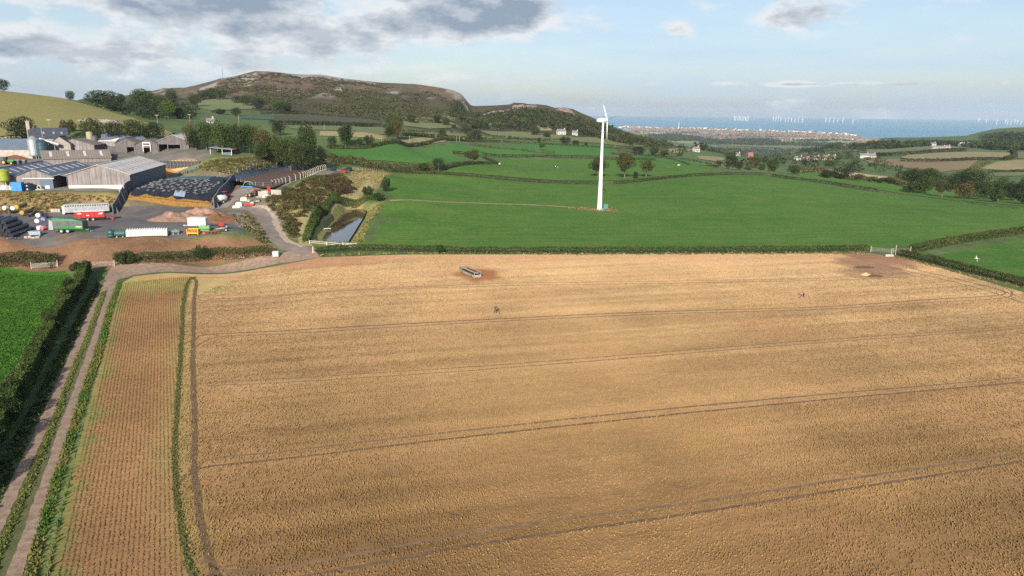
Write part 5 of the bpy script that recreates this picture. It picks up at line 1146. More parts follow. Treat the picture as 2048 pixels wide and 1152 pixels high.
o_ = right_of(P3(232, 303), 13.9); t = thing('door_frame', 'white door frame in the middle boarded gable of the back row', 'door', (o_[0], o_[1]-.35, o_[2]), .05); MB().box(-1.9, -1.6, -.1, .1, 0, 4.4).build('jamb', M_WHITE, t); MB().box(1.6, 1.9, -.1, .1, 0, 4.4).build('jamb', M_WHITE, t); MB().box(-1.9, 1.9, -.1, .1, 3.9, 4.4).build('lintel', M_WHITE, t); MB().box(-1.6, 1.6, -.08, .08, 2.6, 2.9).build('rail', M_WHITE, t)
E3 = shed('barn', 'pale-roofed boarded barn with two black doorways at the right of the back row', right_of(P3(232, 303), 18.8), right_of(P3(232, 303), 32.6), 34, 5.0, 7.8, M_FIBRE, M_BOARDD, M_BOARDD, openings=((-6.6, -2.8, 3.4), (-2.4, 3.0, 3.2)))
# lean-to at the right end
L_, R2 = Vector(atZ(421, 314, 17.2)), Vector(atZ(465, 317, 16.6)); o, w, rz = basis(L_, R2); t = thing('lean_to', 'open lean-to with a pale sloping roof at the right end of the barns', 'shed', (o.x, o.y, 16.4), rz); hw = w/2
MB().hexa([(-hw-.4, -.5, 5.1), (hw+.4, -.5, 4.2), (hw+.4, 10, 4.2), (-hw-.4, 10, 5.1)], [(-hw-.4, -.5, 5.25), (hw+.4, -.5, 4.35), (hw+.4, 10, 4.35), (-hw-.4, 10, 5.25)]).build('roof', M_GREYROOF, t)
for x in (-hw+.2, .6, hw-.2): MB().beam((x, 0, -2), (x, 0, 4.5), .28).build('post', M_GALV, t)
MB().box(.9, hw-.3, .1, .3, -2, 3.0).build('panel_wall', M_BLUECLAD, t); MB().box(-hw, hw, 9.5, 9.7, -2, 4.2).build('back_wall', M_BOARDD, t)
# feed bunker: barrier with bays and orange feed behind
P0, P1 = Vector(atZ(300, 334, 13.4)), Vector(atZ(398, 332, 14.0)); o, w, rz = basis(P0, P1); t = thing('feed_bunker', 'long dark feed barrier with open bays in front of the back barns', 'barrier', (o.x, o.y, 13.2), rz)
for i in range(15): MB().box(-w/2+w*i/14-.14, -w/2+w*i/14+.14, -.15, .15, -2, 3.4).build('post', M_STEELD, t)
MB().box(-w/2, w/2, .2, .4, -2, 2.9).build('back_panel', M_DARKM, t); MB().box(-w/2, w/2, -.25, .25, 3.3, 3.6).build('top_rail', M_STEELD, t); MB().box(-w/2, w/2, -.1, .1, 1.1, 1.3).build('neck_rail', M_STEELD, t)
def heap(name, label, cat, c, rx, ry, h, m, seed=0, rot=0.0, n=30, kind=None, rough=.25, zpow=1.0):
    rng = np.random.default_rng(seed); u = np.linspace(-1.1, 1.1, n); Xh, Yh = np.meshgrid(u, u); r = np.hypot(Xh, Yh); k = np.clip(1-r, 0, 1)**zpow
    Zh = h*(k*(1+rough*(vnoise(Xh*8+seed*7, Yh*8, 2.2, 3)-.5)*2))+np.where(r < 1, rough*.25*h*(vnoise(Xh*30+seed, Yh*30, 2, 2)-.5), 0)
    x = Xh*rx; y = Yh*ry; xr = x*math.cos(rot)-y*math.sin(rot); yr = x*math.sin(rot)+y*math.cos(rot); z = Zh+H(xr+c[0], yr+c[1])-c[2]-.12*(r > .98)
    I = (np.arange(n-1)[:, None]*n+np.arange(n-1)[None]).ravel(); me = mesh_np(name, np.stack([xr, yr, z], -1).reshape(-1, 3), np.stack([I, I+1, I+n+1, I+n], -1)); o = link(name, me, m, None, tuple(c), smooth=True); return tag(o, label, cat, kind=kind)
M_FEED = mat('orange_feed', (.52, .25, .07), (.40, .18, .05), 1.2, .95, bump=.08, bscale=4)
heap('feed_heap', 'orange crushed feed heaped behind the barrier, left part', 'feed heap', (*atZ(305, 318, 17)[:2], 16.0), 10, 5, 2.6, M_FEED, 3)
heap('feed_heap', 'paler orange feed heaped behind the barrier, right part', 'feed heap', (*atZ(352, 317, 17)[:2], 16.0), 9, 5, 2.6, mat('pale_feed', (.58, .36, .15), (.5, .28, .11), 1.2, .95, bump=.08, bscale=4), 4)
# farmhouse
HL_, HR = Vector(atZ(58, 293, 21.5)), Vector(atZ(139, 294, 21.0)); o, w, rz = basis(HL_, HR); t = thing('farmhouse', 'stone farmhouse with dark slate roof and tall chimney on its gable', 'house', (o.x, o.y, 20.5), rz); h = w/2; D = 9.5
for y0, y1 in ((0, .5), (D-.5, D)): MB().box(-h, h, y0, y1, -2, 4.6).build('wall', M_STONE, t)
for s in (-1, 1):
    x0, x1 = sorted((s*h, s*(h-.5))); MB().xprism([(.5, -2), (D-.5, -2), (D-.5, 4.8), (D/2, 9.4 if s < 0 else 8.8), (.5, 4.8)], x0, x1).build('gable', M_STONE if s < 0 else M_SLATE, t)
for (y0, z0_), (y1, z1_) in (((-.4, 4.5), (D/2, 9.0)), ((D/2, 9.0), (D+.4, 4.5))):
    r = MB().hexa([(-h+.3, y0, z0_), (h+.2, y0, z0_), (h+.2, y1, z1_), (-h+.3, y1, z1_)], [(-h+.3, y0, z0_+.2), (h+.2, y0, z0_+.2), (h+.2, y1, z1_+.2), (-h+.3, y1, z1_+.2)]).build('roof_slope', M_SLATE, t)
MB().box(-h-.1, -h+1.3, D/2-.8, D/2+.8, 8.2, 12.0).build('chimney', M_STONE, t, bevel=.05); MB().box(-h-.25, -h+1.45, D/2-.95, D/2+.95, 12.0, 12.25).build('chimney_cap', M_CONC, t)
for i, y in enumerate((-.35, .35)): MB().cyl((-h+.6, D/2+y, 12.2), (-h+.6, D/2+y, 12.9), .2, .17, 8).build('chimney_pot', mat('terracotta', (.42, .16, .09)), t)
for (cx) in (-h*.25, h*.25, h*.65): MB().hexa([(cx, 1.6, 6.45), (cx+.8, 1.6, 6.45), (cx+.8, 2.5, 7.35), (cx, 2.5, 7.35)], [(cx, 1.6, 6.55), (cx+.8, 1.6, 6.55), (cx+.8, 2.5, 7.45), (cx, 2.5, 7.45)]).build('skylight', M_GALV, t)
MB().hexa([(-h*.30, -.3, 4.7), (-h*.27, -.3, 4.7), (-h*.27, D/2, 9.22), (-h*.30, D/2, 9.22)], [(-h*.30, -.3, 4.85), (-h*.27, -.3, 4.85), (-h*.27, D/2, 9.35), (-h*.30, D/2, 9.35)]).build('lead_joint', M_GALV, t)
for cx in (-h*.6, -h*.2, h*.2, h*.6):
    for zz in (1.0,): wd = MB().box(cx-.55, cx+.55, -.04, .1, zz, zz+1.5).build('window', M_GLASS, t); MB().box(cx-.65, cx+.65, -.08, .02, zz-.15, zz-.003).build('sill', M_CONC, wd)
shed('outhouse', 'slate-roofed wing in front of the farmhouse gable end', tuple(atZ(100, 300, 20)), tuple(atZ(142, 300, 20)), 9, 3.4, 6.6, M_SLATE, M_STONEG, cat='outhouse', z=19.5)
cross_shed('barn', 'long blue-grey roofed shed left of the grain bins', atZ(-60, 309, 18.6), atZ(64, 308, 18.6), 20, 2.6, 6.6, ribbed('blue_sheet_cross', (.15, .185, .235), (.12, .15, .195), .55), M_CONC, M_BLUECLAD, 18.2)
cross_shed('barn', 'low blue-grey roof showing behind the brown-roofed barn', P3(205, 290), P3(290, 289), 16, 2.4, 5.4, ribbed('blue_sheet_back', (.16, .195, .24), (.13, .155, .20), .55), M_BOARDD, M_BLUECLAD, P3(247, 289.5).z)
cross_shed('outhouse', 'white low roof beside the tan tower silo', P3(168, 292), P3(232, 293), 9, 2.4, 3.6, mat('white_roof', (.66, .64, .62), (.55, .53, .5), .6, .7), M_BOARD, M_BOARD, P3(200, 292.5).z)
# bins and silos
def bin_(name, label, px, py, r, h, m, cone=1.2, legs=0.0, z=None, cat='silo', n=20, mleg=None):
    p = P3(px, py); z0 = p.z if z is None else z; t = thing(name, label, cat, (p.x, p.y, z0))
    MB().lathe([(0.02, legs+(-0 if not legs else -1.1)), (r*.35 if legs else r, legs-(1.1 if legs else .3)), (r, legs), (r*1.01, legs+h*.33), (r, legs+h*.34), (r*1.01, legs+h*.66), (r, legs+h*.67), (r, legs+h)], n).build('drum', m, t, smooth=False)
    MB().lathe([(r*1.05, legs+h), (r*.25, legs+h+cone), (.02, legs+h+cone*1.02)], n).build('cap', m, t)
    if legs:
        for k in range(4): a = math.pi/4+k*math.pi/2; MB().beam((r*.8*math.cos(a), r*.8*math.sin(a), -.6), (r*.8*math.cos(a), r*.8*math.sin(a), legs+.3), .16).build('leg', mleg or M_GALV, t)
    return t
bin_('grain_bin', 'pale galvanised grain bin standing before the farmhouse', 71, 317, 2.3, 7.0, M_GALV, 1.4, 1.5)
bin_('grain_bin', 'dark blue-green grain bin right of the pale galvanised one', 88, 318, 2.4, 6.2, mat('dark_bin', (.05, .10, .13), (.035, .07, .095), 1, .4, .3), 1.3, 1.2)
p = P3(84, 317); t = thing('auger_tube', 'grey sloping auger tube from the grain bins towards the farmhouse', 'auger', p); MB().cyl((-.6, 1, 8.6), (6.2, 3.5, 6.0), .8, .8, 10).build('tube', M_GALV, t); MB().beam((4.6, 3, -1), (4.6, 3, 6.4), .2).build('stand', M_GALV, t)
bin_('tower_silo', 'tan tower silo above the barn roofs', 182, 292, 1.5, 6.6, mat('tan_silo', (.40, .33, .22), (.30, .25, .17), .8, .7), .3)
bin_('tower_silo', 'dark squat bin beside the tan tower silo', 191, 291, 1.5, 4.4, M_STEELD, .5)
bin_('feed_hopper', 'yellow-green feed hopper on legs at the left edge', 12, 381, 1.75, 3.2, M_OLIVE, .7, 3.6, cat='hopper')
t = thing('tank_box', 'bright blue box container beside the boarded gable', 'container', P3(37, 382), .08); MB().box(-1.75, 1.75, -1, 1, 0, 3.0).build('body', M_BLUE, t, bevel=.05); MB().box(-.05, .05, -1.03, -.99, .1, 2.9).build('seam', M_STEELD, t); MB().box(-1.8, 1.8, -1.05, 1.05, 3.0, 3.12).build('lid', M_BLUE, t)
t = thing('water_tank', 'black round water tank right of the blue box', 'tank', P3(59, 381)); MB().lathe([(1.75, 0), (1.8, .9), (1.72, .95), (1.8, 1.0), (1.78, 2.0), (1.2, 2.5), (.4, 2.6)], 20).build('drum', M_WRAP, t, smooth=True); MB().lathe([(.42, 2.6), (.42, 2.8), (.02, 2.82)], 12).build('lid', M_DARKM, t)
t = thing('concrete_ring', 'pale concrete pipe ring standing on edge by the sliding door', 'pipe ring', P3(79, 380)); MB().torus((0, 0, .85), .68, .22, 'y').build('ring', M_CONC, t); MB().box(-1.5, 1.9, -.4, .5, 0, .28).build('slab', M_CONC, t)
# stone wall behind house
w = hits([(-80, 284), (0, 282), (60, 280)]); L = smooth_line(w, 1.2); t = thing('stone_wall', 'long grey drystone wall behind the blue-roofed shed', 'wall', w[1]); b = MB()
for i in range(len(L)-1): zz = float(H(*L[i]))-w[1][2]; b.hexa([(L[i][0]-w[1][0], L[i][1]-w[1][1], zz-.5), (L[i+1][0]-w[1][0], L[i+1][1]-w[1][1], zz-.5), (L[i+1][0]-w[1][0], L[i+1][1]-w[1][1]+.6, zz-.5), (L[i][0]-w[1][0], L[i][1]-w[1][1]+.6, zz-.5)], [(L[i][0]-w[1][0], L[i][1]-w[1][1]+.05, zz+1.9+.2*random.random()), (L[i+1][0]-w[1][0], L[i+1][1]-w[1][1]+.05, zz+1.9+.2*random.random()), (L[i+1][0]-w[1][0], L[i+1][1]-w[1][1]+.5, zz+1.9), (L[i][0]-w[1][0], L[i][1]-w[1][1]+.5, zz+1.9)])
b.build('wall', M_STONEG, t)
heap('rubble_patch', 'grey rubble and rock patch in the meadow behind the barns', 'rubble', (*hit(205, 245)[:2], hit(205, 245)[2]), 22, 9, 2.2, mat('rubble', (.42, .37, .32), (.22, .18, .15), .6, .95, bump=.3, bscale=1.2), 9, rough=.8)
heap('rust_heap', 'rusty brown heap beside the green tractor', 'heap', (*hit(35, 317)[:2], hit(35, 317)[2]), 6, 3, 1.6, M_RUST, 10)

# ------------------------------------------------------------------ silage clamp
CFL, CFR = Vector(atZ(258, 413, 6.8)), Vector(atZ(424, 411, 6.6)); CBL, CBR = Vector(atZ(322, 362, 11.0)), Vector(atZ(466, 364, 10.6))
def bil(u, v): a = CFL.lerp(CFR, u); b = CBL.lerp(CBR, u); return a.lerp(b, v)
def clamp_z(u, v):
    g = bil(u, v); e = min(1, v/.10); hump = math.sin(math.pi*min(max(u, 0), 1))**.55
    return float(H(g.x, g.y))+(1.7+1.9*e**.7)*(.42+.70*hump)*(1-.5*max(0, v-.8)/.2)+.25*(vnoise(np.array([u*9]), np.array([v*9]), 2, 2)[0]-.5)
def sheet_surface(name, m, v0, v1, nu, nv, off, parent, u0=0.02, u1=.98, rag=0.0):
    V = []; 
    for j in range(nv):
        for i in range(nu):
            u = u0+(u1-u0)*i/(nu-1); v = v0+(v1-v0)*j/(nv-1)
            if rag and j == 0: v += rag*(vnoise(np.array([u*14.]), np.array([2.]), 1, 2)[0]-.5)
            g = bil(u, v); V.append((g.x-CFL.x, g.y-CFL.y, clamp_z(u, v)+off-CFL.z))
    Fq = [(j*nu+i, j*nu+i+1, (j+1)*nu+i+1, (j+1)*nu+i) for j in range(nv-1) for i in range(nu-1)]
    return link(name, mesh_np(name, V, np.array(Fq)), m, parent, smooth=True)
t = thing('silage_clamp', 'great silage heap with golden cut face under black sheeting and tyres', 'silage clamp', tuple(CFL))
sheet_surface('silage', M_HAY, 0.0, 1.0, 30, 24, -.05, t, 0.0, 1.0)
b = MB(); n = 28    # golden cut face
V = []; 
for i in range(n):
    u = i/(n-1); g = bil(u, 0)
    for k in range(5): V.append((g.x-CFL.x+.35*(random.random()-.5), g.y-CFL.y+.45*(random.random()-.5)-.2+.15*k, (clamp_z(u, 0)-float(H(g.x, g.y)))*k/4+float(H(g.x, g.y))-CFL.z-(.3 if k == 0 else 0)))
link('cut_face', mesh_np('cut_face', V, np.array([(i*5+k, (i+1)*5+k, (i+1)*5+k+1, i*5+k+1) for i in range(n-1) for k in range(4)])), M_HAY, t)
M_SHEET = mat('black_sheeting', (.010, .012, .018), (.022, .026, .036), .5, .5, bump=.12, bscale=.9)
sheet_surface('sheeting', M_SHEET, .015, 1.0, 36, 30, .06, t, rag=.05)
sheet_surface('green_sheeting', mat('green_sheeting', (.05, .075, .075), (.07, .10, .095), .5, .4), .60, .80, 14, 8, .16, t, .18, .78)
sheet_surface('folded_sheet', mat('pale_sheet_fold', (.30, .36, .45), (.2, .25, .33), .8, .35), .03, .10, 6, 4, .18, t, .53, .66)
ORD = ('first', 'second', 'third', 'fourth', 'fifth', 'sixth', 'seventh', 'eighth', 'ninth', 'tenth', 'eleventh', 'twelfth', 'thirteenth', 'fourteenth', 'fifteenth', 'sixteenth', 'seventeenth')
tyre_me = MB().torus((0, 0, .16), .42, .17, 'z', 12, 6).mesh('tyre')
rt = random.Random(4)
for vi, v in enumerate([.09, .14, .19, .25, .31, .37, .43, .49, .55, .60, .84, .90]):
    m_ = rt.randint(10, 13)
    for i in range(m_):
        u = .06+.88*(i+.5+rt.uniform(-.45, .45))/m_; v2 = v+rt.uniform(-.025, .025); g = bil(u, v2); z = clamp_z(u, v2)+.1
        o = link('tyre', tyre_me, M_GREYRUB if rt.random() < .75 else M_RUB); o.location = (g.x, g.y, z); o.rotation_euler = (rt.uniform(-.2, .2), rt.uniform(-.2, .2), rt.random()*6); s = rt.uniform(.85, 1.25); o.scale = (s, s, s)
        tag(o, f'old tyre, {ORD[vi]} row up the silage sheeting, {ORD[i]} from the left', 'tyre', 'tyres on the silage sheeting')
def panel_wall(name, label, a, b, h0, h1, n, side, m):
    a, b = Vector(a), Vector(b); d = b-a; d.z = 0; L = d.length; rz = math.atan2(d.y, d.x); t = thing(name, label, 'wall', tuple(a), rz)
    for i in range(n):
        x0, x1 = L*i/n+.04, L*(i+1)/n-.04; x = (x0+x1)/2; gx, gy = a.x+math.cos(rz)*x, a.y+math.sin(rz)*x; zb = float(H(gx, gy))-a.z; hh = h0+(h1-h0)*(i+.5)/n
        gz = lambda q: float(H(a.x+math.cos(rz)*q, a.y+math.sin(rz)*q))-a.z+h0+(h1-h0)*q/L
        p = MB().prism([(x0, zb-1.5), (x1, zb-1.5), (x1, gz(x1)), (x0, gz(x0))], -.15, .15).build('panel', m, t)
        MB().hexa([(x-.18, .15, zb-1), (x+.18, .15, zb-1), (x+.18, .15+1.5*side, zb-1), (x-.18, .15+1.5*side, zb-1)] if side > 0 else [(x-.18, -1.65, zb-1), (x+.18, -1.65, zb-1), (x+.18, -.15, zb-1), (x-.18, -.15, zb-1)],
                  [(x-.18, .15, zb+hh*.92), (x+.18, .15, zb+hh*.92), (x+.18, .3, zb+hh*.92), (x-.18, .3, zb+hh*.92)] if side > 0 else [(x-.18, -.3, zb+hh*.92), (x+.18, -.3, zb+hh*.92), (x+.18, -.15, zb+hh*.92), (x-.18, -.15, zb+hh*.92)]).build('buttress', m, p)
    return t
M_PANEL = mat('precast_panel', (.15, .165, .20), (.10, .11, .135), .8, .85)
panel_wall('clamp_wall', 'ribbed precast wall on the right side of the silage heap', atZ(428, 414, 6.6), atZ(470, 366, 10.6), 3.9, 3.4, 10, -1, M_PANEL)
panel_wall('clamp_wall', 'dark sloping wall on the left side of the silage heap', atZ(226, 424, 6.3), atZ(268, 396, 8.5), 3.4, 4.6, 6, -1, M_CONCD)
for i, (px, lab) in enumerate(((241, 'left'), (250, 'right'))):
    p = P3(px, 397); t = thing('steel_post', f'{lab} of the two pale upright posts by the near barn corner', 'post', p); MB().beam((0, 0, -.5), (0, 0, 4.2 if i else 3.4), .3, .2).build('column', M_GALV, t); MB().box(-.3, .3, -.3, .3, -.1, .06).build('base_plate', M_GALV, t)
# ------------------------------------------------------------------ bales
def bale_mesh(r=.66, l=1.25, n=18):
    b = MB(); prof = [(0.02, 0), (r*.82, .0), (r*.96, .06), (r, .16), (r, l*.5), (r*.985, l*.52), (r, l*.54), (r, l-.16), (r*.96, l-.06), (r*.82, l), (.02, l)]; b.lathe(prof, n)
    b.v = [(z-l/2, x, y+r) for x, y, z in b.v]; return b.mesh('bale')     # axis along x, resting on z = 0
BALE = bale_mesh(); BALEW = bale_mesh(.64, 1.2)
def bale(label, loc, rz, m, group=None, me=None, tilt=0.0):
    md = BALE
    if m is not M_WRAP: md = (me or BALE).copy(); md.materials.clear()
    o = link('bale', md, m, None, loc); o.rotation_euler = (0, tilt, rz); return tag(o, label, 'bale', group)
S0, S1 = P3(24, 476), P3(82, 453); dv = (S1-S0); dv.z = 0; ux = dv.normalized(); uy = Vector((-ux.y, ux.x, 0)); ang = math.atan2(ux.y, ux.x)
zs = lambda p: float(H(p.x, p.y))+.05
rb = random.Random(12)
for tier, (rows, nb, x0) in enumerate([(7, 10, 0.0), (6, 9, .5), (5, 8, 1.1), (4, 6, 1.8)]):
    for r in range(rows):
        for k in range(nb - (1 if (r+tier) % 3 == 2 else 0)):
            p = S0+uy*(r*1.36+tier*.68)+ux*(x0+k*1.29+rb.uniform(-.05, .05)+(r*.35 if tier == 0 else 0)); p.z = zs(S0+uy*(r*1.36))+tier*1.13
            tn = ('bottom', 'second', 'third', 'top')[tier]
            bale(f'black wrapped bale, {ORD[k]} from the near end of the {ORD[r]} row in the {tn} tier', p, ang+rb.uniform(-.04, .04), M_WRAP, 'black bales in the stack')
def pbale(px, py, dz, rz, m, label, me=None, tilt=0.0, group=None): p = P3(px, py); p.z += dz; return bale(label, p, rz, m, group, me, tilt)
# straw-coloured bales on the rear of the heap: two rows laid end to end, the near ends bright
for row, (px, py, dz, nb, word) in enumerate([(38, 434, 2.6, 5, 'upper'), (47, 438, 1.4, 5, 'lower')]):
    p = P3(px, py)
    for k in range(nb):
        q = p+ux*(k*1.28)+Vector((0, 0, dz)); w_ = ('nearest', 'second', 'third', 'fourth', 'farthest')[k]
        o = bale(f'{w_} bale in the {word} row of straw-coloured bales', q, ang, mat('bright_hay', (.52, .31, .06), (.40, .23, .05), 2.5, .95) if k == 0 else M_HAYD, 'straw-coloured bales on the heap')
for px, py, dz, lab in [(15, 441, 3.3, 'white wrapped bale lying left on top of the dark stack'), (29, 441, 3.2, 'white wrapped bale lying right on top of the dark stack'), (80, 452, 2.6, 'topmost white wrapped bale of the pile by the green trailer'), (76, 455, 1.3, 'middle white wrapped bale of the pile by the green trailer'), (80, 460, 0.0, 'bottom white wrapped bale of the pile by the green trailer'), (89, 452, 1.3, 'bluish wrapped bale leaning behind the white pile')]:
    pbale(px, py, dz, ang+random.uniform(-.5, .5), M_WRAPW if 'bluish' not in lab else mat('blue_grey_wrap', (.22, .28, .42), (.16, .2, .32), 2, .35), lab, BALEW)
pbale(88, 461, .1, 1.2, mat('pink_wrap', (.62, .16, .20), (.5, .12, .16), 2, .4), 'pinkish red wrapped bale beside the white pile', BALEW)
pbale(24, 428, .4, ang+.4, M_WRAP, 'dark bale tumbled at the back of the heap'); pbale(83, 432, .2, ang, M_WRAP, 'dark bale behind the lower straw-coloured row'); pbale(92, 437, .1, ang, M_WRAP, 'dark bale at the right rear of the heap')
t = thing('metal_trough', 'silver-blue feed trough between the bales and the green trailer', 'trough', P3(72, 472), .15); MB().box(-1.5, 1.5, -.7, .7, .35, 1.3).build('body', mat('blue_silver', (.30, .38, .46), (.22, .28, .35), 1, .5, .3), t, bevel=.06); MB().box(-1.6, 1.6, -.8, .8, 1.3, 1.4).build('rim', M_GALV, t)
for x in (-1.2, 1.2): MB().box(x-.1, x+.1, -.6, .6, 0, .38).build('leg', M_GALV, t)
for i, (px, py, s, lab) in enumerate([(53, 476, 1.0, 'pinkish stone block left in the row by the trough'), (60, 476, 1.1, 'pinkish stone block second in the row by the trough'), (67, 477, .9, 'stained stone block third in the row by the trough'), (75, 476, 1.1, 'pinkish stone block right in the row by the trough')]):
    p = P3(px, py); o = MB().box(-.45*s, .45*s, -.35, .35, -.1, .5*s).build('stone_block', M_STONE, None, p, .2*i, bevel=.08); tag(o, lab, 'block')
t = thing('scrap_pile', 'scrap metal lengths lying before the bale stack', 'scrap', P3(24, 478)); 
for k in range(5): MB().beam((-1.8+.3*k, -.2*k, .1+.08*k), (1.9-.2*k, .5-.25*k, .18+.06*k), .14).build('bar', M_GALV if k % 2 else M_STEELD, t)
for i, x in enumerate((107, 112.5, 118)):
    p = P3(x, 424); o = MB().box(-.62, .62, -.45, .45, -.05, .95).build('concrete_block', M_CONC, None, p, .03, bevel=.05); tag(o, ('left', 'middle', 'right')[i]+' concrete block of the three in front of the weedy bank', 'block')

# ------------------------------------------------------------------ vehicles and trailers
WHEELS = {}
def wheel(parent, x, y, r, w, rim=M_GALV):
    k = (r, w)
    if k not in WHEELS:
        WHEELS[k] = (MB().lathe([(r*.55, -w/2), (r*.9, -w/2), (r, -w*.35), (r, w*.35), (r*.9, w/2), (r*.55, w/2)], 20).mesh('tyre'), MB().lathe([(.01, -w*.2), (r*.5, -w*.3), (r*.58, -w/2), (r*.58, w/2), (r*.5, w*.3), (.01, w*.2)], 16).mesh('rim'))
        for me in WHEELS[k]:
            for v in me.vertices: v.co = (v.co.x, v.co.z, v.co.y)
            me.update()
    a = thing('wheel', None, None, (x, y, r)); a.parent = parent; o = link('tyre', WHEELS[k][0], M_RUB, a); rm = WHEELS[k][1]
    if rim is not M_GALV: rm = rm.copy(); rm.materials.clear()
    link('rim', rm, rim, a); return a
def place(px0, py0, px1, py1):
    """wheels-on-ground line from two pixels: middle, length, heading"""
    a, b = P3(px0, py0), P3(px1, py1); d = b-a; return (a+b)/2, Vector((d.x, d.y, 0)).length, math.atan2(d.y, d.x)
# big green forage trailer
c, L, rz = place(101, 468, 178, 463); L = 9.6; t = thing('forage_trailer', 'big green and grey forage trailer on two axles beside the bales', 'trailer', c+Vector((0, 0, .05)), rz)
MB().xprism([(-1.25, 1.15), (1.25, 1.15), (1.3, 2.1), (-1.3, 2.1)], -2.3, 4.5).build('lower_body', M_GRN, t, bevel=.05)
MB().prism([(-3.6, 1.3), (-2.3, 1.15), (-2.3, 2.1), (4.5, 2.1), (4.5, 3.35), (-3.6, 3.35)], -1.28, 1.28).build('hopper_side', M_STEELD, t)
MB().hexa([(-4.2, -1.35, 3.35), (4.6, -1.35, 3.35), (4.6, 1.35, 3.35), (-4.2, 1.35, 3.35)], [(-3.2, -1.2, 4.2), (1.6, -1.2, 3.95), (1.6, 1.2, 3.95), (-3.2, 1.2, 4.2)]).build('top_frame', mat('deep_green', (.02, .16, .06), (.016, .12, .045), 1, .5), t)
MB().hexa([(-4.9, -1.2, .9), (-3.6, -1.3, 1.0), (-3.6, 1.3, 1.0), (-4.9, 1.2, .9)], [(-4.5, -1.2, 3.7), (-3.6, -1.3, 3.4), (-3.6, 1.3, 3.4), (-4.5, 1.2, 3.7)]).build('rear_door', M_GALV, t)
for k in range(6): MB().cyl((-4.85+.05*k, -1.0+.4*k, 1.0), (-4.5+.03*k, -1.0+.4*k, 3.6), .13, .13, 6).build('beater', M_GALV, t)
for x in (-2.3, .6, 4.45): MB().box(x-.06, x+.06, -1.36, 1.36, 1.1, 3.4).build('upright', M_STEELD, t)
MB().prism([(-3.6, 1.3), (-1.0, 2.1), (-1.0, 2.25), (-3.6, 1.45)], -1.33, -1.29).build('brace', M_GRN, t); MB().box(-3.5, 5.6, -.5, .5, .75, 1.1).build('chassis', M_GRN, t); MB().beam((4.5, 0, .9), (6.6, 0, .55), .22).build('drawbar', M_STEELD, t); MB().beam((5.8, 0, 0), (5.8, 0, .8), .14).build('stand', M_GALV, t)
MB().box(2.6, 4.2, -1.36, -1.33, 1.75, 1.95).build('maker_plate', M_WHITE, t)
for x in (-1.45, .25):
    for y in (-1.15, 1.15): wheel(t, x, y, .68, .55)
for x in (-2.35, 1.15): MB().beam((x, -1.2, .7), (x*.93, -1.2, 1.4), .08, .4).build('mudguard', M_GRN, t)
# red trailer and ribbed cattle trailer behind it
c, L, rz = place(150, 443, 214, 440); t = thing('tipping_trailer', 'bright red high-sided trailer parked behind the green one', 'trailer', c+Vector((0, 0, .05)), rz)
MB().xprism([(-1.2, 1.0), (1.2, 1.0), (1.3, 3.0), (-1.3, 3.0)], -4.1, 3.9).build('body', M_RED, t, bevel=.05); MB().box(-4.2, 4.0, -1.36, 1.36, 2.98, 3.12).build('rim', M_WHITE, t); MB().box(-3.8, 4.8, -.5, .5, .65, 1.0).build('chassis', M_RED, t)
for k in range(7): MB().box(-3.9+1.25*k, -3.8+1.25*k, -1.35, -1.24, 1.0, 3.0).build('rib', M_RED, t)
MB().hexa([(2.2, -1.305, 1.9), (3.3, -1.305, 2.1), (3.3, -1.30, 2.1), (2.2, -1.30, 1.9)], [(2.3, -1.36, 2.4), (3.4, -1.36, 2.6), (3.4, -1.32, 2.6), (2.3, -1.32, 2.4)]).build('maker_mark', M_WHITE, t); MB().box(-3.3, -2.3, -1.38, -1.33, 2.3, 2.6).build('lettering', M_WHITE, t); MB().box(-1.0, -.2, -1.36, -1.30, 1.7, 1.95).build('lettering', M_WHITE, t)
MB().beam((4.4, 0, .8), (6.2, 0, .5), .2).build('drawbar', M_RED, t); MB().box(5.6, 6.1, -.25, .25, .02, .5).build('hitch_stand', M_RED, t)
for x in (-.9, .6):
    for y in (-1.1, 1.1): wheel(t, x, y, .6, .5)
c, L, rz = place(137, 428, 214, 427); t = thing('cattle_trailer', 'long silver slatted cattle trailer behind the red trailer', 'trailer', c+Vector((0, 0, .05)), rz); hl = 6.3
MB().box(-hl, hl, -1.2, 1.2, .7, 2.6).build('body', M_GALV, t, bevel=.04); MB().box(-hl, hl, -1.2, 1.2, 3.0, 3.35).build('top_panel', M_GALV, t, bevel=.03)
for k in range(19): MB().box(-hl+k*.69, -hl+.3+k*.69, -1.18, 1.18, 2.58, 3.02).build('slat_post', M_GALV, t)
MB().box(-hl-.6, -hl, -1.2, 1.2, .3, 2.9).build('ramp', M_WHITE, t)
for x in (-.8, .3, 1.4):
    for y in (-1.05, 1.05): wheel(t, x, y, .42, .3)
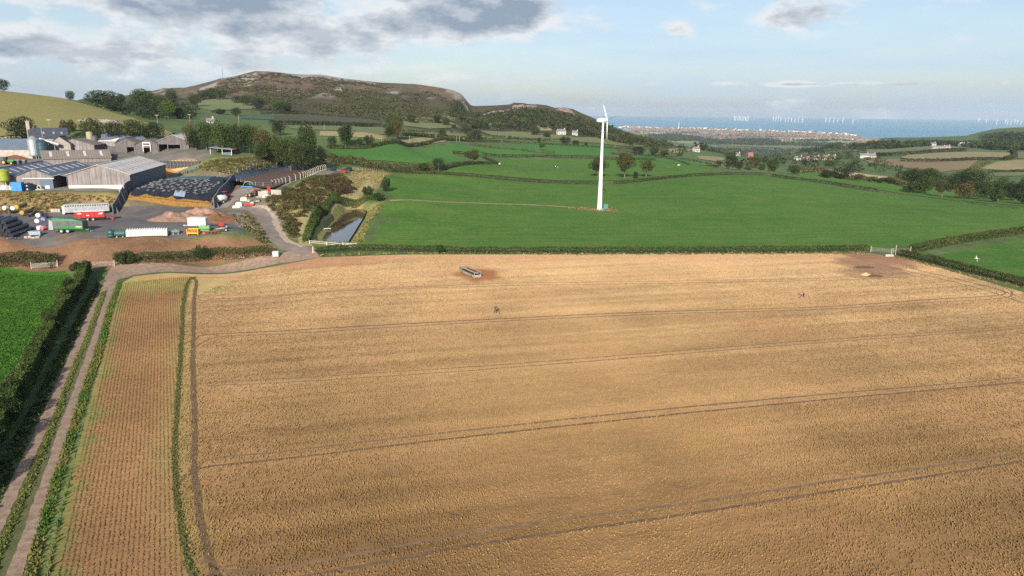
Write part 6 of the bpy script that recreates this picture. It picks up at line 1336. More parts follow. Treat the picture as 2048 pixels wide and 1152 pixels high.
# calf hutches in a row: white, ribbed; round green tanks at both ends
a, b_ = P3(256, 473), P3(334, 471); d = b_-a; n = 17; rz = math.atan2(d.y, d.x)
for i in range(n):
    p = a.lerp(b_, i/(n-1)); p.z = float(H(p.x, p.y))+.06; w = Vector((d.x, d.y, 0)).length/(n-1)*.94/2
    lab = 'white calf hutch at the left end of the row, next to the green tanks' if i == 0 else 'white calf hutch at the right end of the row' if i == n-1 else f'{ORD[i]} white calf hutch counted from the green tanks in the row'
    t = thing('calf_hutch', lab, 'calf hutch', p, rz, 'row of white calf hutches')
    MB().hexa([(-w, -1.1, 0), (w, -1.1, 0), (w, 1.1, 0), (-w, 1.1, 0)], [(-w*.86, -.75, 1.75), (w*.86, -.75, 1.75), (w*.7, .8, 2.0), (-w*.7, .8, 2.0)]).build('shell', M_WHITE, t, bevel=.1); MB().box(-w*.98, w*.98, -1.14, 1.12, .85, .93).build('rib', M_WHITE, t)
    MB().hexa([(-w*.5, -1.13, .05), (w*.5, -1.13, .05), (w*.5, -1.0, .05), (-w*.5, -1.0, .05)], [(-w*.45, -1.02, .62), (w*.45, -1.02, .62), (w*.45, -.9, .62), (-w*.45, -.9, .62)]).build('doorway', mat('cream_panel', (.62, .58, .5)), t)  # plain cream panel set in the doorway
def htank(label, px, py, L, r, m, rz, ribs=5):
    t = thing('plastic_tank', label, 'tank', P3(px, py)+Vector((0, 0, .03)), rz); prof = [(.02, -L/2), (r*.7, -L/2), (r, -L/2+.25)]
    for k in range(ribs): x = -L/2+.25+(L-.5)*(k+.5)/ribs; prof += [(r, x-.14), (r*.9, x-.06), (r*.9, x+.06), (r, x+.14)]
    prof += [(r, L/2-.25), (r*.7, L/2), (.02, L/2)]; b = MB().lathe(prof, 16); b.v = [(z, x, y+r+.1) for x, y, z in b.v]; b.build('drum', m, t, smooth=False); MB().cyl((0, 0, 2*r+.05), (0, 0, 2*r+.3), .3, .3, 10).build('lid', m, t)
    for x in (-L*.28, L*.28): MB().box(x-.12, x+.12, -r*.8, r*.8, -.05, .3).build('cradle', M_GALV, t)
t = thing('plastic_tank', 'upright dark green round tank left of the ribbed tank', 'tank', P3(223, 474)+Vector((0, 0, .03))); MB().lathe([(.02, 0), (1.0, 0), (1.02, .6), (.98, .65), (1.02, .7), (1.02, 1.5), (.8, 1.85), (.3, 1.95), (.02, 1.95)], 18).build('drum', M_TANKG, t, smooth=True); MB().lathe([(.32, 1.93), (.32, 2.1), (.02, 2.12)], 10).build('lid', M_DARKM, t)
htank('ribbed green tank lying between the round tank and the hutches', 241, 474, 2.7, .85, mat('green_ribbed', (.05, .13, .12), (.04, .10, .095), 1, .5), rz)
htank('small grey-green ribbed tank right of the hutches', 352, 468, 2.3, .6, mat('grey_green', (.12, .19, .17), (.09, .15, .13), 1, .5), rz, 4)
# white livestock box, yellow implement, green sower, plough, rubble
t = thing('stock_box', 'white ribbed livestock box with sloping top edge', 'livestock box', P3(397, 453)+Vector((0, 0, .05)), .0); MB().box(-2.6, 2.6, -1.1, 1.1, .35, 2.5).build('body', M_WHITE, t, bevel=.05); MB().box(-2.7, 2.7, -1.2, 1.2, 2.5, 2.62).build('roof', M_WHITE, t)
for k in range(14): MB().box(-2.45+k*.37, -2.38+k*.37, -1.14, -1.1, .5, 1.9).build('rib', M_GALV, t)
MB().box(-3.6, 2.9, -1.0, 1.0, .2, .36).build('bed', M_GALV, t); MB().beam((-2.6, 0, .3), (-4.4, 0, .3), .15).build('drawbar', M_WHITE, t)
for y in (-1.0, 1.0): wheel(t, 0, y, .36, .26)
t = thing('tine_implement', 'yellow tined implement standing at the yard edge', 'implement', P3(387, 471)+Vector((0, 0, .05)), .02); MB().box(-1.55, 1.55, -.6, -.45, .5, .85).build('front_beam', M_YEL, t, bevel=.03); MB().box(-1.4, 1.4, .4, .55, 1.7, 1.95).build('top_beam', M_YEL, t, bevel=.03)
for k in range(7): x = -1.3+k*.43; MB().hexa([(x-.1, -.5, .55), (x+.1, -.5, .55), (x+.1, .5, .6), (x-.1, .5, .6)], [(x-.1, -.3, 1.0), (x+.1, -.3, 1.0), (x+.1, .5, 1.85), (x-.1, .5, 1.85)]).build('tine', mat('orange_yellow', (.72, .27, .02), (.6, .2, .02), 1, .5), t)
for x in (-1.5, 1.5): MB().box(x-.08, x+.08, -.55, .5, .1, 1.8).build('end_plate', M_YEL, t)
for x in (-.9, .9): MB().beam((x, -.2, 0), (x, -.2, .6), .12).build('leg', M_DARKM, t)
MB().beam((-1.6, .2, 0.02), (-2.1, .2, 1.5), .15).build('stand', M_RUST, t)
t = thing('seed_drill', 'faded pale green seed drill before the white livestock box', 'implement', P3(410, 463)+Vector((0, 0, .05)), .1); MB().hexa([(-1.4, -.4, .7), (1.4, -.4, .7), (1.4, .4, .7), (-1.4, .4, .7)], [(-1.5, -.7, 1.6), (1.5, -.7, 1.6), (1.5, .7, 1.6), (-1.5, .7, 1.6)]).build('hopper', M_LGRN, t, bevel=.04); MB().box(-1.4, 1.4, -.9, -.75, .3, .5).build('coulter_bar', M_LGRN, t)
for k in range(8): MB().beam((-1.2+k*.35, -.8, 0.02), (-1.2+k*.35, -.3, .7), .06).build('coulter', M_LGRN, t)
for y in (-1.6, 1.6): o = wheel(t, y, 0, .5, .2, M_LGRN); o.rotation_euler = (0, 0, 1.57)
t = thing('plough', 'rusty plough lying along the yard edge', 'plough', P3(425, 468)+Vector((0, 0, .05)), .12); MB().beam((-2.6, 0, .55), (2.2, .3, 1.0), .2).build('beam', M_RUST, t)
for k in range(5): x = -2.2+k*.95; MB().beam((x, .05, .6), (x+.1, -.1, .1), .16).build('leg', M_RUST, t); MB().hexa([(x-.3, -.5, 0.02), (x+.4, -.3, 0.02), (x+.4, -.2, 0.02), (x-.3, -.4, 0.02)], [(x-.3, -.75, .5), (x+.4, -.45, .6), (x+.4, -.35, .6), (x-.3, -.65, .5)]).build('mouldboard', M_RUST if k else mat('orange_paint', (.68, .17, .04), (.55, .13, .03)), t)
t = thing('red_mower', 'small red machine with dark wheels by the orange soil heap', 'machine', P3(446, 457)+Vector((0, 0, .05)), .5); MB().box(-1.0, .3, -.5, .5, .7, 1.5).build('hood', M_RED, t, bevel=.1); MB().box(.3, 1.1, -.5, .5, .6, 1.1).build('frame', M_DARKM, t, bevel=.05); MB().beam((-.9, -.4, 1.4), (.9, -.4, 2.1), .1).build('arm', M_RED, t)
for x, r in ((-.6, .4), (.8, .6)):
    for y in (-.65, .65): wheel(t, x, y, r, .3)
t = thing('cultivator', 'grey folded cultivator right of the plough', 'implement', P3(441, 464)+Vector((0, 0, .05)), .3); MB().beam((-1.2, 0, .9), (1.2, 0, 1.1), .2).build('beam', M_GALV, t)
for k in range(6): MB().beam((-1.1+k*.42, 0, .95), (-1.2+k*.42, -.5, .05), .09).build('tine', M_RUST, t)
wheel(t, 1.4, .2, .5, .25)
M_RUBBLE = mat('red_rubble', (.34, .21, .15), (.22, .125, .085), .9, .95, bump=.18, bscale=2.2)
p = P3(352, 440); heap('rubble_mound', 'pinkish rubble mound behind the white livestock box', 'mound', (p.x, p.y, p.z), 8.5, 7, 2.7, M_RUBBLE, 1, rough=.9)
p = P3(398, 434); heap('rubble_mound', 'peaked stony rubble mound in front of the silage face', 'mound', (p.x, p.y, p.z), 9, 6.5, 3.0, M_RUBBLE, 2, rough=.9)
p = P3(432, 440); heap('soil_mound', 'orange-brown soil mound at the right of the rubble', 'mound', (p.x, p.y, p.z), 7, 6, 2.4, mat('orange_soil', (.22, .10, .045), (.16, .072, .034), .7, .95, bump=.12, bscale=2), 5, rough=.6)
# stones scattered on mounds and the brown bank: too many to count
def stones(name, label, poly, n, s0, s1, cols, seed):
    x, y = scatter(poly, n, 30, False, seed); rng = np.random.default_rng(seed); z = H(x, y); m = len(x); s = rng.uniform(s0, s1, m)
    base = np.array([(-1, -1, -1), (1, -1, -1), (1, 1, -1), (-1, 1, -1), (-.7, -.6, .8), (.6, -.7, .9), (.7, .6, .7), (-.6, .7, .85)])*.5; V = base[None]*s[:, None, None]*rng.uniform(.7, 1.3, (m, 8, 3)); V[..., 0] += x[:, None]; V[..., 1] += y[:, None]; V[..., 2] += z[:, None]+s[:, None]*.25
    F = np.array([(3, 2, 1, 0), (4, 5, 6, 7), (0, 1, 5, 4), (1, 2, 6, 5), (2, 3, 7, 6), (3, 0, 4, 7)]); F = (F[None]+8*np.arange(m)[:, None, None]).reshape(-1, 4); o0 = np.array((x[0], y[0], z[0])); me = mesh_np(name, V.reshape(-1, 3)-o0, F); set_col(me, 'col', np.repeat(np.array(cols)[rng.integers(0, len(cols), m)], 8, 0)); tag(link(name, me, M_LEAF, None, tuple(o0)), label, 'stones', kind='stuff')
stones('bank_stones', 'pale stones scattered over the brown bank', [(0, 486), (330, 480), (480, 478), (540, 490), (540, 502), (400, 510), (230, 524), (0, 520)], 220, .07, .24, [(.30, .22, .17), (.36, .29, .23), (.22, .14, .10)], 51)
stones('road_stones', 'rubble and stones along the haul road edges', [(455, 428), (500, 432), (530, 462), (552, 490), (530, 490), (490, 460), (462, 440)], 200, .15, .45, [(.28, .22, .18), (.20, .15, .12), (.34, .28, .24)], 52)
stones('track_stones', 'loose stones at the foot of the hedge by the lane', [(440, 516), (540, 509), (540, 514), (440, 520)], 60, .15, .4, [(.36, .28, .2), (.42, .34, .26)], 53)

def tractor(label, px, py, rz, m, cabm=M_GLASS, scale=1.0, cab=True):
    t = thing('tractor', label, 'tractor', P3(px, py)+Vector((0, 0, .05)), rz); t.scale = (scale,)*3
    MB().box(.2, 2.3, -.42, .42, .95, 1.7).build('bonnet', m, t, bevel=.1); MB().box(-1.2, 2.2, -.3, .3, .65, 1.0).build('chassis', M_DARKM, t)
    if cab: c = MB().hexa([(-1.1, -.7, 1.2), (.25, -.7, 1.2), (.25, .7, 1.2), (-1.1, .7, 1.2)], [(-1.0, -.65, 2.6), (.1, -.65, 2.6), (.1, .65, 2.6), (-1.0, .65, 2.6)]).build('cab', cabm, t, bevel=.05); MB().box(-1.15, .3, -.8, .8, 2.6, 2.75).build('cab_roof', m, c, bevel=.05)
    else: MB().box(-1.0, -.5, -.3, .3, 1.1, 1.6).build('seat', M_DARKM, t, bevel=.05); MB().beam((-.2, 0, 1.4), (.1, 0, 1.8), .06).build('steering_wheel', M_DARKM, t)
    MB().cyl((1.3, .3, 1.7), (1.3, .3, 2.5), .06, .05, 8).build('exhaust', M_DARKM, t)
    for y in (-.85, .85): wheel(t, -.75, y, .85, .5, m if m is M_RED else M_YEL); wheel(t, 1.75, y*.9, .52, .35, m if m is M_RED else M_YEL)
    for y in (-.85, .85): MB().box(-1.3, -.2, y-.25, y+.25, 1.65, 1.75).build('mudguard', m, t, bevel=.04)
    for y in (-.3, .3): MB().ball((2.32, y, 1.45), .09).build('headlight', M_WHITE, t)
    return t
tractor('red tractor beside the ribbed clamp wall', 452, 398, 1.2, M_RED); tractor('green tractor parked at the far left below the blue-roofed shed', 15, 329, .1, M_GRN, scale=1.15)
t = thing('slurry_tanker', 'white round slurry tanker behind the red tractor', 'tanker', P3(443, 407)+Vector((0, 0, .05)), 1.05); b = MB().lathe([(.02, -2.0), (.8, -1.95), (1.15, -1.6), (1.15, 1.6), (.8, 1.95), (.02, 2.0)], 18); b.v = [(z, x, y+1.75) for x, y, z in b.v]; b.build('tank', M_WHITE, t, smooth=True); MB().cyl((0, 0, 2.8), (0, 0, 3.05), .35, .35, 12).build('hatch', M_GALV, t); MB().box(-1.8, 2.6, -.4, .4, .5, .75).build('chassis', M_STEELD, t); MB().cyl((-2.0, 0, 1.5), (-2.5, 0, 1.2), .14, .14, 8).build('outlet', M_STEELD, t)
for y in (-1.0, 1.0): wheel(t, -.2, y, .7, .5)
tractor('small old red and grey tractor by the concrete panels', 514, 389, 2.2, M_RED, cab=False); tractor('white-fronted old tractor left of the concrete panels', 503, 394, 2.4, M_GALV, cab=False)
t = thing('disc_mower', 'red mower implement lying at the lane edge', 'implement', P3(499, 413)+Vector((0, 0, .05)), -.05); MB().box(-1.7, 1.7, -.5, .3, .25, .75).build('deck', M_RED, t, bevel=.06); MB().beam((-1.7, .2, .8), (1.8, .3, 1.1), .16).build('frame', M_RED, t); MB().beam((-.4, .3, .8), (-.6, 1.2, .9), .14).build('headstock', M_RED, t)
for k in range(5): MB().cyl((-1.4+k*.7, -.4, .3), (-1.4+k*.7, -.4, .85), .22, .2, 10).build('drum', M_RED, t)
for x in (-1.6, 1.6): wheel(t, x, .6, .36, .2)
for i, (px, py, sx, sy, sz, m, lab) in enumerate([(489, 402, 1.2, .9, 1.25, mat('cream_paint', (.70, .62, .48), (.6, .52, .4)), 'cream box on the lane side by the scrap'), (478, 414, 1.1, .8, 1.5, M_WHITE, 'white upright sack beside the red mower'), (473, 416, 1.3, .7, .8, M_WHITE, 'white low sack left of the red mower'), (534, 396, 1.3, 1.0, 1.0, M_WHITE, 'white sack at the end of the concrete panels'), (499, 404, .8, .6, .9, M_GALV, 'small silver box between cream box and old tractors'), (506, 408, 1.1, .7, .7, M_CONC, 'grey concrete lump behind the red mower'), (516, 404, 1.2, .8, .8, M_STEELD, 'grey steel frame box behind the red mower')]):
    t = thing('crate', lab, 'box' if 'sack' not in lab else 'sack', P3(px, py)+Vector((0, 0, .02)), .3*i); q = sx
    MB().hexa([(-q, -sy, 0), (q, -sy, 0), (q, sy, 0), (-q, sy, 0)], [(-q*.9, -sy*.85, sz), (q*.85, -sy*.9, sz*1.05), (q*.9, sy*.85, sz), (-q*.85, sy*.9, sz*.95)]).build('body', m, t, bevel=.12); MB().box(-q*.6, q*.6, -sy*.6, sy*.6, sz*.9, sz*1.12).build('top', m, t, bevel=.08)
a, b_ = P3(517, 393), P3(563, 394); d = b_-a; rz = math.atan2(d.y, d.x); L = Vector((d.x, d.y, 0)).length
t = thing('panel_wall', 'tall pale concrete panels standing at the bend of the farm lane', 'wall', a, rz)
for i, (h, m) in enumerate([(1.9, M_CONC), (2.2, M_CONC), (2.5, M_CONC), (1.4, M_CONC), (3.0, M_CONC), (3.1, M_CONC), (3.2, M_CONC)]): MB().box(L*i/7+.03, L*(i+1)/7-.03, -.1, .1, -1, h).build('panel', m, t, bevel=.02); MB().box(L*i/7+.05, L*(i+1)/7-.05, -1.2, .1, -.2, .15).build('foot', m, t)
t = thing('red_tank', 'red tank hung on the pale concrete panels', 'tank', P3(540, 388)+Vector((0, -.4, 1.2)), rz); MB().box(-.8, .8, -.4, .1, 0, 1.5).build('body', M_RED, t, bevel=.1); MB().cyl((0, -.15, 1.5), (0, -.15, 1.7), .2, .2, 8).build('cap', M_RED, t)
p = P3(475, 430); t = thing('tyre_heap', 'heap of dark scrap tyres at the top of the haul road', 'tyre heap', p)
for k in range(14): a_ = k*2.4; r = .5+.16*k; o = link('tyre', tyre_me, M_RUB, t); o.location = (r*math.cos(a_), r*.6*math.sin(a_), float(H(p.x+r*math.cos(a_), p.y+r*.6*math.sin(a_)))-p.z+.1+.25*(k < 6)); o.rotation_euler = (.4*math.sin(k), .5*math.cos(k*2), k); o.scale = (1.3, 1.3, 1.3)
p = P3(380, 345); t = thing('tyre_heap', 'row of spare tyres behind the silage heap', 'tyre heap', p)
for k in range(12): o = link('tyre', tyre_me, M_GREYRUB, t); x = -4.5+.8*k; o.location = (x, .3*math.sin(k*3), float(H(p.x+x, p.y))-p.z+.45); o.rotation_euler = (1.35, .2*math.sin(k), .4*k); o.scale = (1.2, 1.2, 1.2)
def car(label, px, py, rz, m):
    t = thing('parked_car', label, 'car', P3(px, py)+Vector((0, 0, .03)), rz); MB().prism([(-2.05, .35), (2.05, .35), (2.1, .75), (1.9, .9), (.9, 1.0), (-1.9, 1.0), (-2.1, .8)], -.85, .85).build('body', m, t, bevel=.08)
    c = MB().hexa([(-1.75, -.78, .98), (1.0, -.78, .98), (1.0, .78, .98), (-1.75, .78, .98)], [(-1.35, -.65, 1.45), (.35, -.65, 1.45), (.35, .65, 1.45), (-1.35, .65, 1.45)]).build('windows', M_GLASS, t, bevel=.04); MB().box(-1.35, .35, -.66, .66, 1.45, 1.52).build('roof', m, c, bevel=.03)
    for x in (-1.3, 1.3):
        for y in (-.8, .8): wheel(t, x, y, .33, .22)
    for y in (-.6, .6): MB().ball((2.06, y, .72), .09).build('headlight', M_WHITE, t)
M_NAVY = mat('navy_car_paint', (.03, .03, .10), (.025, .025, .08), 1, .3, coat=.5)
car('dark blue car at the corner of the slurry pit fence', 666, 342, 1.3, M_NAVY); car('red car parked beside the dark estate car', 687, 345, 2.6, M_RED); car('larger dark car half hidden behind the red one', 697, 341, 2.5, M_NAVY); car('tiny blue car on the far road below the yellow-leaved tree', 928, 280, 0, mat('pale_blue_car', (.20, .30, .48), (.18, .27, .43), 1, .3))
# dark barrels next to green tractor
for i, (px, lab) in enumerate(((34, 'left of the two grey skips beside the green tractor'), (46, 'right of the two grey skips beside the green tractor'))):
    t = thing('skip', lab, 'skip', P3(px, 329), .05); MB().hexa([(-1.3, -.8, 0), (1.3, -.8, 0), (1.3, .8, 0), (-1.3, .8, 0)], [(-1.5, -.95, 1.8), (1.5, -.95, 1.8), (1.5, .95, 1.8), (-1.5, .95, 1.8)]).build('body', M_STEELD, t, bevel=.04); MB().box(-1.6, 1.6, -1.05, 1.05, 1.8, 1.92).build('rim', M_GALV, t)

# ------------------------------------------------------------------ slurry pit lining and fence
cx, cyy = np.mean([p[:2] for p in PIT_IN], 0); t = thing('pit_liner', 'black plastic lining on the far banks of the slurry pit', 'liner', (PIT_IN[0][0], PIT_IN[0][1], SLURRY_Z)); V = []; Fq = []; K = 5; idx = [11, 0, 1, 2, 3, 4, 5, 6]
L = smooth_line([PIT_IN[i] for i in idx], 1.5)
for i, q in enumerate(L):
    d = np.array([q[0]-cx, q[1]-cyy]); d = d/np.linalg.norm(d)*np.array([.8, 1.15])
    for k in range(K): s = -.6+k*1.9; X_, Y_ = q[0]+d[0]*s, q[1]+d[1]*s; V.append((X_-PIT_IN[0][0], Y_-PIT_IN[0][1], max(float(H(X_, Y_))+.10, SLURRY_Z-.15+.42*k)-SLURRY_Z))
Fq = [(i*K+k, (i+1)*K+k, (i+1)*K+k+1, i*K+k+1) for i in range(len(L)-1) for k in range(K-1)]
link('sheet', mesh_np('sheet', V, np.array(Fq)), mat('pit_liner', (.075, .095, .14), (.045, .055, .085), .4, .38), t, smooth=True)
def fence(label, pts, step, h, m, curved=False, rails=2, wire=M_GALV, name='fence', r=.07, world=False):
    P = pts if world else hits(pts); Lf = smooth_line(P, .5); s = np.concatenate([[0], np.cumsum(np.linalg.norm(np.diff(Lf, axis=0), axis=1))]); n = max(2, int(s[-1]/step)); o0 = P[0]; t = thing(name, label, 'fence', o0); tops = []
    for i in range(n+1):
        x = np.interp(s[-1]*i/n, s, Lf[:, 0]); y = np.interp(s[-1]*i/n, s, Lf[:, 1]); z = float(H(x, y)); b = MB(); q = Vector((x-o0[0], y-o0[1], z-o0[2])); b.beam(q-Vector((0, 0, .3)), q+Vector((0, 0, h)), r*2)
        if curved: b.beam(q+Vector((0, 0, h-.03)), q+Vector((-.25, -.1, h+.35)), r*1.8); b.beam(q+Vector((-.25, -.1, h+.33)), q+Vector((-.6, -.25, h+.45)), r*1.6)
        b.build('post', m, t); tops.append(q)
    for k in range(rails):
        b = MB()
        for a_, c_ in zip(tops[:-1], tops[1:]): b.beam(a_+Vector((0, 0, h*(k+1)/(rails+.2))), c_+Vector((0, 0, h*(k+1)/(rails+.2))), .035 if wire is M_GALV else .09)
        b.build('rail', wire, t)
    return t
fence('fence of crooked concrete posts along the near side of the slurry pit', [(546, 374), (575, 367), (605, 357), (632, 347), (652, 341)], 2.6, 2.2, mat('pale_post', (.62, .56, .47), (.5, .44, .36)), True)
fence('post and wire fence closing the left end of the slurry pit', [(474, 368), (500, 373), (525, 375), (546, 374)], 3.2, 2.0, M_WOODP); fence('post fence along the far bank of the slurry pit', [(440, 352), (478, 345), (520, 332), (560, 328), (610, 327), (668, 331)], 3.6, 1.6, M_WOODP)
fence('short fence and gate posts right of the parked cars', [(706, 341), (730, 342), (768, 345)], 2.4, 1.5, M_WOODP, rails=3, wire=M_WOODP)
t = thing('football_goal', 'pale metal frame like a goal on the far bank of the slurry pit', 'goal', P3(611, 330), -.05); MB().box(-2.5, 2.5, -.06, .06, 1.9, 2.02).build('crossbar', M_WHITE, t)
for x in (-2.44, 2.44): MB().box(x-.06, x+.06, -.06, .06, -.1, 1.9).build('post', M_WHITE, t)
for zz in (.5, .95, 1.4): MB().box(-2.4, 2.4, -.03, .03, zz, zz+.07).build('rail', M_GALV, t)
t = thing('pipe_hoop', 'green hoop and blue pipe at the near end of the slurry pit', 'pipe', P3(497, 374)); MB().torus((0, 0, 0), 2.1, .1, 'y', 22, 5).build('hoop', M_LGRN, t); MB().cyl((-2.5, -.6, .2), (6.5, -.9, .2), .16, .16, 8).build('blue_pipe', mat('blue_pipe', (.10, .32, .60), (.08, .26, .5)), t)

# ------------------------------------------------------------------ gates
def gate(label, pa, pb, h=1.25, bars=5, m=M_GALV, post=M_WOODP, brace=True):
    a, b_ = (P3(*pa), P3(*pb)); d = b_-a; L = d.length; t = thing('field_gate', label, 'gate', a, math.atan2(d.y, d.x)); sl = d.z
    for k in range(bars): z = .25+(h-.25)*k/(bars-1); MB().beam((.15, 0, z), (L-.15, 0, z+sl), .07).build('bar', m, t)
    for x in (.15, L-.15): MB().beam((x, 0, .2+sl*x/L), (x, 0, h+.04+sl*x/L), .08).build('stile', m, t)
    if brace: MB().beam((.2, .03, .3), (L/2, .03, h+sl/2), .06).build('brace', m, t); MB().beam((L/2, .03, h+sl/2), (L-.2, .03, .3+sl), .06).build('brace', m, t)
    for x in (-.08, L+.08): MB().beam((x, 0, -.4), (x, 0, h+.45+sl*x/L), .2).build('post', post, t)
    return t
gate('pale metal gate leaning open in the bright green left field', (64, 538), (115, 534), 1.35, 6, mat('pale_gate', (.36, .37, .32), (.28, .29, .25))); gate('wooden gate where the track meets the brown bank', (180, 534), (229, 533), 1.3, 5, M_WOODP)
gate('left leaf of the double gate at the far right of the stubble field', (1742, 504), (1782, 508), 1.35, 6, mat('weathered_gate', (.22, .20, .17), (.15, .135, .115))); gate('right leaf of the double gate at the far right of the stubble field', (1786, 508), (1820, 505), 1.35, 6, mat('weathered_gate', (.22, .20, .17), (.15, .135, .115)))
gate('short gate at the end of the long low hedge by the pond', (686, 494), (712, 495), 1.2, 4, M_WHITE); fence('white rail fence in front of the pond', [(619, 488), (650, 491), (686, 494)], 4, 1.1, M_WHITE, rails=2, wire=M_WHITE)
t = thing('concrete_trough', 'pale concrete trough beside the double gate', 'trough', P3(1778, 513), .05); MB().box(-1.2, 1.2, -.4, .4, 0, .6).build('body', M_CONC, t, bevel=.04); MB().box(-1.05, 1.05, -.28, .28, .6, .66).build('rim', M_CONC, t)
t = thing('gate_post', 'tall pale post at the middle of the double gate', 'post', P3(1790, 511)); MB().beam((0, 0, -.4), (0, 0, 3.0), .2).build('column', M_WOODP, t); MB().box(-.14, .14, -.14, .14, 3.0, 3.1).build('cap', M_WOODP, t)
t = thing('water_tank', 'small white square tank at the end of the hedge by the haul road', 'tank', P3(552, 513), .1); MB().box(-.8, .8, -.7, .7, .15, 1.5).build('body', mat('whitish_tank', (.62, .58, .60), (.5, .46, .48)), t, bevel=.08)
for zz in (.45, .8, 1.15): MB().box(-.83, .83, -.73, .73, zz, zz+.05).build('band', M_GALV, t)
MB().box(-.85, .85, -.75, .75, 0, .15).build('pallet', M_WOODP, t)
t = thing('stone_post', 'pale rough post beside the field gap', 'post', P3(626, 506)); MB().beam((0, 0, -.3), (.1, 0, 1.9), .32).build('column', mat('pale_wood', (.55, .42, .3), (.42, .3, .2)), t); MB().beam((.1, 0, .4), (.9, -.1, .1), .18).build('strut', M_WOODP, t)
t = thing('pond_jetty', 'short white plank stage at the left side of the pond', 'jetty', (*atZ(655, 457, POND_Z+.4)[:2], POND_Z), .05); MB().box(-1.2, 1.2, -.35, .35, .35, .45).build('deck', M_WHITE, t)
for x in (-1, 1): MB().beam((x, 0, -.8), (x, 0, .36), .12).build('leg', M_WOODP, t)
# ------------------------------------------------------------------ wind turbine in the field
def blade_mesh(L, w):
    b = MB(); sec = [(0, .16*w, .16*w), (.06, .3*w, .2*w), (.2, w*.5, .11*w), (.6, w*.32, .06*w), (.95, w*.14, .02*w), (1, w*.05, .01*w)]; V = []
    for s, c, th in sec: V += [(-c, 0, s*L), (0, -th, s*L), (c*.9, 0, s*L), (0, th, s*L)]
    n = len(sec); b._add(V, [(4*i+k, 4*i+(k+1) % 4, 4*(i+1)+(k+1) % 4, 4*(i+1)+k) for i in range(n-1) for k in range(4)]+[(0, 3, 2, 1), (4*n-4, 4*n-3, 4*n-2, 4*n-1)]); return b.mesh('blade')
p = P3(1199, 419); HUB = float(atY(1208, 240.5, p.y)[2]-p.z); M_TURB = mat('turbine_white', (.86, .86, .85), (.80, .80, .79), .3, .4)
t = thing('wind_turbine', 'white three-bladed farm wind turbine standing in the green field', 'wind turbine', p); MB().lathe([(1.02, 0), (1.0, .3), (.97, .3), (.64, HUB*.5), (.36, HUB-1.3)], 28).build('tower', M_TURB, t, smooth=True)
MB().lathe([(.36, HUB-1.3), (.36, HUB-.5)], 20).build('tower_top', M_TURB, t, smooth=True); MB().torus((0, 0, HUB-4.6), .95, .09, 'z', 18, 5).build('collar', M_GALV, t)
yaw = R_(17); nac = thing('nacelle', None, None, (0, 0, HUB)); nac.parent = t; nac.rotation_euler = (0, R_(-3), yaw); nac.scale = (.75, .9, .9)
b = MB().lathe([(.02, -3.9), (.55, -3.5), (1.0, -2.6), (1.2, -1.2), (1.15, .2), (.9, 1.2), (.55, 1.7), (.5, 2.0)], 18); b.v = [(z, x, y*.88) for x, y, z in b.v]; b.build('housing', M_TURB, nac, smooth=True)
b = MB().lathe([(.5, 2.05), (.55, 2.4), (.35, 2.9), (.02, 3.05)], 14); b.v = [(z, x, y) for x, y, z in b.v]; b.build('hub', M_TURB, nac, smooth=True)
bm_ = blade_mesh(9.4, .68)
for k, a in enumerate((77, -43, 197)):
    o = link('blade', bm_, M_TURB, nac, (2.45, 0, 0)); o.rotation_euler = (Matrix.Rotation(R_(a), 3, 'X') @ Matrix.Rotation(R_(7), 3, 'Y')).to_euler()
tb = MB().cyl((0, 0, -.5), (0, 0, .18), 2.0, 1.95, 20).build('foundation', M_CONC, t)
p2 = P3(1211, 419); t = thing('switch_cabinet', 'small teal electrical cabinet at the foot of the turbine', 'cabinet', p2); MB().box(-.85, .85, -.6, .6, 0, 2.2).build('body', mat('teal_cabinet', (.06, .22, .20), (.05, .18, .165)), t, bevel=.04); MB().box(-.95, .95, -.7, .7, 2.2, 2.32).build('roof', mat('teal_roof', (.08, .26, .24)), t); MB().box(-.02, .02, -.63, -.6, .1, 2.1).build('door_seam', M_DARKM, t)
bushes('turbine_foot_weeds', 'brown soil and weeds round the turbine foot', 'weeds', [(1130, 413), (1190, 416), (1232, 417), (1236, 424), (1195, 424), (1130, 417)], 130, .5, .35, 22, .35, [(.22, .12, .06), (.3, .22, .1), (.12, .13, .04)], 60)
ribbon('turbine_pad', hits([(1180, 420), (1200, 422), (1226, 420.5)]), 3.6, .13, mat('pad_soil', (.24, .15, .085), (.33, .24, .14), .8, .95), 1.0, .4)

# ------------------------------------------------------------------ cattle feeder in the stubble
a, b_ = P3(924, 543), P3(956, 557); d = b_-a; L = Vector((d.x, d.y, 0)).length; rz = math.atan2(d.y, d.x); c = (a+b_)/2; L = max(L, 6.0); W_ = 1.9
t = thing('cattle_feeder', 'long white-framed cattle feeder standing on bare brown earth', 'feeder', c+Vector((0, .6, .06)), rz); t.scale = (.95, .95, .72)
M_CREAM = mat('cream_frame', (.40, .35, .29), (.28, .23, .18), 1, .7)
for y in (-W_/2, W_/2):
    MB().box(-L/2, L/2, y-.06, y+.06, .12, .85).build('side_panel', M_CREAM, t, bevel=.02); MB().box(-L/2, L/2, y-.06, y+.06, 1.75, 1.9).build('top_rail', M_CREAM, t)
    for k in range(19): x = -L/2+.15+(L-.3)*k/18; MB().beam((x, y, .85), (x+.18, y, 1.76), .05).build('bar', M_DARKM, t)
    for x in (-L/2+.06, L/2-.06): MB().beam((x, y, 0), (x, y, 1.9), .14).build('corner_post', M_CREAM, t)
for x in (-L/2, L/2): MB().box(x-.05, x+.05, -W_/2, W_/2, .12, .9).build('end_panel', M_CREAM, t); MB().box(x-.05, x+.05, -W_/2, W_/2, 1.75, 1.9).build('end_rail', M_CREAM, t)
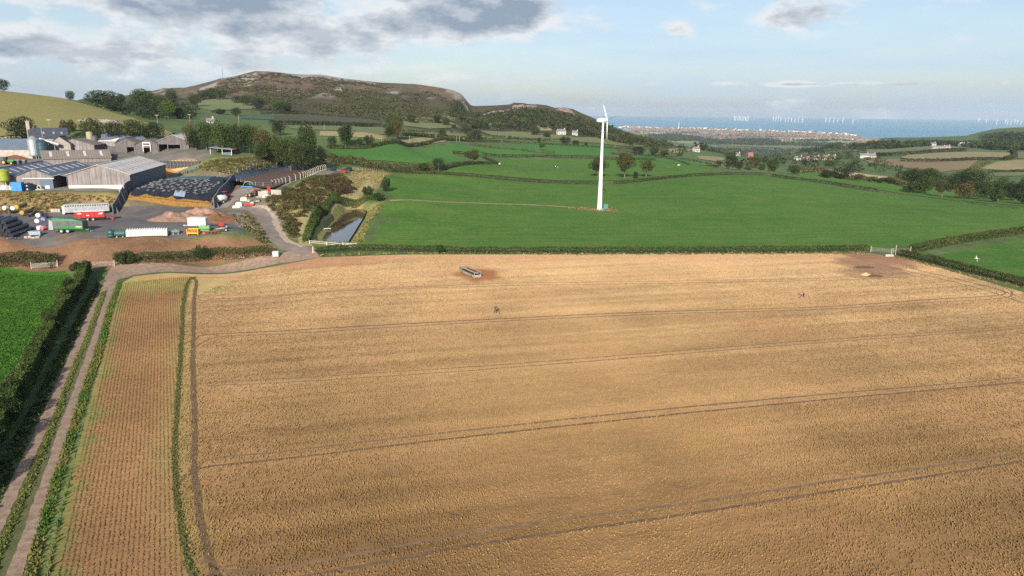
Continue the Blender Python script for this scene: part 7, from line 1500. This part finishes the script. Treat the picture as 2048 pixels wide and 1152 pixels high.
for x in (-L/2, L/2):
    for k in range(6): MB().beam((x, -W_/2+.2+.3*k, .9), (x, -W_/2+.25+.3*k, 1.76), .05).build('bar', M_DARKM, t)
MB().hexa([(-L/2+.1, -.8, .2), (L/2-.1, -.8, .2), (L/2-.1, .8, .2), (-L/2+.1, .8, .2)], [(-L/2+.1, -.8, .7), (L/2-.1, -.8, .7), (L/2-.1, .8, .7), (-L/2+.1, .8, .7)]).build('fodder', mat('dark_fodder', (.10, .07, .04), (.06, .045, .03), 2, .95), t)
[MB().beam((-L/2, y, 1.9), (-L/2, y, 2.7), .08).build('head_post', M_CREAM, t) for y in (-.9, .9)]; MB().box(-L/2-.04, -L/2+.04, -.9, .9, 2.65, 2.75).build('head_rail', M_CREAM, t)
for x in (-L*.3, L*.3):
    for y in (-W_/2-.1, W_/2+.1): wheel(t, x, y, .34, .2)
MB().beam((L/2, 0, .3), (L/2+1.2, 0, .2), .12).build('drawbar', M_CREAM, t)
heap('straw_heap', 'small pale straw heap beside the dark dung patch', 'heap', tuple(P3(1731, 550)), 1.5, 1.2, .7, mat('pale_straw', (.62, .46, .24), (.5, .36, .18), 3, .95, bump=.1), 70); heap('dung_heap', 'low dark brown dung heap right of the straw heap', 'heap', tuple(P3(1750, 553)), 2.3, 1.3, .5, mat('dung', (.12, .078, .05), (.07, .045, .03), 2, .95, bump=.1), 71, rough=1.0)
heap('dung_heap', 'blackish dung patch above the straw heap', 'heap', tuple(P3(1728, 535)), 3.2, 1.4, .35, mat('dung', (.09, .06, .04)), 72, rough=1.4)

# ------------------------------------------------------------------ people: one skinned figure each
def person(label, px, py, rz, joints, edges, rad, mats, head, extra):
    """joints in metres, feet at z = 0"""
    p = P3(px, py); t = thing('person', label, 'person', p+Vector((0, 0, .05)), rz); me = bpy.data.meshes.new('body'); me.from_pydata(joints, edges, []); me.update(); o = link('body', me, None, t)
    sk = o.modifiers.new('skin', 'SKIN'); sk.use_smooth_shade = True
    if not me.skin_vertices: bpy.context.view_layer.objects.active = o
    for i, r in enumerate(rad): me.skin_vertices[0].data[i].radius = (r, r); me.skin_vertices[0].data[i].use_root = (i == 0)
    ss = o.modifiers.new('sub', 'SUBSURF'); ss.levels = 1; ss.render_levels = 1
    me.materials.append(mats); return t
def clothed(lo, up, skin, zw, zn):
    """trousers below the waist, top above, skin at the hands: bands of the garment colours by height on the body"""
    m = bpy.data.materials.new('clothing'); m.use_nodes = True; g = NT(m.node_tree); b = m.node_tree.nodes['Principled BSDF']; tc = g.add('ShaderNodeTexCoord'); s = g.add('ShaderNodeSeparateXYZ'); g.set(s.inputs[0], tc.outputs['Object']); z = s.outputs[2]
    f = g.math('GREATER_THAN', z, zw); f2 = g.math('GREATER_THAN', z, zn); n = g.maprange(g.noise(tc.outputs['Object'], 6, 3), .3, .7, .75, 1.2); col = g.mix(f2, g.mix(f, lo, up), skin); g.set(b.inputs['Base Color'], g.mix(1.0, col, g.comb(n, n, n), 'MULTIPLY')); b.inputs['Roughness'].default_value = .9; return m
SKIN = (.45, .26, .19)
def head_parts(t, c, hair, cap=None):
    h = MB().ball(c, .085, .10, .12, 14, 10).build('head', mat('skin_tone', SKIN, (.40, .23, .17), 8, .6), t, smooth=True); MB().ball((c[0], c[1]+.02, c[2]+.035), .093, .105, .10, 14, 8).build('hair', mat('hair_'+str(hair[0]), hair), h, smooth=True)
    MB().beam((c[0], c[1]-.095, c[2]-.01), (c[0], c[1]-.125, c[2]-.035), .03).build('nose', MATS['skin_tone'], h); MB().box(c[0]-.03, c[0]+.03, c[1]-.102, c[1]-.09, c[2]-.062, c[2]-.052).build('mouth', mat('lips', (.32, .12, .10)), h)
    for s in (-1, 1): MB().ball((c[0]+s*.035, c[1]-.092, c[2]+.012), .013).build('eye', M_DARKM, h); MB().ball((c[0]+s*.088, c[1], c[2]), .014, .025, .035).build('ear', MATS['skin_tone'], h)
def hand_parts(t, c, d):
    c = Vector(c); d = Vector(d).normalized(); sd = d.cross(Vector((0, 0, 1)));  sd = sd.normalized() if sd.length > .1 else Vector((1, 0, 0)); m = MATS['skin_tone']; b = MB(); b.beam(c-d*.02, c+d*.07, .075, .03)
    for k, l in enumerate((.06, .075, .08, .065)): q = c+d*.065+sd*(-.03+.02*k); k1 = q+d*l*.55; b.beam(q, k1, .017); b.beam(k1, k1+d*l*.4+Vector((0, 0, -.03)), .015)
    q = c+d*.01-sd*.04; b.beam(q, q+d*.05-sd*.025, .02); b.build('hand', m, t)
# person with a detector, mid-stride, leaning forward
J = [(0, 0, .95), (0, -.02, 1.15), (0, -.08, 1.38), (0, -.11, 1.5), (.10, 0, .9), (.13, -.16, .5), (.12, -.04, .09), (.12, -.2, .05), (-.10, 0, .9), (-.12, .12, .5), (-.12, .34, .12), (-.12, .24, .05), (.19, -.07, 1.36), (.33, -.02, 1.12), (.30, -.30, 1.05), (-.19, -.07, 1.36), (-.34, .02, 1.12), (-.30, -.22, 1.0)]
E_ = [(0, 1), (1, 2), (2, 3), (0, 4), (4, 5), (5, 6), (6, 7), (0, 8), (8, 9), (9, 10), (10, 11), (2, 12), (12, 13), (13, 14), (2, 15), (15, 16), (16, 17)]; Rr = [.15, .15, .16, .06, .10, .075, .05, .045, .10, .075, .05, .045, .085, .06, .042, .085, .06, .042]
t = person('person in a dark jacket and black trousers swinging a metal detector left in the stubble', 991, 627, .5, J, E_, Rr, clothed((.02, .018, .02), (.10, .075, .07), SKIN, .98, 1.48), None, None); head_parts(t, (0, -.14, 1.66), (.08, .05, .03)); hand_parts(t, (.30, -.33, 1.04), (0, -1, -.2)); hand_parts(t, (-.30, -.25, .99), (0, -1, -.2))
p = P3(993, 628.5); t = thing('metal_detector', 'metal detector held by the person in the dark jacket', 'metal detector', p+Vector((0, 0, .05)), .5); MB().beam((.28, .1, 1.05), (.25, -1.0, .12), .035).build('shaft', M_DARKM, t); MB().torus((.25, -1.08, .08), .13, .025, 'z', 14, 5).build('coil', M_DARKM, t); MB().box(.22, .34, -.05, .12, 1.05, 1.15).build('control_box', M_DARKM, t, bevel=.02)
J2 = [(0, 0, .90), (0, -.10, 1.10), (0, -.30, 1.28), (0, -.38, 1.37), (.10, .02, .86), (.13, -.06, .47), (.13, .06, .09), (.13, -.1, .05), (-.10, .02, .86), (-.13, .0, .47), (-.13, .10, .09), (-.13, -.06, .05), (.18, -.26, 1.27), (.30, -.34, 1.0), (.24, -.55, .84), (-.18, -.26, 1.27), (-.28, -.36, 1.0), (-.2, -.5, .82)]
t = person('person in a mauve hooded top bending over a detector right in the stubble', 1607, 594, -1.3, J2, E_, Rr, clothed((.025, .022, .03), (.30, .22, .28), SKIN, .93, 1.36), None, None); head_parts(t, (0, -.45, 1.48), (.10, .07, .05)); hand_parts(t, (.24, -.58, .83), (0, -1, -.4)); hand_parts(t, (-.2, -.53, .81), (0, -1, -.4))
p = P3(1609, 595); t = thing('metal_detector', 'metal detector swung by the person in the mauve top', 'metal detector', p+Vector((0, 0, .05)), -1.3); MB().beam((.2, -.3, .95), (.1, -1.35, .12), .035).build('shaft', M_DARKM, t); MB().torus((.1, -1.43, .08), .13, .025, 'z', 14, 5).build('coil', M_DARKM, t); MB().box(.15, .27, -.4, -.25, .95, 1.05).build('control_box', M_DARKM, t, bevel=.02)

# ------------------------------------------------------------------ animals
def beast(name, label, cat, px, py, rz, s, mbody, horn=False, lying=False):
    t = thing(name, label, cat, P3(px, py), rz); t.scale = (s,)*3
    J = [(0, 0, 1.12), (.55, 0, 1.15), (.95, 0, 1.05), (1.25, 0, 1.25), (1.5, 0, 1.3), (1.78, 0, 1.12), (-.55, 0, 1.15), (-.85, 0, 1.12), (-1.0, 0, .8), (-1.0, 0, .45),
         (.75, .22, .8), (.78, .24, .42), (.75, .24, .05), (.75, -.22, .8), (.7, -.24, .42), (.72, -.24, .05), (-.65, .22, .8), (-.55, .24, .62), (-.78, .24, .40), (-.74, .24, .05), (-.65, -.22, .8), (-.6, -.24, .62), (-.84, -.24, .4), (-.8, -.24, .05)]
    E = [(0, 1), (1, 2), (2, 3), (3, 4), (4, 5), (0, 6), (6, 7), (7, 8), (8, 9), (1, 10), (10, 11), (11, 12), (1, 13), (13, 14), (14, 15), (6, 16), (16, 17), (17, 18), (18, 19), (6, 20), (20, 21), (21, 22), (22, 23)]; R = [.38, .40, .28, .19, .17, .11, .36, .18, .03, .04, .16, .09, .07, .16, .09, .07, .2, .13, .08, .07, .2, .13, .08, .07]
    me = bpy.data.meshes.new('body'); me.from_pydata(J, E, []); me.update(); o = link('body', me, mbody, t); sk = o.modifiers.new('skin', 'SKIN'); sk.use_smooth_shade = True
    for i, r in enumerate(R): me.skin_vertices[0].data[i].radius = (r, r); me.skin_vertices[0].data[i].use_root = (i == 0)
    ss = o.modifiers.new('sub', 'SUBSURF'); ss.levels = 1; ss.render_levels = 1
    for y in (-.2, .2): MB().ball((1.45, y, 1.38), .05, .11, .05).build('ear', mbody, t)
    return t
M_COW = mat('friesian_coat', (.015, .015, .016), (.75, .73, .70), 1.1, .8, lo=.50, hi=.54); M_WOOL = mat('white_wool', (.78, .75, .68), (.66, .62, .55), 3, .95); M_COWD = mat('dark_coat', (.03, .025, .025), (.05, .04, .035), 2, .8)
beast('cow', 'black and white cow grazing in the middle pasture', 'cow', 1113, 336, .2, 1.15, M_COW); beast('cow', 'second dark cow just left of the black and white one', 'cow', 1110, 335, 2.8, 1.1, M_COWD)
beast('sheep', 'white animal by the end of the hedge stub near the lone oak', 'sheep', 999, 330, 1.2, 1.0, M_WOOL); beast('sheep', 'white animal lying in the small right-hand pasture', 'sheep', 1357, 332, .1, .8, M_WOOL)
# gull in flight and a crow on the hedge
def bird(name, label, loc, rz, m, s, roll):
    t = thing(name, label, 'bird', loc, rz); t.scale = (s,)*3; t.rotation_euler = (R_(roll), 0, rz); MB().lathe([(.01, -.28), (.05, -.2), (.075, 0), (.06, .12), (.035, .2), (.045, .25), (.03, .30), (.01, .34)], 10)
    b = MB().lathe([(.01, -.28), (.05, -.2), (.075, 0), (.06, .12), (.04, .2), (.045, .25), (.03, .30), (.01, .34)], 10); b.v = [(z, x, y) for x, y, z in b.v]; b.build('body', m, t, smooth=True)
    for q in (-1, 1): MB()._add([(.1, q*.04, .02), (-.1, q*.04, .02), (.12, q*.32, .14), (-.06, q*.32, .13), (-.05, q*.72, .05), (-.1, q*.7, .045), (.1, q*.04, .035), (-.1, q*.04, .03), (.12, q*.32, .155), (-.06, q*.32, .14), (-.05, q*.72, .06), (-.1, q*.7, .052)], [(0, 1, 3, 2), (2, 3, 5, 4), (6, 8, 9, 7), (8, 10, 11, 9), (0, 2, 8, 6), (2, 4, 10, 8), (1, 7, 9, 3), (3, 9, 11, 5), (4, 5, 11, 10)]).build('wing', m, t)
    MB()._add([(-.24, -.03, 0), (-.24, .03, 0), (-.42, .08, 0), (-.42, -.08, 0), (-.24, -.03, .012), (-.24, .03, .012), (-.42, .08, .008), (-.42, -.08, .008)], [(0, 1, 2, 3), (7, 6, 5, 4), (0, 4, 5, 1), (1, 5, 6, 2), (2, 6, 7, 3), (3, 7, 4, 0)]).build('tail', m, t)
bird('gull', 'white gull gliding over the right-hand field', atY(1953, 517, 110), 2.2, M_WHITE, .95, 58); bird('crow', 'black crow flying low over the right-hand hedge', atY(1957, 536, 150), 2.5, M_DARKM, .9, 20)
# ------------------------------------------------------------------ poles, mast
def pole(label, px, py, pyt, Y=None, arm=True, m=M_WOODP):
    p = P3(px, py) if Y is None else Vector((*atY(px, py, Y)[:2], 0)); 
    if Y is not None: p.z = float(H(p.x, p.y))
    h = float(atY(px, pyt, p.y)[2])-p.z; w = max(.16, p.y*.0004); t = thing('power_pole', label, 'pole', p); MB().cyl((0, 0, -.4), (0, 0, h), w*.62, w*.45, 8).build('mast', m, t)
    if arm: MB().box(-1.1, 1.1, -w*.4, w*.4, h-.6, h-.35).build('crossarm', m, t); [MB().cyl((x, 0, h-.35), (x, 0, h-.1), .09, .07, 6).build('insulator', M_GALV, t) for x in (-.95, 0, .95)]
for px, py, pt, lab in [(100, 262, 238, 'thin pale pole behind the farmhouse roof'), (316, 254, 229, 'pole with crossarm at the foot of the hay meadow'), (347, 237, 218, 'pole with crossarm beside the pale-trunked tree'), (380, 245, 228, 'pole with crossarm left of the white cottage roof'), (478, 246, 230, 'lone pole before the dark green strip'), (649, 260, 248, 'lone pole standing in the pale field under the painted cloud shadow'), (763, 285, 273, 'short pole in the hedge under the russet tree'), (819, 284, 271, 'pole in the far hedge left of the yellow-leaved tree'), (872, 280, 268, 'thin pole at the pale road'), (913, 283, 272, 'left of the paired poles by the far blue car'), (919, 283, 271, 'right of the paired poles by the far blue car'), (1230, 298, 290, 'tiny pole right of the turbine rotor')]:
    pole(lab, px, py, pt, None, px < 400)
p = Vector((*atY(446, 157, 1340)[:2], 0)); p.z = float(H(p.x, p.y)); t = thing('radio_mast', 'thin lattice radio mast on the left shoulder of the hill', 'mast', p); h = float(atY(446, 134, p.y)[2])-p.z
for a in range(3): x, y = .5*math.cos(a*2.09), .5*math.sin(a*2.09); MB().beam((x, y, -1), (x*.3, y*.3, h), .16).build('leg', M_STEELD, t)
for k in range(8): z = h*k/8; s = .5*(1-.7*k/8); MB().beam((s, 0, z), (-s*.5, s*.87, z+h/16), .1).build('brace', M_STEELD, t)
p2 = P3(450, 155); t = thing('mast_hut', 'little dark hut beside the radio mast', 'hut', p2); MB().box(-3, 3, -2, 2, -1, 3.0).build('walls', M_STONEG, t); MB().prism([(-3.4, 3.0), (3.4, 3.0), (0, 4.4)], -2.3, 2.3).build('roof', M_SLATE, t)

# ------------------------------------------------------------------ houses one can tell apart
def house(label, px, py, w, d, h, rz, wall, roof, Y=None, chim=True, scale=1.0):
    p = P3(px, py) if Y is None else Vector((*atY(px, py, Y)[:2], 0))
    if Y is not None: p.z = float(H(p.x, p.y))
    w, d, h = w*.8, d*.8, h*.75; t = thing('house', label, 'house', p, rz); hw = w/2
    wl = MB().box(-hw, hw, -d/2, d/2, -2, h).build('walls', wall, t)
    for s in (-1, 1): x0, x1 = sorted((s*hw, s*(hw-.3))); MB().xprism([(-d/2, h), (d/2, h), (0, h+d*.42)], x0, x1).build('gable', wall, t)
    for s in (-1, 1): MB().hexa([(-hw-.3, -d/2-.4, h-.3), (hw+.3, -d/2-.4, h-.3), (hw+.3, 0, h+d*.43), (-hw-.3, 0, h+d*.43)] if s < 0 else [(-hw-.3, 0, h+d*.43), (hw+.3, 0, h+d*.43), (hw+.3, d/2+.4, h-.3), (-hw-.3, d/2+.4, h-.3)], [(-hw-.3, -d/2-.4, h-.1), (hw+.3, -d/2-.4, h-.1), (hw+.3, 0, h+d*.43+.2), (-hw-.3, 0, h+d*.43+.2)] if s < 0 else [(-hw-.3, 0, h+d*.43+.2), (hw+.3, 0, h+d*.43+.2), (hw+.3, d/2+.4, h-.1), (-hw-.3, d/2+.4, h-.1)]).build('roof_slope', roof, t)
    if chim: MB().box(hw-1.3, hw-.3, -.5, .5, h+d*.25, h+d*.43+1.3).build('chimney', wall, t)
    for i in range(max(2, int(w/3.2))):
        x = -hw+w*(i+.5)/max(2, int(w/3.2))
        for z in ((.9, 3.4) if h > 4.5 else (1.0,)): MB().box(x-.5, x+.5, -d/2-.05, -d/2+.1, z, z+1.3).build('window', M_GLASS, t)
    MB().box(-.5, .5, -d/2-.06, -d/2+.1, 0, 2.0).build('door', M_DARKM, t)
WH, RD = mat('white_render', (.50, .49, .47), (.42, .41, .39), .3, .8), mat('red_brick', (.38, .15, .10), (.30, .12, .08), .6, .9); GT = mat('red_tile_roof', (.30, .13, .09), (.22, .10, .075), .5, .85); GR = mat('grey_tile_roof', (.20, .18, .18), (.15, .14, .14), .5, .8)
for a in [('white gabled cottage among the trees behind the farm belt', 421, 247, 6.5, 5, 2.4, .5, WH, GR, 540), ('white house at the foot of the wooded hill end', 1122, 271, 14, 8, 5.5, .3, WH, GR, 950), ('small white house right of the one at the wood foot', 1150, 272, 9, 7, 4.5, -.2, WH, GR, 960),
          ('long pale farmhouse on the far valley slope', 1726, 321, 17, 8, 5.5, .1, WH, GR, 1050), ('grey-roofed barn joined to the long pale farmhouse', 1742, 320, 13, 9, 4.5, .1, mat('pink_grey_wall', (.45, .39, .36)), GR, 1060), ('pale cottage among the village trees', 1652, 318, 11, 8, 5, .2, WH, GT, 1000), ('second pale cottage among the village trees', 1664, 320, 10, 8, 5, -.2, WH, GR, 980),
          ('red brick house in the valley wood', 1499, 318, 9, 8, 5.5, .1, RD, GT, 1000), ('white house right of the red brick one in the valley', 1596, 319, 13, 8, 5.5, .15, WH, GR, 1050), ('white cottage at the left end of the valley wood', 1392, 305, 9, 7, 5, .4, WH, GR, 900), ('small white house left of the red brick one', 1475, 319, 7, 6, 4.5, 0, WH, GR, 1010),
          ('white long barn on the wooded ridge', 1928, 293, 26, 12, 6, .05, WH, WH, 1500), ('pale gabled house on the wooded ridge', 1953, 291, 18, 10, 8, .3, mat('pinkish_wall', (.5, .42, .38)), GR, 1550), ('white cottage on the wooded ridge', 1866, 291, 13, 8, 7, .2, WH, GR, 1550), ('long low pale shed below the wooded ridge', 1876, 296, 32, 8, 4, .05, WH, GR, 1400), ('yellowish shed right of the long low pale one', 1893, 295, 16, 8, 4, .05, mat('cream_wall', (.7, .64, .42)), GR, 1420), ('pale roof at the right end of the village trees', 1632, 318, 12, 8, 5, .3, mat('pinkish_wall', (.5, .42, .38)), GR, 1040),
          ('white farm building below the far dark hedge', 1613, 321, 10, 7, 4, .2, WH, GT, 980)]:
    house(*a)

# ------------------------------------------------------------------ the town on the coast: thousands of roofs that read as one
def town():
    rng = np.random.default_rng(90); z0 = -146
    def band(poly, n):
        p = [tuple(atZ(q[0], q[1], z0)) for q in poly]; xs = [q[0] for q in p]; ys = [q[1] for q in p]; x = rng.uniform(min(xs), max(xs), n*6); y = rng.uniform(min(ys), max(ys), n*6); ok = in_poly(x, y, p); return x[ok][:n], y[ok][:n]
    X1, Y1 = band([(1240, 254.5), (1330, 257), (1400, 259), (1500, 262), (1600, 265), (1680, 270), (1725, 275), (1735, 281), (1640, 279), (1540, 277), (1440, 274), (1340, 270), (1270, 264)], 3800)
    X2, Y2 = band([(1380, 271), (1460, 274), (1560, 277), (1600, 281), (1540, 281), (1440, 279), (1390, 275)], 900)
    X3, Y3 = band([(1240, 254.2), (1330, 256.4), (1400, 258.4), (1500, 261.4), (1600, 264.6), (1700, 270), (1712, 272), (1600, 266.2), (1500, 263), (1400, 260), (1330, 258), (1240, 255.6)], 170)
    x = np.concatenate([X1, X2, X3]); y = np.concatenate([Y1, Y2, Y3]); m = len(x); big = np.concatenate([np.zeros(len(X1)+len(X2)), np.ones(len(X3))]); z = np.full(m, z0)
    w = rng.uniform(6, 13, m)*(1+big*1.3); d = rng.uniform(5, 8, m)*(1+big*.6); h = rng.uniform(4.5, 7, m)*(1+big*rng.uniform(.3, 1.6, m)); a = rng.choice([.2, 1.77, .9, 2.4], m)+rng.normal(0, .1, m); c, s = np.cos(a), np.sin(a)
    L = np.array([(-1, -1, 0), (1, -1, 0), (1, 1, 0), (-1, 1, 0), (-1, -1, 1), (1, -1, 1), (1, 1, 1), (-1, 1, 1), (-1, 0, 1.55), (1, 0, 1.55)]); Vx = L[None, :, 0]*w[:, None]; Vy = L[None, :, 1]*d[:, None]; V = np.stack([x[:, None]+Vx*c[:, None]-Vy*s[:, None], y[:, None]+Vx*s[:, None]+Vy*c[:, None], z[:, None]-2+L[None, :, 2]*(h+2)[:, None]], -1)
    V2 = V.copy(); fw = np.array([(0, 1, 5, 4), (1, 2, 6, 5), (2, 3, 7, 6), (3, 0, 4, 7)]); fr = np.array([(4, 5, 9, 8), (6, 7, 8, 9)]); ft = np.array([(4, 8, 7), (5, 6, 9)])
    V = np.concatenate([V, V2], 1); n2 = 20; Fq = np.concatenate([fw, fr+10]); Fq = (Fq[None]+n2*np.arange(m)[:, None, None]).reshape(-1, 4); Ft = (ft[None]+n2*np.arange(m)[:, None, None]).reshape(-1, 3)
    wc = np.array([(.46, .44, .41), (.38, .32, .28), (.27, .16, .12), (.42, .36, .30), (.60, .59, .58)])[rng.integers(0, 5, m)]; rc = np.array([(.32, .17, .13), (.26, .14, .11), (.20, .19, .20), (.36, .22, .17), (.24, .22, .22)])[rng.integers(0, 5, m)]
    wc[big > 0] = (.70, .68, .66); rc[(big > 0) & (rng.random(m) < .3)] = (.6, .58, .56); C = np.concatenate([np.repeat(wc[:, None], 10, 1), np.repeat(rc[:, None], 10, 1)], 1).reshape(-1, 3)
    o0 = np.array((x[0], y[0], z0)); me = mesh_np('town', V.reshape(-1, 3)-o0, Fq, Ft); set_col(me, 'col', C); tag(link('town', me, M_LEAF, None, tuple(o0)), 'far seaside town of pale houses and red roofs on the coastal plain', 'town', kind='stuff')
    # trees between the houses and on the plain
    p = [tuple(atZ(*q, z0)) for q in [(1250, 258), (1400, 264), (1600, 270), (1720, 278), (1700, 292), (1560, 290), (1420, 284), (1300, 272)]]
    bushes('plain_trees', 'trees and hedges dotted over the coastal plain and town', 'trees', p, 1500, 14, 8, 14, 7, WOOD[:3], 91, 30, lambda x, y: vnoise(x, y, 300, 3) > .46, True)
    for pts, sd, n in [([(1300, 270), (1350, 270), (1400, 276), (1412, 284), (1340, 282), (1290, 278)], 92, 500), ([(1465, 281.5), (1510, 280), (1560, 283), (1555, 287), (1480, 287)], 93, 260), ([(1400, 284), (1500, 287), (1640, 290), (1660, 293), (1500, 292), (1400, 289)], 94, 300)]:
        bushes('plain_wood', ('rounded wood on the plain before the town', 'dark copse on the plain below the town', 'broken tree line crossing the plain')[sd-92], 'wood', [tuple(atZ(*q, z0)) for q in pts], n, 16, 12, 16, 9, WOOD[:3], sd, 30, None, True)
town()
p = atZ(1357, 259, -146); t = thing('observation_tower', 'thin white observation tower above the seaside town', 'tower', (p[0], p[1], -146)); h = 72
MB().lathe([(4.2, -2), (3.0, h*.1), (2.4, h*.8), (2.2, h)], 12).build('shaft', M_WHITE, t, smooth=True); MB().lathe([(2.4, h*.42), (5.0, h*.44), (5.0, h*.50), (2.4, h*.52)], 12).build('gondola', M_WHITE, t); MB().cyl((0, 0, h), (0, 0, h+14), 1.2, .4, 8).build('spire', M_WHITE, t)

# ------------------------------------------------------------------ wind farm at sea
SEAZ = -150; bl = blade_mesh(46, 7); tw_me = MB().lathe([(4.6, 0), (4.2, 6), (3.2, 60), (2.6, 82)], 10).mesh('tower'); nc_me = MB().box(-4, 9, -2.6, 2.6, 81, 87).mesh('nacelle'); ft_me = MB().lathe([(6.5, -2), (6.5, 10), (4.2, 10)], 10).mesh('foundation')
M_FOUND = mat('yellow_foundation', (.62, .52, .22), (.5, .42, .2))
groups = [('left cluster', [(1468, 239), (1471, 239.6), (1475, 240.2), (1478, 240), (1481, 240.6), (1484, 240.8), (1487, 240.4), (1490, 241), (1493, 241.2), (1496, 240.6)]), ('second cluster', [(1546, 240.6), (1551, 241), (1556, 241), (1561, 241.2), (1570, 243), (1576, 242.4), (1582, 243), (1589, 244), (1596, 243.6), (1604, 244.4)]), ('third cluster', [(1651, 243), (1659, 243), (1667, 244), (1675, 243.6), (1685, 244), (1705, 247)]), ('right-hand cluster', [(1957, 243), (1972, 245), (1992, 248), (2010, 246), (2014, 248), (2021, 249), (2029, 246), (2034, 247), (2041, 249)])]
wk = 0
for gname, pts in groups:
    for i, (px, py) in enumerate(pts):
        p = atZ(px, py+1.5, SEAZ); wk += 1
        pos = 'leftmost' if i == 0 else 'rightmost' if i == len(pts)-1 else f'{("", "second", "third", "fourth", "fifth", "sixth", "seventh", "eighth", "ninth")[i]} from the left'
        t = thing('sea_turbine', f'distant white sea wind turbine, {pos} in the {gname} on the horizon', 'wind turbine', (p[0], p[1], SEAZ), -.35, 'wind farm on the sea horizon'); sc_ = 11.0*p[1]/FPX/128*(1.0 if len(pts) > 7 or i < 9 else 1); t.scale = (sc_, sc_, sc_)
        o = link('tower', tw_me, M_WHITE, t); o.scale = (1.3, 1.3, 1); link('foundation', ft_me, M_FOUND, t); n = link('nacelle', nc_me, M_WHITE, t)
        for k in range(3): b = link('blade', bl, M_WHITE, t, (10, 0, 84)); b.rotation_euler = (R_(wk*37 % 120+120*k), 0, 0)

# ------------------------------------------------------------------ rock faces
def crag(name, label, pts, h, thick, m, seed, n=26, k=9, Yb=None):
    """broken rock wall along a line, ledged and leaning"""
    P = [tuple(atY(p[0], p[1], p[2])) for p in pts]; L = smooth_line(P, 2.0); idx = np.linspace(0, len(L)-1, n); x = np.interp(idx, range(len(L)), L[:, 0]); y = np.interp(idx, range(len(L)), L[:, 1]); hv = np.interp(idx, np.linspace(0, len(L)-1, len(h)), h); zb = H(x, y)-2; V = []
    for i in range(n):
        for j in range(k+3):
            f = min(j/k, 1.0); r = vnoise(np.array([i*.9+seed]), np.array([j*1.3]), 1.5, 3)[0]-.5; r2 = _PT[(i*7+seed) % 256, (j*5) % 256]-.5; back = thick*(.25*f+.5*r+.22*r2)+(max(0, j-k))*thick*.8; V.append((x[i]+r2*1.5, y[i]+back, zb[i]+hv[i]*f*(1+.16*r2)-(max(0, j-k))*hv[i]*.12))
    o0 = np.array((x[0], y[0], zb[0])); K = k+3; me = mesh_np(name, np.array(V)-o0, np.array([(i*K+j, (i+1)*K+j, (i+1)*K+j+1, i*K+j+1) for i in range(n-1) for j in range(K-1)])); return tag(link(name, me, m, None, tuple(o0)), label, 'rock face')
M_CLIFF = mat('grey_limestone', (.17, .155, .15), (.09, .08, .078), .06, .95, bump=.8, bscale=.25, stretch=(1, 1, .4)); M_PINKR = mat('pink_limestone', (.25, .20, .175), (.16, .125, .11), .05, .95, bump=.6, bscale=.2); M_TANR = mat('tan_quarry_rock', (.23, .17, .13), (.13, .098, .075), .05, .95, bump=.8, bscale=.12)
crag('cliff', 'steep grey quarry cliff at the right end of the long ridge', [(916, 200, 1330), (926, 212, 1315), (934, 218, 1305), (945, 220, 1310)], [3, 15, 17, 6], 6, M_CLIFF, 3)
crag('quarry_ledge', 'pale pink rock ledge running along the hill right of the cliff', [(948, 217, 1330), (985, 213, 1340), (1025, 212, 1345)], [6, 9, 7], 8, M_PINKR, 11)
crag('quarry_ledge', 'square pinkish rock block on the skyline of the quarried hill', [(1024, 213, 1350), (1036, 213, 1345), (1046, 214, 1350), (1075, 213, 1350)], [9, 10, 8, 4], 9, M_PINKR, 17)
crag('outcrop', 'rounded pinkish rock outcrop near the right end of the hill', [(1112, 223, 1330), (1122, 223, 1322), (1136, 224, 1320), (1152, 230, 1315)], [4, 9, 9, 3], 8, M_PINKR, 23)
crag('quarry_cliff', 'tan quarry face on the far ridge above the plain', [(1690, 299, 1950), (1715, 296, 1930), (1745, 291, 1920), (1772, 288, 1930)], [3, 8, 10, 4], 10, M_TANR, 29)
# ------------------------------------------------------------------ air: one closed box of thin haze round everything
def haze():
    o = MB().box(-42000, 42000, -200, 30400, -158, 175).build('haze', None); m = bpy.data.materials.new('haze_air'); m.use_nodes = True; g = NT(m.node_tree); g.n.clear()
    out = g.add('ShaderNodeOutputMaterial'); v = g.add('ShaderNodeVolumePrincipled'); v.inputs['Color'].default_value = (.70, .84, 1.0, 1); v.inputs['Density'].default_value = 3.6e-5; v.inputs['Anisotropy'].default_value = 0.0
    g.l.new(v.outputs[0], out.inputs['Volume']); o.data.materials.append(m); tag(o, 'thin pale blue haze over the distance', 'haze', kind='stuff')
haze()
